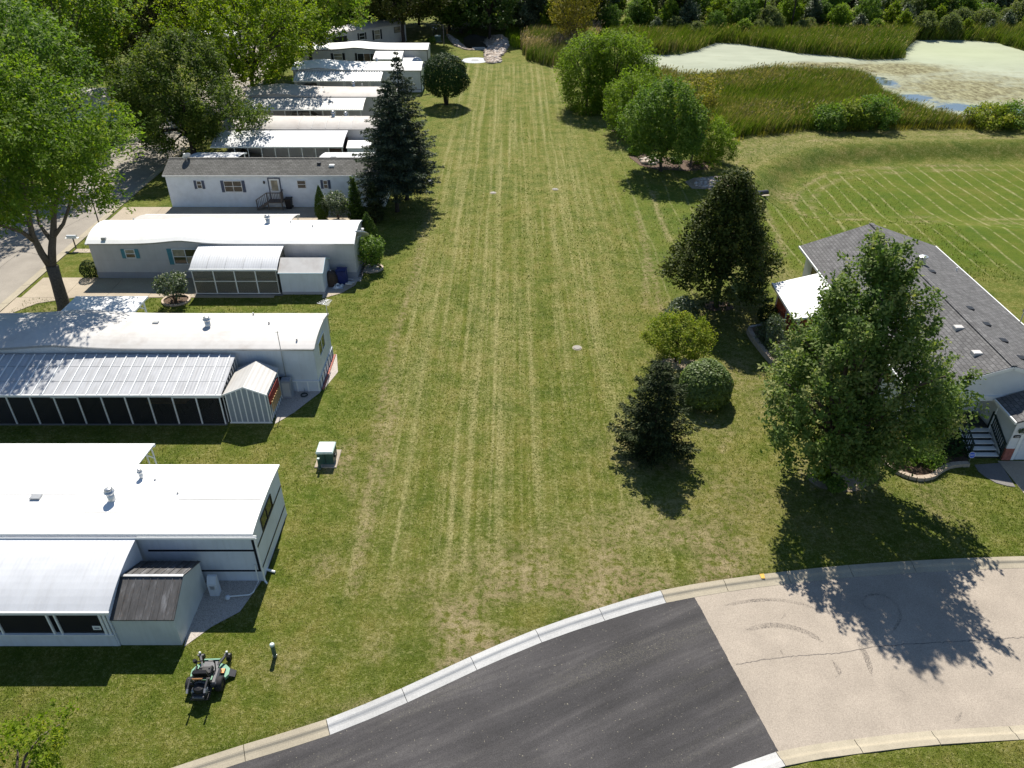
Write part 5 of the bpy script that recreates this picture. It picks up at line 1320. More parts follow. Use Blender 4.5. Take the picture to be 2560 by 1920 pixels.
    def gutter(s, xa, xb, mat='white_paint', y=None, z=None, w=.14):
        y = (s.y0 - .13) if y is None else y; z = s.eave + .02 if z is None else z
        n = 40 if s.bumps else 2; mb = MB(); P = []
        for x in np.linspace(xa, xb, n):
            zz = z + (s.bump(x) if s.bumps else 0)
            P.append([(x, y + w * .5, zz), (x, y + w * .5, zz - .1), (x, y - w * .5, zz - .1), (x, y - w * .5, zz + .01), (x, y - w * .5 + .02, zz + .01), (x, y - w * .5 + .02, zz - .08), (x, y + w * .5 - .02, zz - .08), (x, y + w * .5 - .02, zz)])
        vs = sum(P, []); fs = []
        for i in range(n - 1):
            for j in range(8): fs.append((i * 8 + j, i * 8 + (j + 1) % 8, (i + 1) * 8 + (j + 1) % 8, (i + 1) * 8 + j))
        mb.add(vs, fs); return mb.build('gutter', M[mat], s.t)
    def awning(s, xa, xb, yf, zf, yb, zb, mat='awning_metal', curve=0.0, th=.05, name='awning_roof', fascia='white_paint'):
        ss = np.linspace(0, 1, 13 if curve else 2); top, bot = [], []
        for q in ss:
            y = yf + (yb - yf) * q; z = zf + (zb - zf) * q + curve * 4 * q * (1 - q) * (1.15 - .3 * q)
            top.append((y, z)); bot.append((y, z - th))
        mb = MB(); mb.prismX(top + bot[::-1], xa, xb); o = mb.build(name, M[mat], s.t)
        if fascia:
            mb = MB(); mb.box(xa - .03, xb + .03, yf - .07, yf + (0.0 if yb > yf else .05), zf - .13, zf + .012); mb.build('fascia', M[fascia], s.t)
        s.aw = (ss, top); return o
    def posts(s, xs, y, z0, z1, w=.07, mat='white_paint', double=0.0):
        for x in xs:
            for d in ((-double, double) if double else (0,)):
                mb = MB(); mb.box(x + d - w / 2, x + d + w / 2, y - w / 2, y + w / 2, z0, z1); mb.build('post', M[mat], s.t)

M['awning_panel_clear'] = screen('awning_panel_clear', (.35, .35, .3), .5)

# --- home 1, nearest the camera on the left
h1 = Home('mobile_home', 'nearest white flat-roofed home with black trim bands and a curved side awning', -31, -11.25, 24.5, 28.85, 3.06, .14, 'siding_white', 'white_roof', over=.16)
h1.gutter(-31, -11.0, y=24.24, z=3.02, w=.17)
h1.band(1.88, 1.98, -16.0, -11.36); h1.band(.62, .71, -16.0, -11.36); h1.band(.62, 3.0, -11.36, -11.25)
h1.band_end(1.88, 1.98, 24.6); h1.band_end(.62, .71, 24.6); h1.band_end(.62, 3.0, 24.5, 24.6); h1.band_end(0.0, .05)
windowX(h1.t, -11.25, 25.6, 27.3, 1.98, 2.75, 2, 1, 'dark_metal')
h1.vent(-18.0, .42, .75, .17); h1.vent(-17.3, .78, .6, .10); h1.pipe(-15.2, .52, .14); h1.pipe(-16.6, .74, .14)
mb = MB(); mb.box(-21.7, -21.25, 26.3, 26.6, 3.1, 3.36); mb.build('roof_box', M['grey_metal'], h1.t)
z = h1.z(-18, .42)      # welt of the patch round the big vent
mb = MB()
for p, q in (((-18.9, 25.55), (-17.3, 25.55)), ((-17.3, 25.55), (-17.15, 27.2)), ((-17.15, 27.2), (-18.75, 27.2)), ((-18.75, 27.2), (-18.9, 25.55))):
    mb.bar((*p, z + .015), (*q, z + .015), .035, .02)
mb.build('roof_seam', M['dirt_line'], h1.t)
for yy, xa, xb in ((27.05, -31, -21.6), (26.35, -15.0, -11.3), (26.7, -25, -19.5)):
    mb = MB(); mb.bar((xa, yy, h1.z(0, (yy - 24.5) / 4.35) + .062), (xb, yy, h1.z(0, (yy - 24.5) / 4.35) + .062), .02, .012); mb.build('roof_seam', M['dirt_line'], h1.t)
h1.awning(-31, -16.15, 20.92, 2.16, 24.32, 2.97, curve=.20)
mb = MB(); yz = [(20.95, 0)] + [(p[0], p[1] - .06) for p in h1.aw[1]] + [(24.3, 0)]
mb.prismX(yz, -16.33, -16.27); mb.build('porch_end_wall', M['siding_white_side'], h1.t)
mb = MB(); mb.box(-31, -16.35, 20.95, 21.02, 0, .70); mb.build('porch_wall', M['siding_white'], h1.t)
mb = MB(); mb.box(-31, -16.33, 20.9, 21.06, .70, .755); mb.build('porch_sill', M['white_paint'], h1.t)
h1.posts([-18.6, -21.02, -23.44, -25.86], 20.98, .755, 2.06, .075, double=.16)
h1.posts([-16.62, -16.45], 20.98, .755, 2.06, .1)
for xa, xb in ((-18.4, -16.7), (-20.82, -18.8), (-23.24, -21.22), (-25.66, -23.64), (-30.9, -26.06)):
    mb = MB(); mb.box(xa, xb, 21.0, 21.004, .76, 2.06); mb.build('screen', M['screen_dark'], h1.t)
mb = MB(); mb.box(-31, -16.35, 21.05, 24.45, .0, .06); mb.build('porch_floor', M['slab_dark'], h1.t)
mb = MB(); mb.box(-17.12, -16.78, 20.985, 20.992, .98, 1.22); nt = mb.build('notice_card', M['white_paint'], h1.t)
mb = MB(); mb.box(-17.05, -16.85, 20.979, 20.984, 1.06, 1.12); mb.build('print', M['slate_blue'], nt)
h1.awning(-31, -18.05, 31.05, 2.72, 28.9, 2.97, name='awning_roof')
for x in (-18.2, -18.55): h1.posts([x], 30.95, 0, 2.66, .06)
mb = MB(); mb.bar((-18.2, 30.95, 1.9), (-18.15, 30.2, 2.72), .05); mb.build('brace', M['white_paint'], h1.t)
mb = MB(); mb.tube([(-11.17, 24.42, 2.9), (-11.17, 24.42, .1), (-11.05, 24.3, .05)], .045, 8); mb.build('downpipe', M['white_paint'], h1.t)

# --- home 2
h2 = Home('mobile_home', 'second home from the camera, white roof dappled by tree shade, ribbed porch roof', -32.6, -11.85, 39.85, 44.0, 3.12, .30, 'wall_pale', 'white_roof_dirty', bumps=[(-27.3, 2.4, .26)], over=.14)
h2.gutter(-32.6, -11.8, 'grey_metal', z=3.1, w=.1)
windowX(h2.t, -11.85, 40.9, 42.5, 1.75, 2.75, 2)
mb = MB(); mb.box(-15.3, -11.84, 39.80, 39.845, 0, .72); sk = mb.build('skirting', M['wall_pale'], h2.t)
for k in range(6):
    mb = MB(); mb.box(-15.2 + k * .66, -15.13 + k * .66, 39.77, 39.798, 0, .72); mb.build('batten', M['white_paint'], sk)
mb = MB(); mb.box(-15.3, -11.82, 39.765, 39.84, .72, .78); mb.build('skirting_rail', M['white_paint'], h2.t)
mb = MB(); mb.box(-11.846, -11.80, 39.85, 44, 0, .72); sk = mb.build('skirting', M['wall_pale'], h2.t)
for k in range(7):
    mb = MB(); mb.box(-11.798, -11.77, 39.9 + k * .62, 39.97 + k * .62, 0, .72); mb.build('batten', M['slate_blue'], sk)
h2.vent(-18.7, .50, .68, .17); h2.pipe(-16.4, .9); h2.pipe(-15.0, .55); h2.pipe(-12.9, .12)
mb = MB(); mb.bbox(-22.2, -21.85, 42.1, 42.35, 3.4, 3.56, .03); mb.build('roof_box', M['grey_metal'], h2.t)
h2.awning(-33.5, -16.45, 36.35, 2.12, 39.62, 2.80, mat='porch_metal')
sl = (2.80 - 2.12) / (39.62 - 36.35)
for k in range(28):
    x = -16.75 - .612 * k
    mb = MB(); mb.bar((x, 36.36, 2.145), (x, 39.60, 2.825), .055, .05); mb.build('batten', M['white_paint'], h2.t)
for yy in (37.4, 38.6):
    mb = MB(); z = 2.12 + sl * (yy - 36.35) + .004; mb.bar((-33.4, yy, z), (-16.5, yy, z), .03, .012); mb.build('roof_seam', M['grey_metal'], h2.t)
h2.posts([-16.62 - 1.345 * k for k in range(12)], 36.42, .03, 2.03, .065)
mb = MB(); mb.box(-19.35, -16.6, 36.39, 36.45, 1.86, 1.93); mb.build('header_rail', M['white_paint'], h2.t)
mb = MB(); mb.box(-26.2, -24.75, 36.39, 36.45, 1.86, 1.93); mb.build('header_rail', M['white_paint'], h2.t)
for k in range(10):
    mb = MB(); x = -16.6 - 1.345 * (k + 1) + .05; mb.box(x, x + 1.25, 36.418, 36.421, .04, 2.0); mb.build('screen', M['awning_dark'] if 'awning_dark' in M else M['screen_dark'], h2.t)
window(h2.t, -22.5, -20.6, 1.15, 2.35, 39.85, 2, 2, 'white_paint', 'glass')
mb = MB(); mb.bbox(-25.0, -24.1, 39.80, 39.84, .3, 2.3, .01); mb.build('door', M['white_paint'], h2.t)
# end trellis of the porch
for k in range(9):
    mb = MB(); y = 36.6 + k * .37; mb.box(-16.52, -16.48, y, y + .05, .03, 2.0 + sl * k * .37); mb.build('porch_slat', M['white_paint'], h2.t)
# flat porch roof on the far side
h2.awning(-29.3, -24.5, 46.85, 2.92, 44.1, 2.95, mat='white_roof', th=.12)
h2.posts([-24.75, -29.1], 46.6, 0, 2.82, .1)
mb = MB(); mb.bar((-24.75, 46.6, 2.1), (-24.7, 45.6, 2.84), .07); mb.build('brace', M['white_paint'], h2.t)

# --- home 3
h3 = Home('mobile_home', 'third home, bright white arched roof with a wavy eave and teal shutters', -32.5, -12.15, 55.7, 60.1, 2.98, .52, 'wall_cream', 'white_roof', bumps=[(-25.4, 1.9, .27)], skirt=(.52, 'skirting'), over=.16)
h3.gutter(-32.5, -12.1, 'grey_metal', z=2.96, w=.1)
h3.band(1.52, 1.545, -32.4, -12.2, 'wall_grey', .01)
window(h3.t, -30.15, -28.80, 1.72, 2.45, 55.7, 1, 2, 'white_paint', ['glass_brown', 'glass_blind'], 'teal')
window(h3.t, -26.6, -22.9, 1.20, 2.48, 55.7, 3, 2, 'white_paint', ['glass', 'glass_blind'], 'teal', .36)
h3.vent(-19.3, .62, .72, .17); h3.pipe(-17.5, .62); h3.pipe(-15.6, .42); h3.pipe(-30.5, .9)
mb = MB(); mb.bbox(-31.5, -31.15, 55.85, 56.05, 3.05, 3.3, .03); mb.build('roof_box', M['grey_metal'], h3.t)
h3.awning(-23.95, -17.45, 52.88, 2.10, 55.6, 2.86, curve=.17)
for k in range(4):
    mb = MB(); x = -22.7 + 1.35 * k; ss, top = h3.aw
    for i in range(len(top) - 1): mb.bar((x, top[i][0], top[i][1] + .006), (x, top[i + 1][0], top[i + 1][1] + .006), .03, .012)
    mb.build('roof_seam', M['grey_metal'], h3.t)
h3.posts([-23.85 + 1.57 * k for k in range(5)], 52.95, 0, 2.0, .075)
mb = MB(); mb.box(-23.85, -17.55, 52.93, 52.97, 1.05, 1.10); mb.build('mid_rail', M['white_paint'], h3.t)
mb = MB(); mb.box(-23.9, -17.5, 52.9, 53.0, .0, .09); mb.build('bottom_rail', M['white_paint'], h3.t)
for k in range(4):
    for za, zb in ((.09, 1.05), (1.10, 1.97)):
        mb = MB(); x = -23.81 + 1.57 * k; mb.box(x, x + 1.49, 52.948, 52.952, za, zb); mb.build('screen_panel', M['screen_film'], h3.t)
yz = [(52.9, 0)] + [(p[0], p[1] - .06) for p in h3.aw[1]] + [(55.65, 0)]
mb = MB(); mb.prismX(yz, -17.57, -17.53); mb.build('porch_end_panel', M['screen_film'], h3.t)
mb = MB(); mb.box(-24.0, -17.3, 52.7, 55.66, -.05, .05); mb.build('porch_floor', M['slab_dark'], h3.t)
# awning on the far side
h3.awning(-31.0, -18.0, 62.9, 2.45, 60.2, 2.95, mat='awning_grey', curve=.12)
h3.posts([-18.15, -21.5, -25, -28.4], 62.8, 0, 2.4, .07)

# --- home 4
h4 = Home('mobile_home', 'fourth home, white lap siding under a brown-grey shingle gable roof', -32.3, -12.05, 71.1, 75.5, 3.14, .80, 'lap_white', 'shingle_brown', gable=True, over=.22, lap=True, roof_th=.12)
mb = MB(); mb.box(-32.45, -11.9, 70.855, 70.885, 3.0, 3.13); mb.build('fascia', M['white_paint'], h4.t)
mb = MB(); mb.bar((-32.4, 73.3, 4.0), (-12.0, 73.3, 4.0), .3, .03); mb.build('ridge_cap', M['weathered_shingle'] if 'weathered_shingle' in M else M['shingle_brown'], h4.t)
window(h4.t, -29.75, -28.78, 1.80, 2.55, 71.08, 1, 2, 'white_paint', 'glass', 'slate_blue', .24)
window(h4.t, -27.25, -25.0, 1.48, 2.55, 71.08, 2, 2, 'white_paint', 'glass', 'slate_blue', .28)
window(h4.t, -20.1, -19.28, 1.82, 2.60, 71.08, 1, 2, 'white_paint', 'glass')
window(h4.t, -17.9, -16.98, 1.82, 2.60, 71.08, 1, 2, 'white_paint', 'glass', 'slate_blue', .24)
dr = MB()
for xa, xb, za, zb in ((-22.80, -22.70, .82, 2.86), (-21.74, -21.64, .82, 2.86), (-22.70, -21.74, 2.76, 2.86)): dr.box(xa, xb, 71.0, 71.08, za, zb)
dr.build('door_frame', M['slate_blue'], h4.t)
mb = MB(); mb.bbox(-22.70, -21.74, 71.03, 71.075, .82, 2.76, .005); d = mb.build('door', M['white_paint'], h4.t)
mb = MB(); mb.box(-22.52, -21.92, 71.015, 71.028, 1.62, 2.6); mb.build('pane', M['glass_blind'], d)
mb = MB(); mb.sphere((-22.6, 71.0, 1.72), .04, 8, 6); mb.build('handle', M['grey_metal'], d)
mb = MB(); mb.lathe((-23.15, 70.98, 2.3), [(.05, 0), (.09, .05), (.09, .22), (.02, .28)], 8); mb.build('wall_lamp', M['dark_metal'], h4.t)
# steps with a railed landing
st = thing('entry_steps', 'weathered wooden steps and railed landing at the white home door', 'steps', (-22.2, 70.6, 0))
mb = MB(); mb.box(-22.9, -21.5, 70.15, 71.05, .72, .80); mb.build('landing', M['dark_wood'], st)
for k in range(4):
    mb = MB(); x = -22.9 - .27 * (k + 1); z = .78 - .17 * (k + 1); mb.box(x, x + .27, 70.2, 71.0, z - .05, z); mb.build('tread', M['dark_wood'], st)
mb = MB(); mb.bar((-22.9, 70.2, .72), (-23.95, 70.2, .04), .05, .22); mb.build('stringer', M['dark_wood'], st)
for x, za, zb in ((-22.85, 0, 1.72), (-21.55, 0, 1.75), (-23.9, 0, 1.0)):
    mb = MB(); mb.box(x - .045, x + .045, 70.12, 70.21, za, zb); mb.build('post', M['dark_wood'], st)
mb = MB(); mb.bar((-22.85, 70.16, 1.70), (-21.55, 70.16, 1.70), .1, .06); mb.bar((-22.85, 70.16, 1.70), (-23.95, 70.16, 1.0), .1, .06); mb.bar((-21.55, 70.16, 1.72), (-21.55, 71.02, 1.72), .1, .06); mb.build('hand_rail', M['dark_wood'], st)
for k in range(8):
    mb = MB(); x = -22.72 + .15 * k; mb.box(x - .018, x + .018, 70.14, 70.18, .8, 1.68); mb.build('baluster', M['dark_wood'], st)
for k in range(5):
    mb = MB(); x = -23.05 - .17 * k; z = 1.62 - .11 * 1.0 * k; mb.box(x - .018, x + .018, 70.14, 70.18, z - .85, z); mb.build('baluster', M['dark_wood'], st)
for k in range(5):
    mb = MB(); y = 70.3 + .15 * k; mb.box(-21.57, -21.53, y - .018, y + .018, .8, 1.7); mb.build('baluster', M['dark_wood'], st)
def bin_(x, y, label, mat='black_plastic', s=1.0):
    t = thing('wheelie_bin', label, 'bin', (x, y, 0))
    mb = MB(); mb.add([(x - .24 * s, y - .28 * s, .05), (x + .24 * s, y - .28 * s, .05), (x + .24 * s, y + .24 * s, .05), (x - .24 * s, y + .24 * s, .05), (x - .3 * s, y - .34 * s, .95 * s), (x + .3 * s, y - .34 * s, .95 * s), (x + .3 * s, y + .3 * s, .95 * s), (x - .3 * s, y + .3 * s, .95 * s)], [(0, 3, 2, 1), (4, 5, 6, 7), (0, 1, 5, 4), (1, 2, 6, 5), (2, 3, 7, 6), (3, 0, 4, 7)]); mb.build('bin_body', M[mat], t)
    mb = MB(); mb.bbox(x - .33 * s, x + .33 * s, y - .38 * s, y + .33 * s, .96 * s, 1.05 * s, .03); mb.build('lid', M[mat], t)
    for d in (-.25, .25):
        mb = MB(); mb.tube([(x + d * s - .04, y + .3 * s, .11), (x + d * s + .04, y + .3 * s, .11)], .11, 12); mb.build('wheel', M['rubber'], t)
bin_(-21.05, 70.7, 'black wheeled bin standing beside the wooden steps')
mb = MB(); mb.bbox(-18.3, -17.95, 72.3, 72.6, 3.55, 3.85, .04); mb.build('roof_vent', M['dark_metal'], h4.t)
mb = MB(); mb.bbox(-17.15, -16.65, 72.0, 72.4, 3.48, 3.72, .04); mb.build('skylight', M['white_paint'], h4.t)
mb = MB(); mb.bbox(-17.3, -16.8, 73.8, 74.1, 3.75, 3.98, .04); mb.build('skylight', M['white_paint'], h4.t)
h4.awning(-19.0, -12.6, 79.0, 2.75, 75.55, 3.15, mat='awning_metal', curve=.1)
h4.awning(-32.0, -27.0, 79.0, 2.75, 75.55, 3.15, mat='awning_metal', curve=.1)
h4.posts([-12.8, -15.8, -18.8, -27.2, -31.8], 78.9, 0, 2.7, .07)

def dish(name, label, c, r, aim, pole_base, mat='galv', lnb=True):
    """satellite dish: shallow bowl on a mast with a feed arm"""
    t = thing(name, label, 'dish', pole_base)
    c = Vector(c); d = Vector(aim).normalized(); a = d.cross(Vector((0, 0, 1))).normalized(); b = a.cross(d)
    vs, fs = [], []; K = 20
    for j, (q, dep) in enumerate(((.02, 0), (.35, .03), (.7, .11), (1.0, .22), (1.02, .20), (.7, .085), (.35, .008), (.02, -.02))):
        for k in range(K):
            th = 6.2832 * k / K; vs.append(c + (a * math.cos(th) * 1.0 + b * math.sin(th) * .92) * r * q + d * dep * r)
    for j in range(7):
        for k in range(K): fs.append((j * K + k, j * K + (k + 1) % K, (j + 1) * K + (k + 1) % K, (j + 1) * K + k))
    mb = MB(); mb.add(vs, fs); mb.build('reflector', M[mat], t, True)
    mb = MB(); mb.tube([Vector(pole_base), Vector((pole_base[0], pole_base[1], c.z - .1)), c - d * .03], .035, 8); mb.build('mast', M['galv'], t)
    if lnb:
        e = c - b * r * .9; f = c + d * r * .95 - b * r * .15
        mb = MB(); mb.bar(e, f, .025); mb.build('feed_arm', M['grey_metal'], t)
        mb = MB(); mb.bar(f - a * .1, f + a * .1, .1); mb.build('receiver', M['white_paint'], t)
    return t
dish('satellite_dish', 'pale satellite dish on the left end of the shingle roof', (-30.6, 72.9, 4.25), .42, (-.6, .5, .55), (-30.6, 72.75, 3.72), 'white_paint')
dish('satellite_dish', 'large grey dish seen edge on at the right end of the bright white roof', (-11.75, 57.0, 3.05), .62, (.1, .8, .75), (-12.05, 56.7, 2.6), 'galv')

# --- home 5
h5 = Home('mobile_home', 'fifth home, off-white arched roof with cross ribs and a long open carport', -31.5, -14.6, 86.4, 90.9, 3.1, .55, 'wall_cream', 'weathered_roof', over=.14, bumps=[(-29.3, 2.0, .12)])
for x in (-17.6, -19.0, -20.4, -21.9, -23.4):
    mb = MB(); qs = np.linspace(0, 1, 13)
    for i in range(12): mb.bar((x, h5.y(qs[i]), h5.z(x, qs[i]) + .07), (x, h5.y(qs[i + 1]), h5.z(x, qs[i + 1]) + .07), .07, .04)
    mb.build('roof_rib', M['white_roof_dirty'], h5.t)
h5.vent(-20.0, .62, .7, .18); h5.vent(-18.8, .84, .55, .17)
h5.band(1.55, 1.66, -31, -15); window(h5.t, -29.5, -27.6, 1.2, 2.4, 86.4, 2, 2, 'white_paint', 'glass')
h5.awning(-31.9, -17.9, 82.55, 2.30, 86.2, 2.98, mat='awning_metal', curve=.16)
h5.posts([-18.02 - 1.43 * k for k in range(9)], 82.65, 0, 2.2, .07)
mb = MB(); mb.box(-19.6, -18.0, 83.2, 86.2, .03, 2.25); mb.build('store_room', M['brick_dark'] if 'brick_dark' in M else M['dark_wood'], h5.t)

def shed(name, label, x0, x1, y0, y1, eave, ridge, axis='x', wall='wall_pale', roof='white_roof', trim=None, base=None, over=.08, board=None):
    t = thing(name, label, 'shed', ((x0 + x1) / 2, (y0 + y1) / 2, 0))
    if axis == 'x':
        ym = (y0 + y1) / 2
        mb = MB(); mb.prismX([(y0, 0), (y0, eave), (ym, ridge - .03), (y1, eave), (y1, 0)], x0, x1); w = mb.build('wall', M[wall], t)
        for sgn, ya in ((-1, y0 - over), (1, y1 + over)):
            e = eave - (ridge - eave) * over / (ym - y0)
            mb = MB(); pts = [(ya, e), (ym, ridge), (ym, ridge + .05), (ya, e + .05)]
            mb.prismX(pts if sgn < 0 else pts[::-1], x0 - over, x1 + over); mb.build('roof', M[roof], t)
        if trim:
            mb = MB(); mb.bar((x0 - over, y0 - over - .01, eave), (x1 + over, y0 - over - .01, eave), .03, .07)
            mb.bar((x1 + over + .01, y0 - over, eave + .02), (x1 + over + .01, ym, ridge + .02), .03, .07); mb.bar((x1 + over + .01, ym, ridge + .02), (x1 + over + .01, y1 + over, eave + .02), .03, .07); mb.build('trim', M[trim], t)
    else:
        xm = (x0 + x1) / 2; n = 5
        yz = [(x0, 0), (x0, eave), (xm, ridge - .03), (x1, eave), (x1, 0)]
        mb = MB(); vs = [(p[0], y0, p[1]) for p in yz] + [(p[0], y1, p[1]) for p in yz]
        mb.add(vs, [tuple(range(n))[::-1] if False else tuple(range(n - 1, -1, -1))[::-1], tuple(range(2 * n - 1, n - 1, -1))] + [(i, (i + 1) % n, n + (i + 1) % n, n + i)[::-1] for i in range(n)]); mb.build('wall', M[wall], t)
        for sgn, xa in ((-1, x0 - over), (1, x1 + over)):
            e = eave - (ridge - eave) * over / (xm - x0)
            mb = MB(); q = [(xa, e), (xm, ridge), (xm, ridge + .05), (xa, e + .05)]
            mb.add([(p[0], y0 - over, p[1]) for p in q] + [(p[0], y1 + over, p[1]) for p in q], [(0, 1, 2, 3), (7, 6, 5, 4), (0, 4, 5, 1), (1, 5, 6, 2), (2, 6, 7, 3), (3, 7, 4, 0)]); mb.build('roof', M[roof], t)
    if base:
        mb = MB(); mb.box(x0 - .02, x1 + .02, y0 - .02, y1 + .02, 0, base[0]); mb.build('plinth', M[base[1]], t)
    return t
# shed of home 1: rusty dark sheet roof
M['old_metal_wall'] = ribbed('old_metal_wall', (.58, .61, .60), 'x', .9, .5, .01, dirt=(.36, .38, .36, .35))
m = NT('rust_roof'); m.set(.6, .0, .35)
a = m.ramp(m.noise(m.mapping(m.pos(), (2.2, .5, .5)), 1.6, 6.0, .7), [(.3, (.042, .040, .039)), (.55, (.095, .093, .093)), (.75, (.24, .24, .25))])
b = m.ramp(m.noise(m.pos(), 9.0, 4.0, .7), [(.55, 0), (.72, .7)])
m.color(m.mix(b, a, (.115, .085, .065))); M['rust_roof'] = m.mat
s1 = shed('garden_shed', 'old white metal shed with a rust-stained dark roof, nearest the mower', -16.25, -13.72, 21.0, 24.12, 1.60, 2.40, 'x', 'old_metal_wall', 'rust_roof', over=.05)
for k in range(9):
    x = -16.2 + k * .305
    for (ya, za, yb, zb) in ((20.96, 1.64, 22.55, 2.455),):
        mb = MB(); mb.bar((x, ya, za - .005), (x, yb, zb - .005), .025, .03); mb.build('roof_rib', M['rust_roof'], s1)
    mb = MB(); mb.bar((x, 22.58, 2.455), (x, 24.15, 1.655), .025, .03); mb.build('roof_rib', M['rust_roof'], s1)
mb = MB(); mb.bar((-16.32, 22.56, 2.465), (-13.65, 22.56, 2.465), .12, .03); mb.build('ridge_cap', M['grey_metal'], s1)
# shed of home 2: gable to the front, boards with white battens
s2 = shed('garden_shed', 'grey board-and-batten shed with a gable front beside the ribbed porch', -16.35, -14.0, 36.55, 39.2, 2.02, 2.52, 'y', 'shed_blue' if 'shed_blue' in M else 'skirting', 'awning_grey', over=.07)
xm = (-16.35 - 14.0) / 2
for k in range(8):
    x = -16.3 + k * .319; zt = 2.02 + .47 * (1 - abs(x - xm) / 1.175)
    mb = MB(); mb.box(x - .03, x + .03, 36.515, 36.548, .04, zt - .02); mb.build('batten', M['white_paint'], s2)
for k in range(8):
    y = 36.7 + k * .33; mb = MB(); mb.box(-13.998, -13.965, y - .03, y + .03, .04, 1.98); mb.build('batten', M['white_paint'], s2)
mb = MB(); mb.box(-16.4, -13.95, 36.50, 36.55, 0, .08); mb.build('plinth', M['white_paint'], s2)
mb = MB(); mb.bar((-16.45, 36.46, 1.99), (xm, 36.46, 2.53), .03, .09); mb.bar((xm, 36.46, 2.53), (-13.9, 36.46, 1.99), .03, .09); mb.build('trim', M['white_paint'], s2)
# shed of home 3
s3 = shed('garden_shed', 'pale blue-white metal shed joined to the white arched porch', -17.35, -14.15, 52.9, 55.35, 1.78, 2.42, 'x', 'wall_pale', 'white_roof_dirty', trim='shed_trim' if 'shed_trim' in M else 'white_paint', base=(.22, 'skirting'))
# shed of home 5
s5 = shed('garden_shed', 'small white shed at the right end of the long open carport', -17.6, -15.2, 83.2, 85.8, 1.95, 2.35, 'x', 'wall_pale', 'white_roof')

# --- homes 6, 7, 8
h6 = Home('mobile_home', 'sixth home, grey-white roof with a raised wave and dark eave line', -33.2, -14.6, 101.0, 105.6, 3.06, .42, 'wall_cream', 'weathered_roof', over=.14, bumps=[(-29.4, 3.0, .38)])
h6.vent(-20.4, .80, .75, .2); h6.pipe(-19.3, .85, .4, .08); h6.pipe(-24.0, .5); h6.gutter(-33.2, -14.6, 'grey_metal', z=3.03, w=.1)
h6.awning(-33.2, -18.2, 97.7, 2.28, 100.85, 2.95, mat='awning_grey', curve=.14)
h6.posts([-18.5 - 1.55 * k for k in range(10)], 97.8, 0, 2.2, .075)
window(h6.t, -28.2, -26.2, 1.3, 2.4, 101.0, 2, 2, 'dark_metal', 'glass')
h7 = Home('mobile_home', 'seventh home, bright white roof above a corrugated white awning', -31.0, -12.9, 116.3, 121.0, 3.02, .50, 'wall_pale', 'white_roof', over=.14, bumps=[(-27.2, 2.6, .34)])
h7.gutter(-31, -12.85, 'grey_metal', z=3.0, w=.1); h7.vent(-19.6, .75, .7, .17)
h7.awning(-30.4, -18.2, 113.1, 2.25, 116.15, 2.85, mat='awning_metal', curve=.05)
for k in range(33):
    x = -30.2 + k * .366; ss, top = h7.aw; mb = MB()
    mb.bar((x, 113.12, 2.28), (x, 114.6, 2.28 + .30 + .05), .13, .06); mb.bar((x, 114.6, 2.63), (x, 116.14, 2.89), .13, .06); mb.build('corrugation', M['white_roof'], h7.t)
h7.posts([-19.8, -23.3, -26.9, -30.0], 113.2, 0, 2.15, .06, double=.1)
mb = MB(); mb.box(-12.99, -12.9, 116.28, 116.298, 0, 3.0); mb.build('trim_band', M['black_trim'], h7.t)
h7.band(.35, .42, -18.0, -12.9, 'slate_blue'); window(h7.t, -25.6, -22.4, 1.7, 2.4, 116.3, 2, 1, 'slate_blue', 'glass_blind')
h8 = Home('mobile_home', 'eighth home, white with a black waist line and black shutters', -33.5, -13.3, 131.2, 135.6, 3.02, .40, 'wall_cream', 'white_roof', over=.14, bumps=[(-24.6, 2.4, .3)])
h8.gutter(-33.5, -13.2, 'black_trim', z=3.0, w=.1); h8.band(1.18, 1.28, -33.5, -13.4); h8.band(0, 3.0, -13.4, -13.3); h8.band_end(1.18, 1.28)
window(h8.t, -28.6, -26.4, 1.45, 2.45, 131.2, 1, 2, 'white_paint', 'glass_blind', 'black_trim', .4)
window(h8.t, -24.8, -21.0, .75, 2.45, 131.2, 3, 1, 'white_paint', ['glass', 'glass_brown'], 'black_trim', .35)
h8.awning(-21.4, -17.0, 127.6, 2.3, 131.05, 2.85, mat='white_roof', curve=.1)
mb = MB(); mb.box(-21.35, -17.05, 127.7, 127.78, 0, 2.2); mb.build('porch_wall', M['wall_cream'], h8.t)
mb = MB(); mb.prismX([(127.75, 0), (127.75, 2.2), (131.1, 2.8), (131.1, 0)], -17.1, -17.03); mb.build('porch_end_wall', M['wall_cream'], h8.t)
s8 = shed('garden_shed', 'low white-roofed shed against the home with the black waist line', -17.0, -15.2, 128.6, 130.9, 1.7, 2.0, 'x', 'wall_pale', 'white_roof')
dish('satellite_dish', 'round pale dish in front of the home with the black waist line', (-14.6, 127.0, 2.0), .75, (.2, -.6, .6), (-14.6, 127.4, 0), 'galv')
dish('satellite_dish', 'dark dish on the right end of the corrugated-awning home', (-12.3, 117.6, 3.1), .7, (.5, -.3, .6), (-12.8, 117.6, 2.4), 'dark_metal')

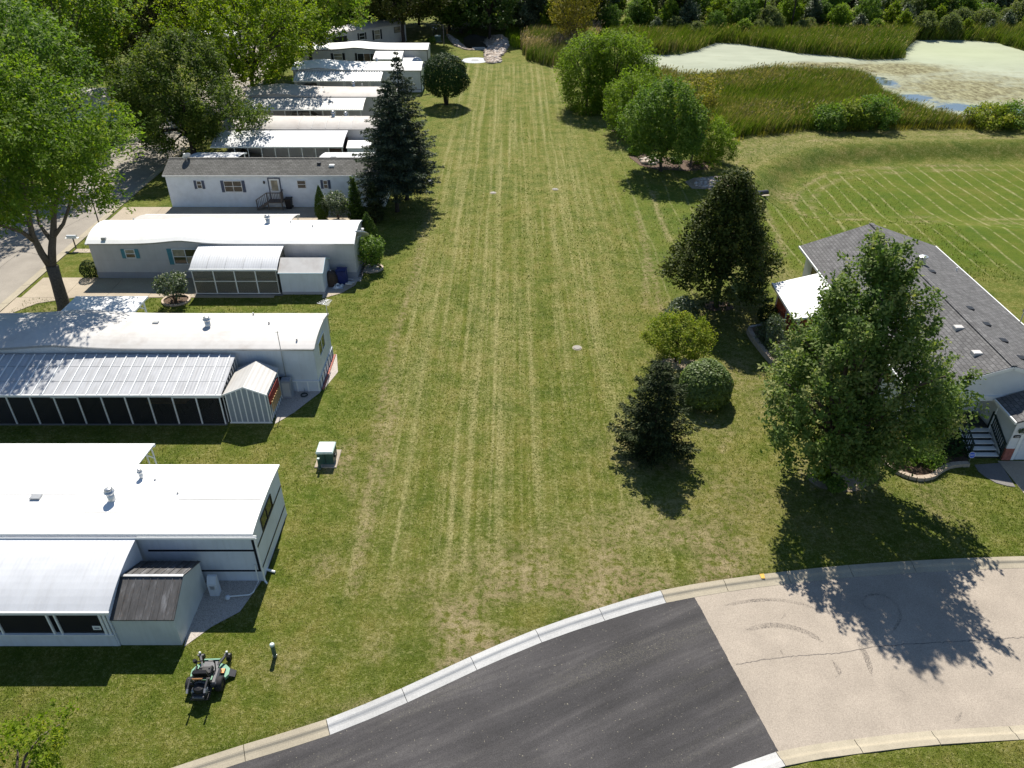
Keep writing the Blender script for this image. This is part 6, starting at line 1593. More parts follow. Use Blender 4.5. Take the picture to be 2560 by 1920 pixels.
# --- home 9 stands at an angle beneath the dark tree
def rotated(t, loc, rz): t.location = loc; t.rotation_euler = (0, 0, rz)
h9 = Home('mobile_home', 'farthest home, set at an angle with dark-shuttered windows under a dark tree', -16.5, 0, 0, 4.4, 3.0, .5, 'wall_cream', 'weathered_roof', over=.15)
window(h9.t, -10.4, -8.6, 1.3, 2.4, 0, 1, 2, 'white_paint', 'glass', 'black_trim', .3); window(h9.t, -7.3, -5.3, .95, 2.55, 0, 1, 2, 'white_paint', 'glass_blind', 'black_trim', .35)
window(h9.t, -2.6, -1.2, 1.6, 2.6, 0, 1, 2, 'dark_metal', 'glass_blind'); window(h9.t, -15.6, -12.6, .9, 2.3, 0, 3, 1, 'dark_metal', 'glass')
h9.vent(-4.2, .6, .9, .12)
rotated(h9.t, (-19.6, 155.9, 0), math.radians(42))
# homes glimpsed between the trees across the street
for i, (x, y, lab) in enumerate([(-47.5, 62.5, 'pale home across the street, mostly hidden by the near left tree'), (-50.0, 101.0, 'home across the street glimpsed behind the dense maple'), (-47.0, 143.0, 'white-roofed home glimpsed between dark stems at the upper left')]):
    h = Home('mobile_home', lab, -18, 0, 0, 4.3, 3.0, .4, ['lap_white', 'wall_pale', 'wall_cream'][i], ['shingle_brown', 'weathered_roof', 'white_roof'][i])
    window(h.t, -6, -4, 1.3, 2.4, 0, 2, 2, 'white_paint', 'glass'); window(h.t, -12, -10.4, 1.3, 2.4, 0, 1, 2, 'white_paint', 'glass'); windowX(h.t, 0, 1, 3, 1.3, 2.4, 2)
    rotated(h.t, (x, y, 0), 0)
# ------------------------------------------------------------------ house on the right
M['vinyl_white'] = simple('vinyl_white', (.66, .68, .70), .5, .04, 2.0)
M['deck_red'] = simple('deck_red', (.40, .13, .085), .6, .15, 9)
M['rail_green'] = simple('rail_green', (.02, .035, .03), .5, .2)
M['deck_dark'] = simple('deck_dark', (.03, .035, .035), .6, .2)
rh = thing('house', 'double-wide house with a dark grey shingle gable roof behind the big maple', 'house', (27, 45, 0))
X0, X1, Y0, Y1, EV, RG, XR = 22.35, 31.5, 36.45, 54.6, 3.0, 4.72, 26.75
mb = MB(); mb.box(X0, X0 + .12, Y0, Y1, 0, EV); mb.box(X1 - .12, X1, Y0, Y1, 0, EV); mb.build('wall', M['vinyl_white'], rh)
mb = MB(); mb.box(X0 + .12, X1 - .12, Y1 - .12, Y1, 0, EV); mb.add([(X0, Y1, EV), (X1, Y1, EV), (XR, Y1, RG - .08), (X0, Y1 - .12, EV), (X1, Y1 - .12, EV), (XR, Y1 - .12, RG - .08)], [(0, 2, 1), (3, 4, 5), (0, 3, 5, 2), (1, 2, 5, 4)]); mb.build('gable_wall', M['vinyl_white'], rh)
mb = MB(); mb.box(X0 + .12, X1 - .12, Y0, Y0 + .12, 0, EV); mb.build('front_wall', M['vinyl_white'], rh)
XE0, XE1, YF, YB = X0 - .55, X1 + .55, 35.05, 54.95
def roofside(xe, sgn, name):
    mb = MB(); th = .14; e = EV - .08
    q = [(xe, e), (XR, RG), (XR, RG + th), (xe, e + th)]
    f = [(0, 1, 2, 3), (7, 6, 5, 4), (0, 4, 5, 1), (1, 5, 6, 2), (2, 6, 7, 3), (3, 7, 4, 0)]
    mb.add([(p[0], YF, p[1]) for p in q] + [(p[0], YB, p[1]) for p in q], f if sgn < 0 else [t[::-1] for t in f])
    return mb.build(name, M['shingle_dark'], rh)
r1 = roofside(XE0, -1, 'roof'); r2 = roofside(XE1, 1, 'roof')
mb = MB(); mb.bar((XR, YF, RG + .155), (XR, YB, RG + .155), .34, .03); mb.build('ridge_cap', M['shingle_ridge'] if 'shingle_ridge' in M else M['shingle_dark'], r1)
for k in range(10):
    mb = MB(); y = YB - .2 - k * .36; mb.box(XR - .16, XR + .16, y - .27, y, RG + .172, RG + .192); mb.build('ridge_shingle', M['shingle_dark'], r1)
for xe, d in ((XE0, -1), (XE1, 1)):
    mb = MB(); mb.box(xe + min(0, d * .08), xe + max(0, d * .08), YF, YB, EV - .10, EV + .055); mb.build('gutter', M['white_paint'], rh)
# gable rake boards and front gable hung over the porch
sl_ = (RG - EV + .08) / (XR - XE0)
mb = MB(); mb.add([(XE0 + .15, YF + .08, EV - .12), (XE1 - .15, YF + .08, EV - .12), (XR, YF + .08, RG - .02)], [(0, 1, 2)]); mb.build('front_gable', M['vinyl_white'], rh)
for yy in (YF - .03, YB + .0):
    for xe in (XE0, XE1):
        mb = MB(); mb.bar((xe, yy + .015, EV - .08), (XR, yy + .015, RG + .0), .04, .20); mb.build('rake_board', M['white_paint'], rh)
mb = MB(); mb.box(XE0 + .1, XE1 - .1, YF + .02, YF + .2, EV - .42, EV - .10); mb.build('porch_beam', M['vinyl_white'], rh)
mb = MB(); mb.box(XE0 + .3, XE1 - .3, YF + .2, Y0 - .01, EV - .16, EV - .12); mb.build('porch_ceiling', M['vinyl_white'], rh)
# porch floor, door, windows
mb = MB(); mb.box(22.4, 26.6, 35.05, Y0 - .01, .82, .92); mb.build('porch_floor', M['deck_dark'], rh)
mb = MB(); mb.box(22.4, 24.95, 35.0, 35.2, 0, .82); bp = mb.build('brick_base', M['brick_mortar'] if 'brick_mortar' in M else M['brick_red'], rh)
rb = random.Random(5)
me0 = None
for r in range(9):
    for k in range(11):
        x = 22.42 + k * .232 + (.116 if r % 2 else 0)
        if x + .222 > 24.95: continue
        mb = MB(); mb.box(x, x + .222, 34.985, 35.0, .01 + r * .09, .09 + r * .09); mb.build('brick', M['brick_red'], bp)
fr = MB()
for xa, xb, za, zb in ((24.15, 24.25, .95, 2.75), (25.45, 25.55, .95, 2.75), (24.25, 25.45, 2.65, 2.75), (24.25, 25.45, .95, 1.05)): fr.box(xa, xb, Y0 - .06, Y0 + .01, za, zb)
w = fr.build('window', M['slate_blue'], rh); mb = MB(); mb.box(24.25, 25.45, Y0 - .03, Y0 - .02, 1.05, 2.65); mb.build('pane', M['glass_blind'], w)
window(rh, 22.6, 23.6, 1.5, 2.6, Y0, 1, 2, 'slate_blue', 'glass')
mb = MB(); mb.box(25.9, 26.5, Y0 - .03, Y0 - .002, .92, 2.85); d_ = mb.build('door', M['white_paint'], rh)
mb = MB(); mb.sphere((26.0, Y0 - .05, 1.85), .04, 8, 6); mb.build('handle', M['galv'], d_)
# windows along the left side
for ya in (38.4, 41.6, 51.8):
    f = .05; mb = MB(); x = X0
    mb.box(x - .05, x + .02, ya, ya + 1.3, 1.35, 1.4); mb.box(x - .05, x + .02, ya, ya + 1.3, 2.45, 2.5); mb.box(x - .05, x + .02, ya, ya + .05, 1.4, 2.45); mb.box(x - .05, x + .02, ya + 1.25, ya + 1.3, 1.4, 2.45)
    w = mb.build('window', M['white_paint'], rh); mb = MB(); mb.box(x - .02, x - .012, ya + .05, ya + 1.25, 1.4, 2.45); mb.build('pane', M['glass'], w)
# garage block at the front right
GX, GY = 26.72, 33.15
mb = MB(); mb.box(GX, GX + .12, GY + .1, Y0, 0, 2.72); mb.build('garage_side_wall', M['vinyl_white'], rh)
mb = MB(); mb.box(GX + .0, GX + .62, GY, GY + .12, .78, 2.72); mb.box(GX + 5.4, GX + 6, GY, GY + .12, .78, 2.72); mb.box(GX + .62, GX + 5.4, GY, GY + .12, 2.3, 2.72); mb.build('garage_front_wall', M['vinyl_white'], rh)
mb = MB(); mb.box(GX - .02, GX + .45, GY - .03, GY + .1, 0, .78); gb = mb.build('brick_base', M['brick_mortar'] if 'brick_mortar' in M else M['brick_red'], rh)
for r in range(8):
    for k in range(2):
        x = GX - .01 + k * .232; mb = MB(); mb.box(x, x + .22, GY - .045, GY - .03, .02 + r * .093, .10 + r * .093); mb.build('brick', M['brick_red'], gb)
mb = MB(); mb.box(GX + .47, GX + .62, GY - .03, GY + .1, 0, 2.32); mb.box(GX + .62, GX + 5.4, GY - .03, GY + .1, 2.18, 2.32); mb.build('garage_door_frame', M['white_paint'], rh)
gd = MB(); gd.box(GX + .62, GX + 5.4, GY + .02, GY + .06, 0, 2.18); gdo = gd.build('garage_door', M['vinyl_white'], rh)
for r in range(4):
    for k in range(6):
        mb = MB(); mb.bbox(GX + .72 + k * .78, GX + 1.38 + k * .78, GY + .005, GY + .019, .08 + r * .54, .52 + r * .54, .004); mb.build('panel', M['vinyl_white'], gdo)
gxr = GX + 3.0
for sgn, xa in ((-1, GX - .28), (1, GX + 6.28)):
    mb = MB(); q = [(xa, 2.66), (gxr, 3.85), (gxr, 3.97), (xa, 2.78)]; f = [(0, 1, 2, 3), (7, 6, 5, 4), (0, 4, 5, 1), (1, 5, 6, 2), (2, 6, 7, 3), (3, 7, 4, 0)]
    mb.add([(p[0], GY - .3, p[1]) for p in q] + [(p[0], 35.03, p[1]) for p in q], f if sgn < 0 else [t[::-1] for t in f]); mb.build('garage_roof', M['shingle_dark'], rh)
mb = MB(); mb.add([(GX, GY + .1, 2.7), (GX + 6, GY + .1, 2.7), (gxr, GY + .1, 3.86)], [(0, 1, 2)]); mb.build('garage_gable', M['vinyl_white'], rh)
mb = MB(); mb.box(GX - .37, GX - .28, GY - .3, 35.0, 2.62, 2.76); mb.build('gutter', M['white_paint'], rh)
mb = MB(); mb.tube([(GX - .32, 34.9, 2.64), (GX - .05, 34.9, 2.3), (GX - .05, 34.9, .2)], .045, 8); mb.build('downpipe', M['vinyl_white'], rh)
# plaque and wreath beside the garage door
mb = MB(); pz, px = 1.62, GX + .28
mb.prism([(0, 0)] * 3, 0, 0) if False else None
pts = [(-.19, -.09), (.19, -.09), (.19, .02), (.13, .09), (-.13, .09), (-.19, .02)]
n = len(pts); mb.add([(px + p[0], GY - .03, pz + p[1]) for p in pts] + [(px + p[0], GY, pz + p[1]) for p in pts], [tuple(range(n)), tuple(range(2 * n - 1, n - 1, -1))] + [(i, n + i, n + (i + 1) % n, (i + 1) % n) for i in range(n)])
pq = mb.build('number_plaque', M['dark_metal'], rh)
def text(name, s, size, loc, rot, mat, parent=None, extrude=.003):
    cu = bpy.data.curves.new(name, 'FONT'); cu.body = s; cu.size = size; cu.extrude = extrude; cu.align_x = 'CENTER'; cu.align_y = 'CENTER'
    tmp = bpy.data.objects.new(name + '_tmp', cu); COL.objects.link(tmp)
    bpy.context.view_layer.update()
    me = bpy.data.meshes.new_from_object(tmp.evaluated_get(bpy.context.evaluated_depsgraph_get()))
    bpy.data.objects.remove(tmp); me.materials.clear(); me.materials.append(M[mat])
    me.transform(Matrix.Translation(Vector(loc) - (WL[parent.name] if parent is not None else Vector((0, 0, 0)))) @ Matrix(rot).to_4x4() if not hasattr(rot, 'to_matrix') else Matrix.Translation(Vector(loc) - (WL[parent.name] if parent is not None else Vector((0, 0, 0)))) @ rot.to_matrix().to_4x4())
    return link(name, me, parent)
from mathutils import Euler
FRONT = Euler((math.radians(90), 0, 0))
text('house_number', '1300', .115, (px, GY - .034, pz - .015), FRONT, 'white_paint', pq)
C, N, lv, D, base = crown_pts(700, P_(ROUND, .16), 0, .32, 26, 9, .1, .04)
wr = thing('wall_wreath', 'small dried wreath hung above the dark number plaque', 'wreath', (px + .1, GY - .06, 1.80)); C[:, 1] *= .25
link('foliage', leaves_mesh('foliage', C, N, .07, M['leaf_grey'], lv, .5, D, 3), wr)
# roof fittings
def zr(x): return RG - abs(x - XR) * sl_ + .14
for i, y in enumerate((36.6, 38.5, 40.4, 42.4, 47.6)):
    x = XR + 1.35; mb = MB(); mb.add([(x - .2, y - .2, zr(x) - .06), (x + .2, y - .2, zr(x) - .16), (x + .2, y + .2, zr(x) - .16), (x - .2, y + .2, zr(x) - .06), (x - .2, y - .2, zr(x) + .12), (x + .2, y - .2, zr(x) + .07), (x + .2, y + .2, zr(x) + .07), (x - .2, y + .2, zr(x) + .12)], [(0, 3, 2, 1), (4, 5, 6, 7), (0, 1, 5, 4), (1, 2, 6, 5), (2, 3, 7, 6), (3, 0, 4, 7)])
    mb.build('box_vent', M['black_plastic'], rh)
for (x, y) in ((26.1, 52.2), (25.75, 36.9), (26.0, 39.6), (24.9, 45.8)):
    mb = MB(); z = zr(x); mb.bbox(x - .25, x + .25, y - .2, y + .2, z - .12, z + .14, .03); mb.build('roof_vent', M['vent_grey'] if 'vent_grey' in M else M['white_roof_dirty'], rh)
mb = MB(); z = zr(28.0); mb.lathe((28.0, 48.9, z - .1), [(.3, 0), (.22, .12), (.2, .5), (.3, .52), (.3, .62), (.1, .7)], 12); mb.build('chimney_cap', M['galv'], rh)
mb = MB(); z = zr(31.2); mb.lathe((31.2, 50.0, z - .05), [(.07, 0), (.05, .05), (.05, .4), (.02, .4)], 8); mb.build('vent_pipe', M['white_paint'], rh)
dish('satellite_dish', 'grey satellite dish on the far eave of the dark shingle roof', (32.4, 43.1, 3.95), .45, (-.15, .75, .35), (31.9, 42.9, 3.05), 'dish_grey' if 'dish_grey' in M else 'grey_metal')

# covered deck on the house's left side
dk = thing('covered_deck', 'red-stained deck with railings under a flat bright white roof', 'deck', (20.4, 47.4, 0))
mb = MB(); mb.add([(18.45, 44.6, 2.36), (22.3, 44.6, 2.86), (22.3, 50.6, 2.86), (18.45, 49.75, 2.36), (18.45, 44.6, 2.48), (22.3, 44.6, 2.98), (22.3, 50.6, 2.98), (18.45, 49.75, 2.48)], [(0, 3, 2, 1), (4, 5, 6, 7), (0, 1, 5, 4), (1, 2, 6, 5), (2, 3, 7, 6), (3, 0, 4, 7)]); mb.build('canopy', M['white_roof'], dk)
mb = MB(); mb.box(18.33, 18.44, 44.55, 49.8, 2.34, 2.50); mb.build('gutter', M['white_paint'], dk)
mb = MB(); mb.box(18.8, 22.3, 44.9, 49.5, .62, .78); mb.build('deck_frame', M['red_wood'], dk)
for k in range(25):
    mb = MB(); x = 18.8 + k * .14; mb.box(x + .005, x + .135, 44.88, 49.52, .782, .81); mb.build('deck_board', M['deck_red'], dk)
for (x, y) in ((18.85, 44.95), (18.85, 47.2), (18.85, 49.45), (20.6, 44.95), (22.2, 44.95)):
    mb = MB(); mb.box(x - .06, x + .06, y - .06, y + .06, 0, 2.36 + (x - 18.45) * .13); mb.build('post', M['white_paint'] if x > 20 else M['grey_paint'] if 'grey_paint' in M else M['white_paint'], dk)
for (p, q) in (((18.85, 44.95), (18.85, 49.45)), ((18.85, 49.45), (22.2, 49.45)), ((18.85, 44.95), (20.6, 44.95))):
    mb = MB(); mb.bar((*p, 1.70), (*q, 1.70), .14, .05); mb.bar((*p, .92), (*q, .92), .05, .08); mb.build('hand_rail', M['deck_red'], dk)
    L = math.hypot(q[0] - p[0], q[1] - p[1]); nb = int(L / .15)
    for k in range(1, nb):
        x = p[0] + (q[0] - p[0]) * k / nb; y = p[1] + (q[1] - p[1]) * k / nb
        mb = MB(); mb.box(x - .02, x + .02, y - .02, y + .02, .9, 1.69); mb.build('baluster', M['red_wood'], dk)
for k in range(16):   # skirt of upright slats below the floor
    mb = MB(); y = 44.95 + k * .3; mb.box(18.79, 18.82, y, y + .12, .03, .62); mb.build('skirt_slat', M['red_wood'], dk)
mb = MB(); ch = thing('deck_chair', 'orange-cushioned chair on the red deck', 'chair', (20.0, 46.2, .81)); mb.bbox(19.7, 20.3, 45.9, 46.5, 1.15, 1.27, .03); mb.build('seat', M['orange'], ch)
mb = MB(); mb.bbox(20.22, 20.34, 45.9, 46.5, 1.27, 1.75, .03); mb.build('backrest', M['orange'], ch)
for x, y in ((19.75, 45.95), (20.25, 45.95), (19.75, 46.45), (20.25, 46.45)):
    mb = MB(); mb.box(x - .025, x + .025, y - .025, y + .025, .81, 1.15); mb.build('leg', M['dark_metal'], ch)

# front steps with white tread edges and dark railings
fs = thing('front_steps', 'five dark steps with white treads between dark railings at the house front', 'steps', (25.85, 34.0, 0))
for k in range(5):
    z = .165 * (k + 1); y = 33.3 + .34 * k
    mb = MB(); mb.box(25.05, 26.58, y + .02, 35.04, z - .165, z - .03); mb.build('riser', M['deck_dark'], fs)
    mb = MB(); mb.bbox(25.0, 26.62, y - .02, y + .31, z - .028, z, .008); mb.build('tread', M['white_paint'], fs)
for x in (24.95, 26.66):
    mb = MB(); mb.bar((x, 33.25, 1.02), (x, 35.0, 1.86), .07, .07); mb.bar((x, 33.25, .35), (x, 35.0, 1.2), .05, .05); mb.build('hand_rail', M['rail_green'], fs)
    for y, zb in ((33.28, 0), (35.0, .8)):
        mb = MB(); mb.box(x - .05, x + .05, y - .05, y + .05, zb, 1.05 if y < 34 else 1.9); mb.build('post', M['rail_green'], fs)
    for k in range(9):
        mb = MB(); y = 33.45 + k * .165; z = 1.0 + (y - 33.25) * .48; mb.box(x - .018, x + .018, y - .018, y + .018, z - .66, z); mb.build('baluster', M['rail_green'], fs)
pr = thing('porch_railing', 'dark wooden railing along the edge of the front porch', 'railing', (23.6, 35.1, .92))
mb = MB(); mb.box(22.5, 24.95, 35.07, 35.14, 1.78, 1.85); mb.box(22.5, 24.95, 35.08, 35.13, 1.02, 1.08); mb.build('hand_rail', M['rail_green'], pr)
for k in range(17):
    mb = MB(); x = 22.55 + k * .148; mb.box(x - .018, x + .018, 35.09, 35.12, .92, 1.78); mb.build('baluster', M['rail_green'], pr)
# small blue yard sign: an eight-sided plate with white letters
sg = thing('yard_sign', 'small blue eight-sided security sign on a thin stake beside the steps', 'sign', (24.72, 32.75, 0))
mb = MB(); mb.tube([(24.72, 32.77, -.1), (24.72, 32.77, .6)], .012, 6); mb.build('stake', M['grey_metal'], sg)
tilt = Matrix.Rotation(math.radians(-18), 3, 'X')
def oct_(r, y):
    return [Vector((24.72, 32.75, .66)) + tilt @ Vector((r * math.cos(math.pi / 8 + k * math.pi / 4), y, r * math.sin(math.pi / 8 + k * math.pi / 4))) for k in range(8)]
for nm, r, ya, yb, mt in (('border', .185, .0, .012, 'white_paint'), ('plate', .165, -.006, -.002, 'sign_blue')):
    mb = MB(); a, b = oct_(r, ya), oct_(r, yb); mb.add(a + b, [tuple(range(8)), tuple(range(15, 7, -1))] + [(i, 8 + i, 8 + (i + 1) % 8, (i + 1) % 8) for i in range(8)]); mb.build(nm, M[mt], sg)
text('lettering', 'ADT', .13, Vector((24.72, 32.75, .66)) + tilt @ Vector((0, -.010, 0)), Euler((math.radians(90 - 18), 0, 0)), 'white_paint', sg)

# walk, drive, garden walls
def gz(pix): return [tuple(at(u, v))[:2] for u, v in pix]
wk = MB(); pl_ = gz([(2436, 1163), (2445, 1178), (2462, 1192), (2490, 1208), (2520, 1216), (2538, 1218), (2500, 1158)]); wk.prism(pl_[::-1], -.08, .03); tag(wk.build('walkway', M['slab_dark']), None, None, kind='structure')
slabs('driveway', None, 26.45, 33.5, 26.6, 33.05, 2, 2, mat='concrete')
M['bed_soil'] = M['mulch']
def blockwall(name, label, pts, h, wdt, mat, L=.42, cap=True):
    t = thing(name, label, 'wall', (pts[0][0], pts[0][1], 0)); P = smooth_line(pts, L)
    rows = max(1, int(round(h / .17)))
    rr = random.Random(2)
    for r in range(rows):
        off = .5 * (r % 2)
        for i in range(len(P) - 1):
            a = P[i] * (1 - off) + P[i + 1] * off; b = P[i + 1] if off == 0 or i + 2 >= len(P) else P[i + 1] * (1 - off) + P[i + 2] * off
            d = (b - a) / np.hypot(*(b - a)); a = a + d * .008; b = b - d * .008; nn = np.array([d[1], -d[0]]); j = rr.uniform(-.012, .012)
            q = [a + nn * (wdt / 2 + j), b + nn * (wdt / 2 + j), b - nn * wdt / 2, a - nn * wdt / 2]
            z0, z1 = r * h / rows, (r + 1) * h / rows - .008
            mb = MB(); mb.prism([tuple(x) for x in q][::-1], z0 - (.05 if r == 0 else 0), z1); mb.build('block', M[mat], t)
    return t
blockwall('garden_wall', 'low tan block wall curving round the bed beside the red deck', gz([(1893, 826), (1872, 828), (1876, 842), (1904, 880), (1932, 913), (1962, 950)]), .40, .30, 'block')
blockwall('bed_edging', 'curved pale block edging of the front flower bed', gz([(2185, 1128), (2200, 1146), (2232, 1176), (2270, 1194), (2300, 1200), (2331, 1194), (2352, 1178), (2380, 1166), (2420, 1164)]), .22, .26, 'block', .36)
sheet('planting_bed', gz([(1895, 824), (1880, 834), (1908, 878), (1965, 944), (1990, 930), (1975, 850), (1930, 815)]), .05, 'mulch', 'dark mulch bed beside the red deck')
sheet('planting_bed', gz([(2190, 1128), (2236, 1174), (2300, 1196), (2350, 1174), (2420, 1160), (2418, 1118), (2300, 1085)]), .05, 'mulch', 'shaded planting bed below the front porch')
hp = thing('lumber', 'grey timber lying across the corner of the block wall', 'timber', tuple(at(1890, 812))); a, b = at(1874, 818, .45), at(1906, 811, .45); mb = MB(); mb.bar(a, b, .14, .08); mb.build('beam', M['galv_wood'] if 'galv_wood' in M else M['grey_metal'], hp)
sheet('tree_pit', ell(17.2, 31.5, 1.5, 1.0, seed=3), .02, 'soil', None); sheet('tree_pit', ell(15.2, 51.0, 1.1, .8, seed=4), .02, 'mulch', None); sheet('tree_pit', ell(10.9, 43.0, 1.3, .75, seed=5), .02, 'soil', None)
# ------------------------------------------------------------------ things on the ground
# power transformer with its two marker posts
def bollard(name, label, x, y, h, r, sq=False):
    t = thing(name, label, 'post', (x, y, 0)); mb = MB()
    if sq: mb.box(x - r, x + r, y - r, y + r, -.1, h)
    else: mb.lathe((x, y, -.1), [(r, 0), (r, h + .1)], 16)
    mb.build('shaft', M['box_green'], t)
    mb = MB()
    if sq: mb.bbox(x - r - .012, x + r + .012, y - r - .012, y + r + .012, h, h + .05, .02)
    else: mb.lathe((x, y, h - .06), [(r + .012, 0), (r + .012, .07), (r * .8, .1), (.01, .105)], 16)
    mb.build('cap', M['box_top'], t)
    mb = MB(); mb.lathe((x, y, .05), [(r + .006, 0), (r + .006, .04)], 16) if not sq else mb.box(x - r - .006, x + r + .006, y - r - .006, y + r + .006, .05, .09); mb.build('band', M['galv'], t)
    return t
tr = thing('power_transformer', 'dark green box-shaped power transformer with a pale top on the lawn', 'transformer', (-10.05, 33.15, 0))
mb = MB(); mb.bbox(-10.65, -9.45, 32.45, 34.0, -.1, .06, .02); mb.build('pad', M['concrete'], tr)
mb = MB(); mb.bbox(-10.48, -9.62, 32.7, 33.6, .06, .82, .03); mb.build('cabinet', M['box_green'], tr)
mb = MB(); ring = [(-10.51, 32.66), (-9.59, 32.66), (-9.59, 33.64), (-10.51, 33.64)]
mb.add([(x, y, .78) for x, y in ring] + [(x, y, .86) for x, y in ring] + [(x + (.05 if x < -10 else -.05), y + (.05 if y < 33 else -.05), .91) for x, y in ring], [(3, 2, 1, 0), (8, 9, 10, 11)] + [(k + j, k + (j + 1) % 4, k + 4 + (j + 1) % 4, k + 4 + j) for k in (0, 4) for j in range(4)]); mb.build('lid', M['box_top'], tr)
mb = MB(); mb.box(-10.06, -10.04, 32.69, 32.70, .1, .76); mb.build('door_seam', M['black_trim'], tr)
mb = MB(); mb.box(-9.62, -9.55, 32.95, 33.1, .35, .5); mb.build('handle', M['dark_metal'], tr)
bollard('utility_post', 'square green marker post leaning in front of the transformer', -10.32, 32.35, .72, .055, True)
bollard('utility_post', 'round green utility post with a pale cap on the lawn near the mower', -9.72, 20.44, .76, .085)
# far transformer, marker and post
p = at(1095, 104); t = thing('power_transformer', 'small dark green box with a pale top near the far basin', 'transformer', tuple(p))
mb = MB(); mb.bbox(p.x - .75, p.x + .75, p.y - .6, p.y + .6, -.1, .05, .02); mb.build('pad', M['concrete'], t)
mb = MB(); mb.bbox(p.x - .5, p.x + .5, p.y - .4, p.y + .4, .05, .95, .03); mb.build('cabinet', M['box_green'], t)
mb = MB(); mb.bbox(p.x - .54, p.x + .54, p.y - .44, p.y + .44, .95, 1.06, .05); mb.build('lid', M['box_top'], t)
p = at(1110, 112); t = thing('sign_post', 'tall dark post standing at the corner of the far basin', 'post', tuple(p))
mb = MB(); mb.box(p.x - .1, p.x + .1, p.y - .08, p.y + .08, -.2, 3.3); mb.build('shaft', M['dark_wood'], t); mb = MB(); mb.bar((p.x - 2.2, p.y, 3.35), (p.x + .2, p.y, 3.35), .09); mb.build('crossbar', M['dark_wood'], t)
p = at(1118, 88); t = thing('marker_post', 'thin orange marker post by the far stones', 'post', tuple(p)); mb = MB(); mb.box(p.x - .05, p.x + .05, p.y - .05, p.y + .05, -.1, 1.1); mb.build('stake', M['orange'], t)
p = at(1084, 88); t = thing('utility_post', 'pair of thin posts with white tops beside the far green box', 'post', tuple(p))
for d in (0, .5):
    mb = MB(); mb.tube([(p.x + d, p.y, -.1), (p.x + d, p.y, 1.3 - d * .4)], .05, 6); mb.build('shaft', M['dark_metal'], t); mb = MB(); mb.sphere((p.x + d, p.y, 1.35 - d * .4), .12, 8, 6); mb.build('top', M['white_paint'], t)
p = at(1080, 108); dense('small_bush', 'small bush left of the far green box', 'bush', tuple(p), P_(ROUND, .8), 1.1, 500, .25, 'leaf_mid', 500, stems=0)
# sewer covers in the lawn
for (u, v, lab) in ((1233, 482, 'pale round concrete sewer cover, left of the pair in the long lawn'), (1388, 473, 'pale round concrete sewer cover, right of the pair in the long lawn'), (1443, 870, 'pale round sewer cover set in the middle of the near lawn'), (1141, 142, 'pale flat cover beside the round gravel pad')):
    p = at(u, v); z = lz(p.x, p.y); t = thing('sewer_cover', lab, 'cover', (p.x, p.y, z))
    mb = MB(); mb.lathe((p.x, p.y, z - .05), [(.33, 0), (.33, .07), (.29, .08), (.26, .08), (.26, .07)], 24); mb.build('ring', M['kerb_old'], t)
    mb = MB(); mb.lathe((p.x, p.y, z + .02), [(.25, 0), (.25, .04), (.05, .045), (.01, .045)], 24); mb.build('lid', M['kerb_grey'], t)
p = at(1076, 458); t = thing('white_bucket', 'small white bucket at the foot of the spruces by the lawn', 'bucket', tuple(p)); mb = MB(); mb.lathe(tuple(p), [(.2, 0), (.26, .3), (.28, .32), (.24, .32), (.2, .05)], 14); mb.build('bucket_body', M['white_paint'], t)
mb = MB(); mb.tube([(p.x - .27, p.y, .3), (p.x, p.y - .2, .36), (p.x + .27, p.y, .3)], .012, 5); mb.build('handle', M['grey_metal'], t)
# lamp post and letter box by the street
t = thing('street_lamp', 'slim dark lamp post at the kerb of the left street', 'lamp post', (-37.05, 66.2, 0))
mb = MB(); mb.tube([(-37.05, 66.2, -.1), (-37.05, 66.2, .35), (-37.05, 66.2, .4), (-37.05, 66.2, 3.1)], [.1, .1, .055, .045], 10); mb.build('pole', M['dark_metal'], t)
mb = MB(); mb.lathe((-37.05, 66.2, 3.1), [(.08, 0), (.2, .08), (.22, .38), (.08, .5), (.02, .55)], 10); mb.build('lamp_head', M['white_paint'], t)
t = thing('letter_box', 'white-topped letter box on a thin post by the left street', 'letter box', (-36.9, 61.3, 0))
mb = MB(); mb.box(-36.94, -36.86, 61.26, 61.34, -.1, 1.02); mb.build('post', M['dark_wood'], t)
mb = MB(); a = [(-.12, 0), (.12, 0), (.12, .14), (.08, .22), (0, .25), (-.08, .22), (-.12, .14)]
mb.prismX([(61.3 + p_[0], 1.02 + p_[1]) for p_ in a], -37.35, -36.55); mb.build('box', M['white_paint'], t)
mb = MB(); mb.box(-37.5, -36.4, 61.15, 61.45, 1.0, 1.025); mb.build('shelf', M['white_paint'], t)
mb = MB(); mb.box(-37.36, -37.352, 61.2, 61.4, 1.05, 1.2); mb.build('door', M['galv'], t)
# ring edgings, brick edging, gravel plots
def ring_edge(label, cx, cy, rx, ry, a0=0, a1=360, n=22, mat='stone_edge', name='ring_edging'):
    t = thing(name, label, 'edging', (cx, cy, 0))
    for k in range(n):
        t0, t1 = math.radians(a0 + (a1 - a0) * (k + .04) / n), math.radians(a0 + (a1 - a0) * (k + .96) / n)
        q = [(cx + rx * math.cos(t0), cy + ry * math.sin(t0)), (cx + rx * math.cos(t1), cy + ry * math.sin(t1)), (cx + (rx - .15) * math.cos(t1), cy + (ry - .15) * math.sin(t1)), (cx + (rx - .15) * math.cos(t0), cy + (ry - .15) * math.sin(t0))]
        mb = MB(); mb.prism(q, -.05, .13); mb.build('stone', M[mat], t)
p = at(441, 752); ring_edge('ring of pale edging stones round the open dark shrub', p.x, p.y, 1.05, .95); sheet('ring_bed', ell(p.x, p.y, .9, .8), .03, 'mulch')
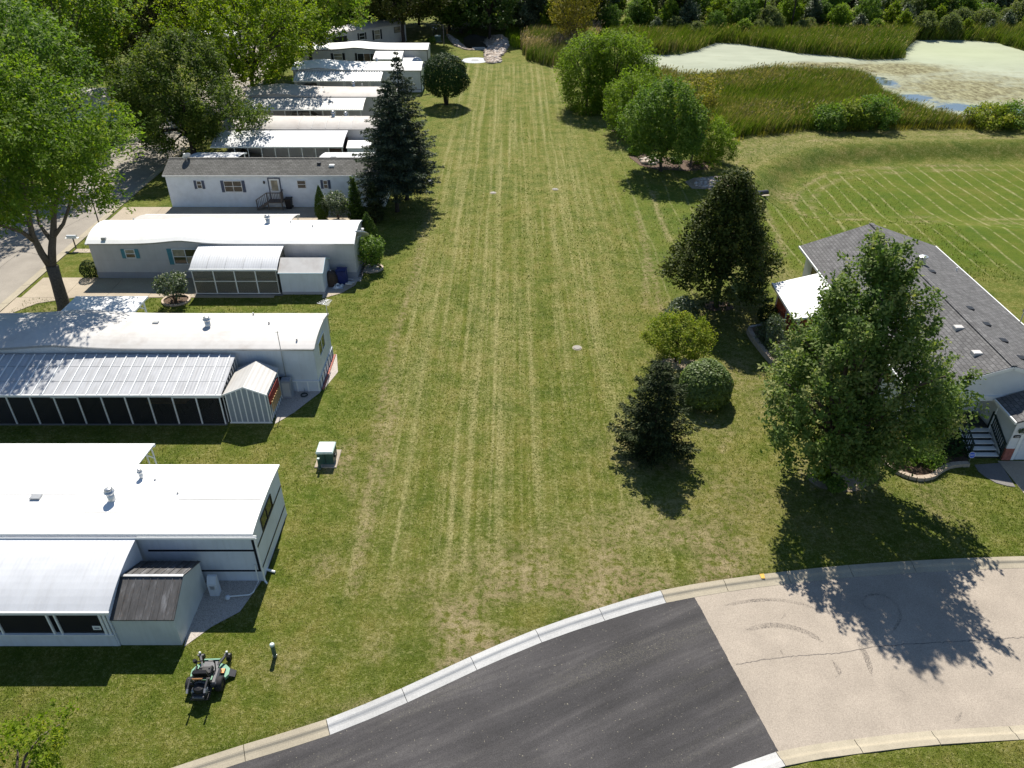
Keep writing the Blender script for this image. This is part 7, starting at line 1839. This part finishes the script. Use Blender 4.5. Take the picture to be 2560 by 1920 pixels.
p = at(928, 672); ring_edge('half ring of edging stones round the shrub at the white home end', p.x, p.y, 1.0, .85, -110, 60, 12); sheet('ring_bed', ell(p.x - .2, p.y, .85, .75), .03, 'gravel_pale')
sheet('gravel_plot', gz([(461, 1617), (530, 1567), (600, 1530), (655, 1452), (520, 1440), (470, 1560)]), .02, 'gravel_pale', 'gravel between the rusty-roofed shed and the nearest home')
sheet('gravel_plot', gz([(688, 1060), (735, 1032), (800, 982), (812, 960), (700, 935)]), .02, 'gravel_pale', 'gravel beside the batten shed')
sheet('gravel_plot', gz([(806, 746), (850, 732), (880, 716), (894, 702), (905, 660), (812, 660)]), .02, 'gravel_pale', 'gravel plot beside the pale metal shed')
sheet('concrete_pad', gz([(806, 747), (855, 733), (888, 714), (893, 704), (878, 708), (850, 722), (815, 735)]), .03, 'concrete')
be = thing('brick_edging', 'line of red bricks edging the end of the second home', 'edging', (-11.3, 40, 0))
a, b = np.array(tuple(at(808, 974))[:2]), np.array(tuple(at(838, 888))[:2])
for k in range(17):
    p0 = a + (b - a) * (k + .04) / 17; p1 = a + (b - a) * (k + .94) / 17; mb = MB(); mb.bar((*p0, .04), (*p1, .04), .11, .09); mb.build('brick', M['brick_red'], be)
sheet('gravel_plot', gz([(808, 976), (845, 930), (842, 886), (836, 886)]), .015, 'gravel_pale')
# beside the batten shed: hung red and tan boards, grey cabinet
t = thing('sled_rack', 'red sled and tan slats hung on the right side of the batten shed', 'sled', (-13.9, 37.6, .3))
mb = MB(); mb.box(-13.955, -13.90, 36.75, 38.75, 1.15, 1.75); mb.build('sled', M['red_paint'], t)
for k in range(7):
    mb = MB(); y = 36.9 + k * .27; mb.box(-13.89, -13.85, y, y + .13, .55, 1.25); mb.build('slat', M['tan_wood'], t)
p = at(722, 990); t = thing('utility_cabinet', 'tall grey cabinet standing on gravel behind the batten shed', 'cabinet', (p.x, p.y, 0))
mb = MB(); mb.bbox(p.x - .3, p.x + .3, p.y - .25, p.y + .25, 0, 1.25, .05); mb.build('cabinet_body', M['skirting'], t); mb = MB(); mb.box(p.x - .22, p.x + .22, p.y - .262, p.y - .25, .15, 1.1); mb.build('door', M['wall_grey'], t)
p = at(704, 985); bin_(p.x, p.y + .5, 'black bin in the shade behind the batten shed')
p = at(763, 985); t = thing('garden_reel', 'small hose tap and coil on the shaded gravel by the second home', 'hose', (p.x, p.y, 0)); mb = MB(); mb.tube([(p.x, p.y, 0), (p.x, p.y, .45)], .02, 6); mb.build('stand_pipe', M['grey_metal'], t)
mb = MB(); mb.tube([(p.x + .2 * math.cos(k * .5), p.y - .2 + .2 * math.sin(k * .5), .03 + k * .004) for k in range(26)], .02, 5); mb.build('hose', M['rail_green'], t)
# roof aerials of home 2
def aerial(label, x, y, z0, z1, els, ang=0):
    t = thing('tv_aerial', label, 'aerial', (x, y, z0)); mb = MB(); mb.tube([(x, y, z0), (x, y, z1)], .025, 6); mb.build('mast', M['grey_metal'], t)
    mb = MB(); d = Vector((math.cos(ang), math.sin(ang), 0)); n_ = Vector((-d.y, d.x, 0)); c = Vector((x, y, z1 - .08))
    mb.bar(c - d * els[0], c + d * els[0], .03); mb.build('boom', M['galv'], t)
    for k in range(els[1]):
        f = -els[0] + 2 * els[0] * k / (els[1] - 1); l = els[2] * (1 - .5 * k / els[1]); mb = MB(); mb.bar(c + d * f - n_ * l, c + d * f + n_ * l, .022); mb.build('element', M['galv'], t)
aerial('tv aerial with long cross elements at the far corner of the second home', -11.7, 43.6, 2.0, 4.3, (.32, 5, .42), 1.2)
aerial('thin mast clamped to the side of the second home', -13.75, 39.7, .9, 4.35, (.18, 2, .15), .5)
# utilities behind the rusty shed
p = at(540, 1484); t = thing('meter_pedestal', 'pale blue-white utility pedestal on the dark gravel by the nearest home', 'pedestal', (p.x, p.y, 0))
mb = MB(); mb.prismX([(p.y - .16, 0), (p.y - .16, .75), (p.y + .05, 1.05), (p.y + .16, 1.05), (p.y + .16, 0)], p.x - .2, p.x + .2); mb.build('housing', M['wall_pale'], t)
mb = MB(); mb.box(p.x - .1, p.x + .1, p.y - .175, p.y - .16, .45, .65); mb.build('meter', M['galv'], t)
p = at(585, 1483); t = thing('water_pipe', 'white pipe and valve lying on the gravel at the nearest home', 'pipe', (p.x, p.y, 0)); mb = MB(); mb.tube([(p.x - .2, p.y - .3, .12), (p.x + .75, p.y - .2, .12), (p.x + .9, p.y - .05, .12), (p.x + .95, p.y + .6, .12), (p.x + .95, p.y + .65, 1.1)], .03, 7); mb.build('pipe', M['white_paint'], t)
mb = MB(); mb.sphere((p.x - .15, p.y - .35, .12), .12, 10, 8); mb.build('valve', M['wall_pale'], t)
p = at(661, 1432); t = thing('drain_spout', 'white drain elbow at the corner of the nearest home', 'spout', (p.x + .15, p.y, 0)); mb = MB(); mb.tube([(p.x - .05, p.y + .2, .25), (p.x + .1, p.y + .1, .1), (p.x + .5, p.y, .06)], .06, 8); mb.build('spout', M['white_paint'], t)
# clutter at home 3
t = thing('grill_cover', 'dark brown covered barbecue on the gravel by the pale shed', 'barbecue', tuple(at(831, 712))); p = at(831, 712)
mb = MB(); mb.lathe((p.x, p.y, 0), [(.48, 0), (.5, .5), (.46, .8), (.36, 1.08), (.12, 1.2), (.02, 1.2)], 14); mb.build('cover', M['brown_cover'], t); mb = MB(); mb.lathe((p.x, p.y, 1.18), [(.05, 0), (.05, .06), (.01, .08)], 8); mb.build('knob', M['white_paint'], t)
p = at(829, 690); t = thing('fire_pit', 'second dark brown covered stack behind the barbecue', 'cover', (p.x, p.y, 0)); mb = MB(); mb.bbox(p.x - .45, p.x + .45, p.y - .3, p.y + .3, 0, 1.0, .12); mb.build('cover', M['brown_cover'], t); mb = MB(); mb.box(p.x - .47, p.x + .47, p.y - .32, p.y + .32, .45, .5); mb.build('strap', M['black_trim'], t)
p = at(857, 708); t = thing('blue_bin', 'tall blue covered bin against the white home wall', 'bin', (p.x, p.y, 0)); mb = MB(); mb.bbox(p.x - .38, p.x + .38, p.y - .3, p.y + .35, 0, 1.15, .06); mb.build('bin_body', M['blue_tarp'], t); mb = MB(); mb.bbox(p.x - .41, p.x + .41, p.y - .33, p.y + .38, 1.15, 1.22, .04); mb.build('lid', M['blue_tarp'], t)
t = thing('tarp_heap', 'crumpled pale tarp lying before the blue bin', 'tarp', tuple(at(846, 718))); p = at(846, 718); rs = np.random.RandomState(8)
g = 9; mb = MB(); mb.add([(p.x - .4 + .8 * i / (g - 1), p.y - .35 + .7 * j / (g - 1), .05 + .22 * rs.rand() * (1 if 0 < i < g - 1 and 0 < j < g - 1 else 0)) for j in range(g) for i in range(g)], [(j * g + i, j * g + i + 1, (j + 1) * g + i + 1, (j + 1) * g + i) for j in range(g - 1) for i in range(g - 1)]); mb.build('sheet', M['galv'], t)
for k, (u, v) in enumerate(((872, 698), (876, 705), (870, 709))):
    a = at(u - 6, v, .12 + .1 * k); b = at(u + 10, v + 1, .12 + .1 * k); t = thing('timber', ['pale plank on the pile right of the blue bin, at the back', 'pale plank in the middle of the pile right of the blue bin', 'pale plank nearest the lawn right of the blue bin'][k], 'plank', tuple(a)); mb = MB(); mb.bar(a, b, .16, .07); mb.build('plank', M['wall_grey'], t)
a, b = at(895, 694), at(910, 655); t = thing('ladder', 'dark ladder lying flat along the end wall of the white arched home', 'ladder', tuple(a))
d = Vector(b) - Vector(a); n_ = Vector((d.y, -d.x, 0)).normalized() * .24
for s_ in (-1, 1):
    mb = MB(); mb.bar(Vector(a) + n_ * s_ + Vector((0, 0, .08)), Vector(b) + n_ * s_ + Vector((0, 0, .08)), .06, .08); mb.build('rail', M['dark_wood'], t)
for k in range(10):
    c = Vector(a) + d * (k + .5) / 10 + Vector((0, 0, .08)); mb = MB(); mb.bar(c - n_, c + n_, .05); mb.build('rung', M['dark_wood'], t)
sheet('gravel_plot', gz([(893, 704), (902, 704), (918, 655), (908, 650)]), .015, 'gravel_pale')
# under the ribbed porch: workbench on trestles, bin, pressure washer
t = thing('trestle_bench', 'dark plank on two trestles under the ribbed porch', 'bench', (-20.2, 37.4, .03))
mb = MB(); mb.box(-21.4, -19.1, 37.35, 37.6, .80, .86); mb.build('plank', M['tan_wood'], t); mb = MB(); mb.box(-21.3, -19.0, 37.65, 37.9, .80, .86); mb.build('plank', M['tan_wood'], t)
for x in (-20.9, -19.6):
    mb = MB(); mb.bar((x - .3, 37.3, .03), (x, 37.5, .8), .05); mb.bar((x + .3, 37.3, .03), (x, 37.5, .8), .05); mb.bar((x - .3, 37.95, .03), (x, 37.75, .8), .05); mb.bar((x + .3, 37.95, .03), (x, 37.75, .8), .05); mb.build('trestle', M['dark_metal'], t)
bin_(-18.35, 38.2, 'large black bin under the ribbed porch', s=1.15)
t = thing('hand_truck', 'small wheeled cart with a pale bag under the end of the ribbed porch', 'cart', (-17.2, 38.2, .03))
mb = MB(); mb.bbox(-17.5, -16.9, 38.0, 38.5, .3, .75, .05); mb.build('cart_body', M['black_plastic'], t); mb = MB(); mb.bbox(-17.4, -16.95, 38.05, 38.4, .75, .95, .08); mb.build('bag', M['galv'], t)
for y in (38.0, 38.5):
    mb = MB(); mb.tube([(-17.25, y - .03, .23), (-17.25, y + .03, .23)], .2, 14); mb.build('wheel', M['rubber'], t)
# notice on the porch of home 5 etc.
t = thing('post_box', 'small white box on the right-hand carport post of the fifth home', 'box', (-19.45, 82.6, 0)); mb = MB(); mb.bbox(-19.65, -19.3, 82.5, 82.62, .45, .75, .02); mb.build('box_body', M['white_paint'], t); mb = MB(); mb.box(-19.55, -19.4, 82.49, 82.50, .52, .68); mb.build('print', M['dark_metal'], t)

# --- parked cars
def car(name, label, loc, rz, paint, L=4.6, W=1.82, suv=False):
    t = thing(name, label, 'car')
    h1_, hr = (.95, 1.72) if suv else (.86, 1.44)
    # lower body by cross sections along its length
    secs = [(-L / 2, .52, .74, .62), (-L / 2 + .12, .30, .80, .80), (-L * .33, .24, h1_, .89), (-L * .1, .22, h1_ + .02, .91), (L * .12, .22, h1_, .91), (L * .3, .24, h1_ - .07, .89), (L / 2 - .25, .28, h1_ - .2, .82), (L / 2, .45, .60, .62)]
    vs = []
    for (x, zb, zt, w) in secs:
        hw = W / 2 * w / .91
        vs += [(x, -hw, zb), (x, -hw * 1.0, zb + (zt - zb) * .55), (x, -hw * .93, zt), (x, hw * .93, zt), (x, hw, zb + (zt - zb) * .55), (x, hw, zb)]
    n = len(secs); fs = [(0, 1, 2, 3, 4, 5), tuple((n - 1) * 6 + k for k in (5, 4, 3, 2, 1, 0))]
    for i in range(n - 1):
        for k in range(6): fs.append((i * 6 + (k + 1) % 6, i * 6 + k, (i + 1) * 6 + k, (i + 1) * 6 + (k + 1) % 6))
    mb = MB(); mb.add(vs, fs); mb.build('body', M[paint], t, True)
    xa, xb = (-L * .47, L * .22) if suv else (-L * .40, L * .22); ra, rb_ = (-L * .42, L * .02) if suv else (-L * .24, L * .04)
    hw = W / 2 * .92; rw_ = W / 2 * .74
    B = [(xa, -hw, h1_ - .02), (xb, -hw, h1_ - .02), (xb, hw, h1_ - .02), (xa, hw, h1_ - .02)]; T = [(ra, -rw_, hr - .07), (rb_, -rw_, hr - .07), (rb_, rw_, hr - .07), (ra, rw_, hr - .07)]
    for f_ in ((0, 1, 5, 4), (1, 2, 6, 5), (2, 3, 7, 6), (3, 0, 4, 7)):
        mb = MB(); mb.add([(B + T)[q] for q in f_], [(0, 1, 2, 3)]); mb.build('window', M['glass'], t)
    mb = MB(); mb.add([(p[0], p[1], p[2]) for p in T] + [(p[0] * .96, p[1] * .86, hr) for p in T], [(0, 1, 5, 4), (1, 2, 6, 5), (2, 3, 7, 6), (3, 0, 4, 7), (4, 5, 6, 7)]); mb.build('roof', M[paint], t, False)
    for s_ in (-1, 1):
        for f in (0, .38, .62, 1):
            b = Vector(B[0 if s_ < 0 else 3]).lerp(Vector(B[1 if s_ < 0 else 2]), f); q = Vector(T[0 if s_ < 0 else 3]).lerp(Vector(T[1 if s_ < 0 else 2]), f); mb = MB(); mb.bar(b, q, .07); mb.build('pillar', M[paint], t)
        for x in (-L * .3, L * .31):
            mb = MB(); mb.tube([(x, s_ * (W / 2 - .2), .33), (x, s_ * (W / 2 - .01), .33)], .33, 18); wq = mb.build('wheel', M['rubber'], t); mb = MB(); mb.tube([(x, s_ * (W / 2 - .012), .33), (x, s_ * (W / 2 + .006), .33)], .2, 14); mb.build('rim', M['galv'], wq)
        mb = MB(); mb.bbox(L / 2 - .16, L / 2 - .03, s_ * W * .33 - .15, s_ * W * .33 + .15, .58, .7, .02); mb.build('headlight', M['galv'], t)
        mb = MB(); mb.bbox(-L / 2 + .02, -L / 2 + .14, s_ * W * .34 - .14, s_ * W * .34 + .14, .66, .8, .02); mb.build('tail_light', M['red_paint'], t)
        mb = MB(); mb.bbox(L * .14, L * .19, s_ * (W / 2 + .05) - .08, s_ * (W / 2 + .05) + .08, h1_, h1_ + .13, .03); mb.build('mirror', M[paint], t)
    t.location = loc; t.rotation_euler = (0, 0, rz); return t
M['car_silver'] = simple('car_silver', (.30, .31, .32), .3, .03, metal=.5); M['car_dark'] = simple('car_dark', (.02, .021, .025), .25, .05, spec=.6); M['car_grey'] = simple('car_grey', (.16, .165, .17), .3, .04, metal=.4)
car('parked_car', 'grey car with dark windows at the street end of the long open carport', (-29.6, 84.4, .03), 0, 'car_grey')
car('parked_car', 'silver estate car under the grey carport roof of the sixth home', (-25.2, 99.4, .03), 0, 'car_silver', 4.8, 1.9, True)
car('parked_car', 'black car under the corrugated white awning', (-28.0, 114.7, .03), 0, 'car_dark')

# --- ride-on mower, built along +Y then set on the lawn
mw = thing('ride_on_mower', 'empty green ride-on mower with a black seat parked on the near left lawn', 'mower')
def tyre(x, y, r, w, rim, name='rear_wheel'):
    mb = MB(); pr = [(r * .62, -w / 2), (r * .9, -w / 2), (r, -w * .32), (r, w * .32), (r * .9, w / 2), (r * .62, w / 2)]
    vs, fs = [], []; K = 24
    for (q, o) in pr:
        for k in range(K): th = 6.2832 * k / K; vs.append((x + o, y + q * math.cos(th), r + q * math.sin(th)))
    for i in range(5):
        for k in range(K): fs.append((i * K + (k + 1) % K, i * K + k, (i + 1) * K + k, (i + 1) * K + (k + 1) % K))
    mb.add(vs, fs); wq = mb.build(name, M['rubber'], mw, True)
    mb = MB(); mb.tube([(x - w * .42, y, r), (x + w * .42, y, r)], r * .63, 16); mb.build('rim', M[rim], wq)
for s_ in (-1, 1): tyre(s_ * .56, 0, .29, .27, 'dark_metal')
for s_, dx in ((-1, 0), (1, .03)):
    tyre(s_ * .52 + dx, 1.32, .165, .15, 'dark_metal', 'caster_wheel')
    mb = MB(); x = s_ * .52 + dx; mb.bar((x - .1, 1.32, .17), (x - .1, 1.26, .42), .035); mb.bar((x + .1, 1.32, .17), (x + .1, 1.26, .42), .035); mb.bar((x - .12, 1.25, .42), (x + .12, 1.25, .42), .06); mb.tube([(x, 1.25, .40), (x, 1.25, .56)], .045, 10); mb.build('caster_fork', M['mower_grey'], mw)
    mb = MB(); mb.sphere((x, 1.25, .58), .05, 10, 6); mb.build('fork_cap', M['white_paint'], mw)
    mb = MB(); mb.bar((s_ * .30, -.45, .36), (s_ * .30, .78, .36), .08, .11); mb.bar((s_ * .30, .76, .38), (x, 1.25, .48), .07, .08); mb.build('frame_rail', M['mower_grey'], mw)
mb = MB(); dk_ = [(-.62, .28), (-.72, .38), (-.75, .7), (-.6, .95), (-.2, 1.02), (.25, 1.0), (.55, .92), (.76, .72), (.78, .45), (.66, .28), (.3, .22), (-.3, .22)]
mb.prism(dk_, .10, .24); mb.build('mower_deck', M['mower_green'], mw)
mb = MB(); mb.bbox(.44, .62, .42, .66, .24, .34, .02); mb.build('belt_cover', M['black_plastic'], mw); mb = MB(); mb.box(.45, .61, .44, .64, .341, .348); mb.build('deck_label', M['orange'], mw)
mb = MB(); mb.bbox(-.62, -.44, .45, .68, .24, .34, .02); mb.build('belt_cover', M['black_plastic'], mw)
mb = MB(); mb.add([(.76, .4, .22), (1.0, .42, .1), (1.0, .72, .1), (.76, .74, .22), (.76, .4, .19), (1.0, .42, .07), (1.0, .72, .07), (.76, .74, .19)], [(0, 1, 2, 3), (7, 6, 5, 4), (0, 4, 5, 1), (1, 5, 6, 2), (2, 6, 7, 3), (3, 7, 4, 0)]); mb.build('discharge_chute', M['dark_metal'], mw)
mb = MB(); mb.bar((-.30, 1.02, .42), (.32, 1.02, .42), .05, .06); mb.bar((-.30, 1.09, .36), (.32, 1.09, .36), .03, .04); mb.build('front_bar', M['mower_green'], mw)
mb = MB(); mb.bbox(-.28, .28, .52, 1.0, .36, .40, .01); mb.build('foot_plate', M['foot_plate'] if 'foot_plate' in M else M['mower_grey'], mw)
for s_ in (-1, 1):
    mb = MB(); mb.bbox(s_ * .41 - .11, s_ * .41 + .11, -.22, .52, .36, .60, .06); mb.build('side_tank', M['mower_grey'] if s_ > 0 else M['black_plastic'], mw)
    mb = MB(); mb.bar((s_ * .36, .38, .60), (s_ * .36, .52, .95), .035); mb.bar((s_ * .36, .52, .95), (s_ * .12, .54, 1.0), .035); mb.build('steering_lever', M['black_plastic'], mw)
    # folded roll bar: legs raked rearward with bright pivot ends
    mb = MB(); mb.bar((s_ * .33, -.12, .40), (s_ * .33, -.30, 1.02), .06); mb.bar((s_ * .33, -.30, 1.02), (s_ * .33, -.68, .95), .06); mb.build('roll_bar', M['dark_metal'], mw)
    mb = MB(); mb.bar((s_ * .33, -.68, .95), (s_ * .33, -.82, .86), .075); mb.build('pivot_bracket', M['mower_silver'], mw)
mb = MB(); mb.bar((-.42, -.28, 1.0), (.42, -.28, 1.0), .05); mb.build('roll_bar_crossbar', M['dark_metal'], mw)
mb = MB(); mb.bbox(-.26, .14, -.325, -.255, .99, 1.06, .01); mb.build('warning_label', M['orange'], mw)
mb = MB(); mb.bbox(-.27, .27, -.72, -.18, .38, .62, .05); mb.build('engine_base', M['black_plastic'], mw)
mb = MB(); mb.lathe((0, -.46, .60), [(.24, 0), (.24, .1), (.2, .18), (.08, .22), (.02, .22)], 16); mb.build('engine_shroud', M['black_plastic'], mw)
for s_ in (-1, 1):
    mb = MB(); mb.bbox(s_ * .2 - .09, s_ * .2 + .09, -.62, -.4, .5, .68, .03); mb.build('cylinder_head', M['mower_silver'], mw)
mb = MB(); mb.tube([(-.2, -.30, .72), (0, -.26, .80), (.2, -.30, .74)], .065, 10); mb.build('air_filter', M['mower_grey'], mw)
mb = MB(); mb.tube([(-.22, -.72, .48), (.22, -.74, .48)], .075, 12); mb.build('muffler', M['mower_grey'], mw)
mb = MB(); mb.bar((-.34, -.72, .34), (.34, -.72, .34), .06); mb.bar((-.32, -.72, .34), (-.32, -.1, .34), .06); mb.bar((.32, -.72, .34), (.32, -.1, .34), .06); mb.build('rear_bumper', M['dark_metal'], mw)
mb = MB(); mb.bbox(-.28, .28, -.02, .48, .62, .76, .05); mb.build('seat', M['black_plastic'], mw)
mb = MB(); pts = [(-.27, -.06, .72), (.27, -.06, .72), (.28, -.19, 1.20), (-.28, -.19, 1.20), (-.27, .05, .72), (.27, .05, .72), (.25, -.07, 1.24), (-.25, -.07, 1.24)]
mb.add(pts, [(0, 1, 2, 3), (7, 6, 5, 4), (0, 4, 5, 1), (1, 5, 6, 2), (2, 6, 7, 3), (3, 7, 4, 0)]); mb.build('seat_back', M['black_plastic'], mw)
for s_ in (-1, 1):
    mb = MB(); mb.bbox(s_ * .29 - .035, s_ * .29 + .035, 0, .36, .88, .95, .02); mb.build('armrest', M['black_plastic'], mw)

mb = MB(); mb.tube([(-.36, .50, .93), (-.37, .49, 1.02), (-.385, .475, 1.12)], [.05, .085, .07], 10); mb.build('lever_grip', M['black_plastic'], mw)
mb = MB(); mb.tube([(.36, .50, .93), (.33, .52, 1.0)], [.035, .035], 8); mb.build('lever_grip', M['black_plastic'], mw)
mw.location = (-12.03, 18.95, 0); mw.rotation_euler = (0, 0, math.radians(2))
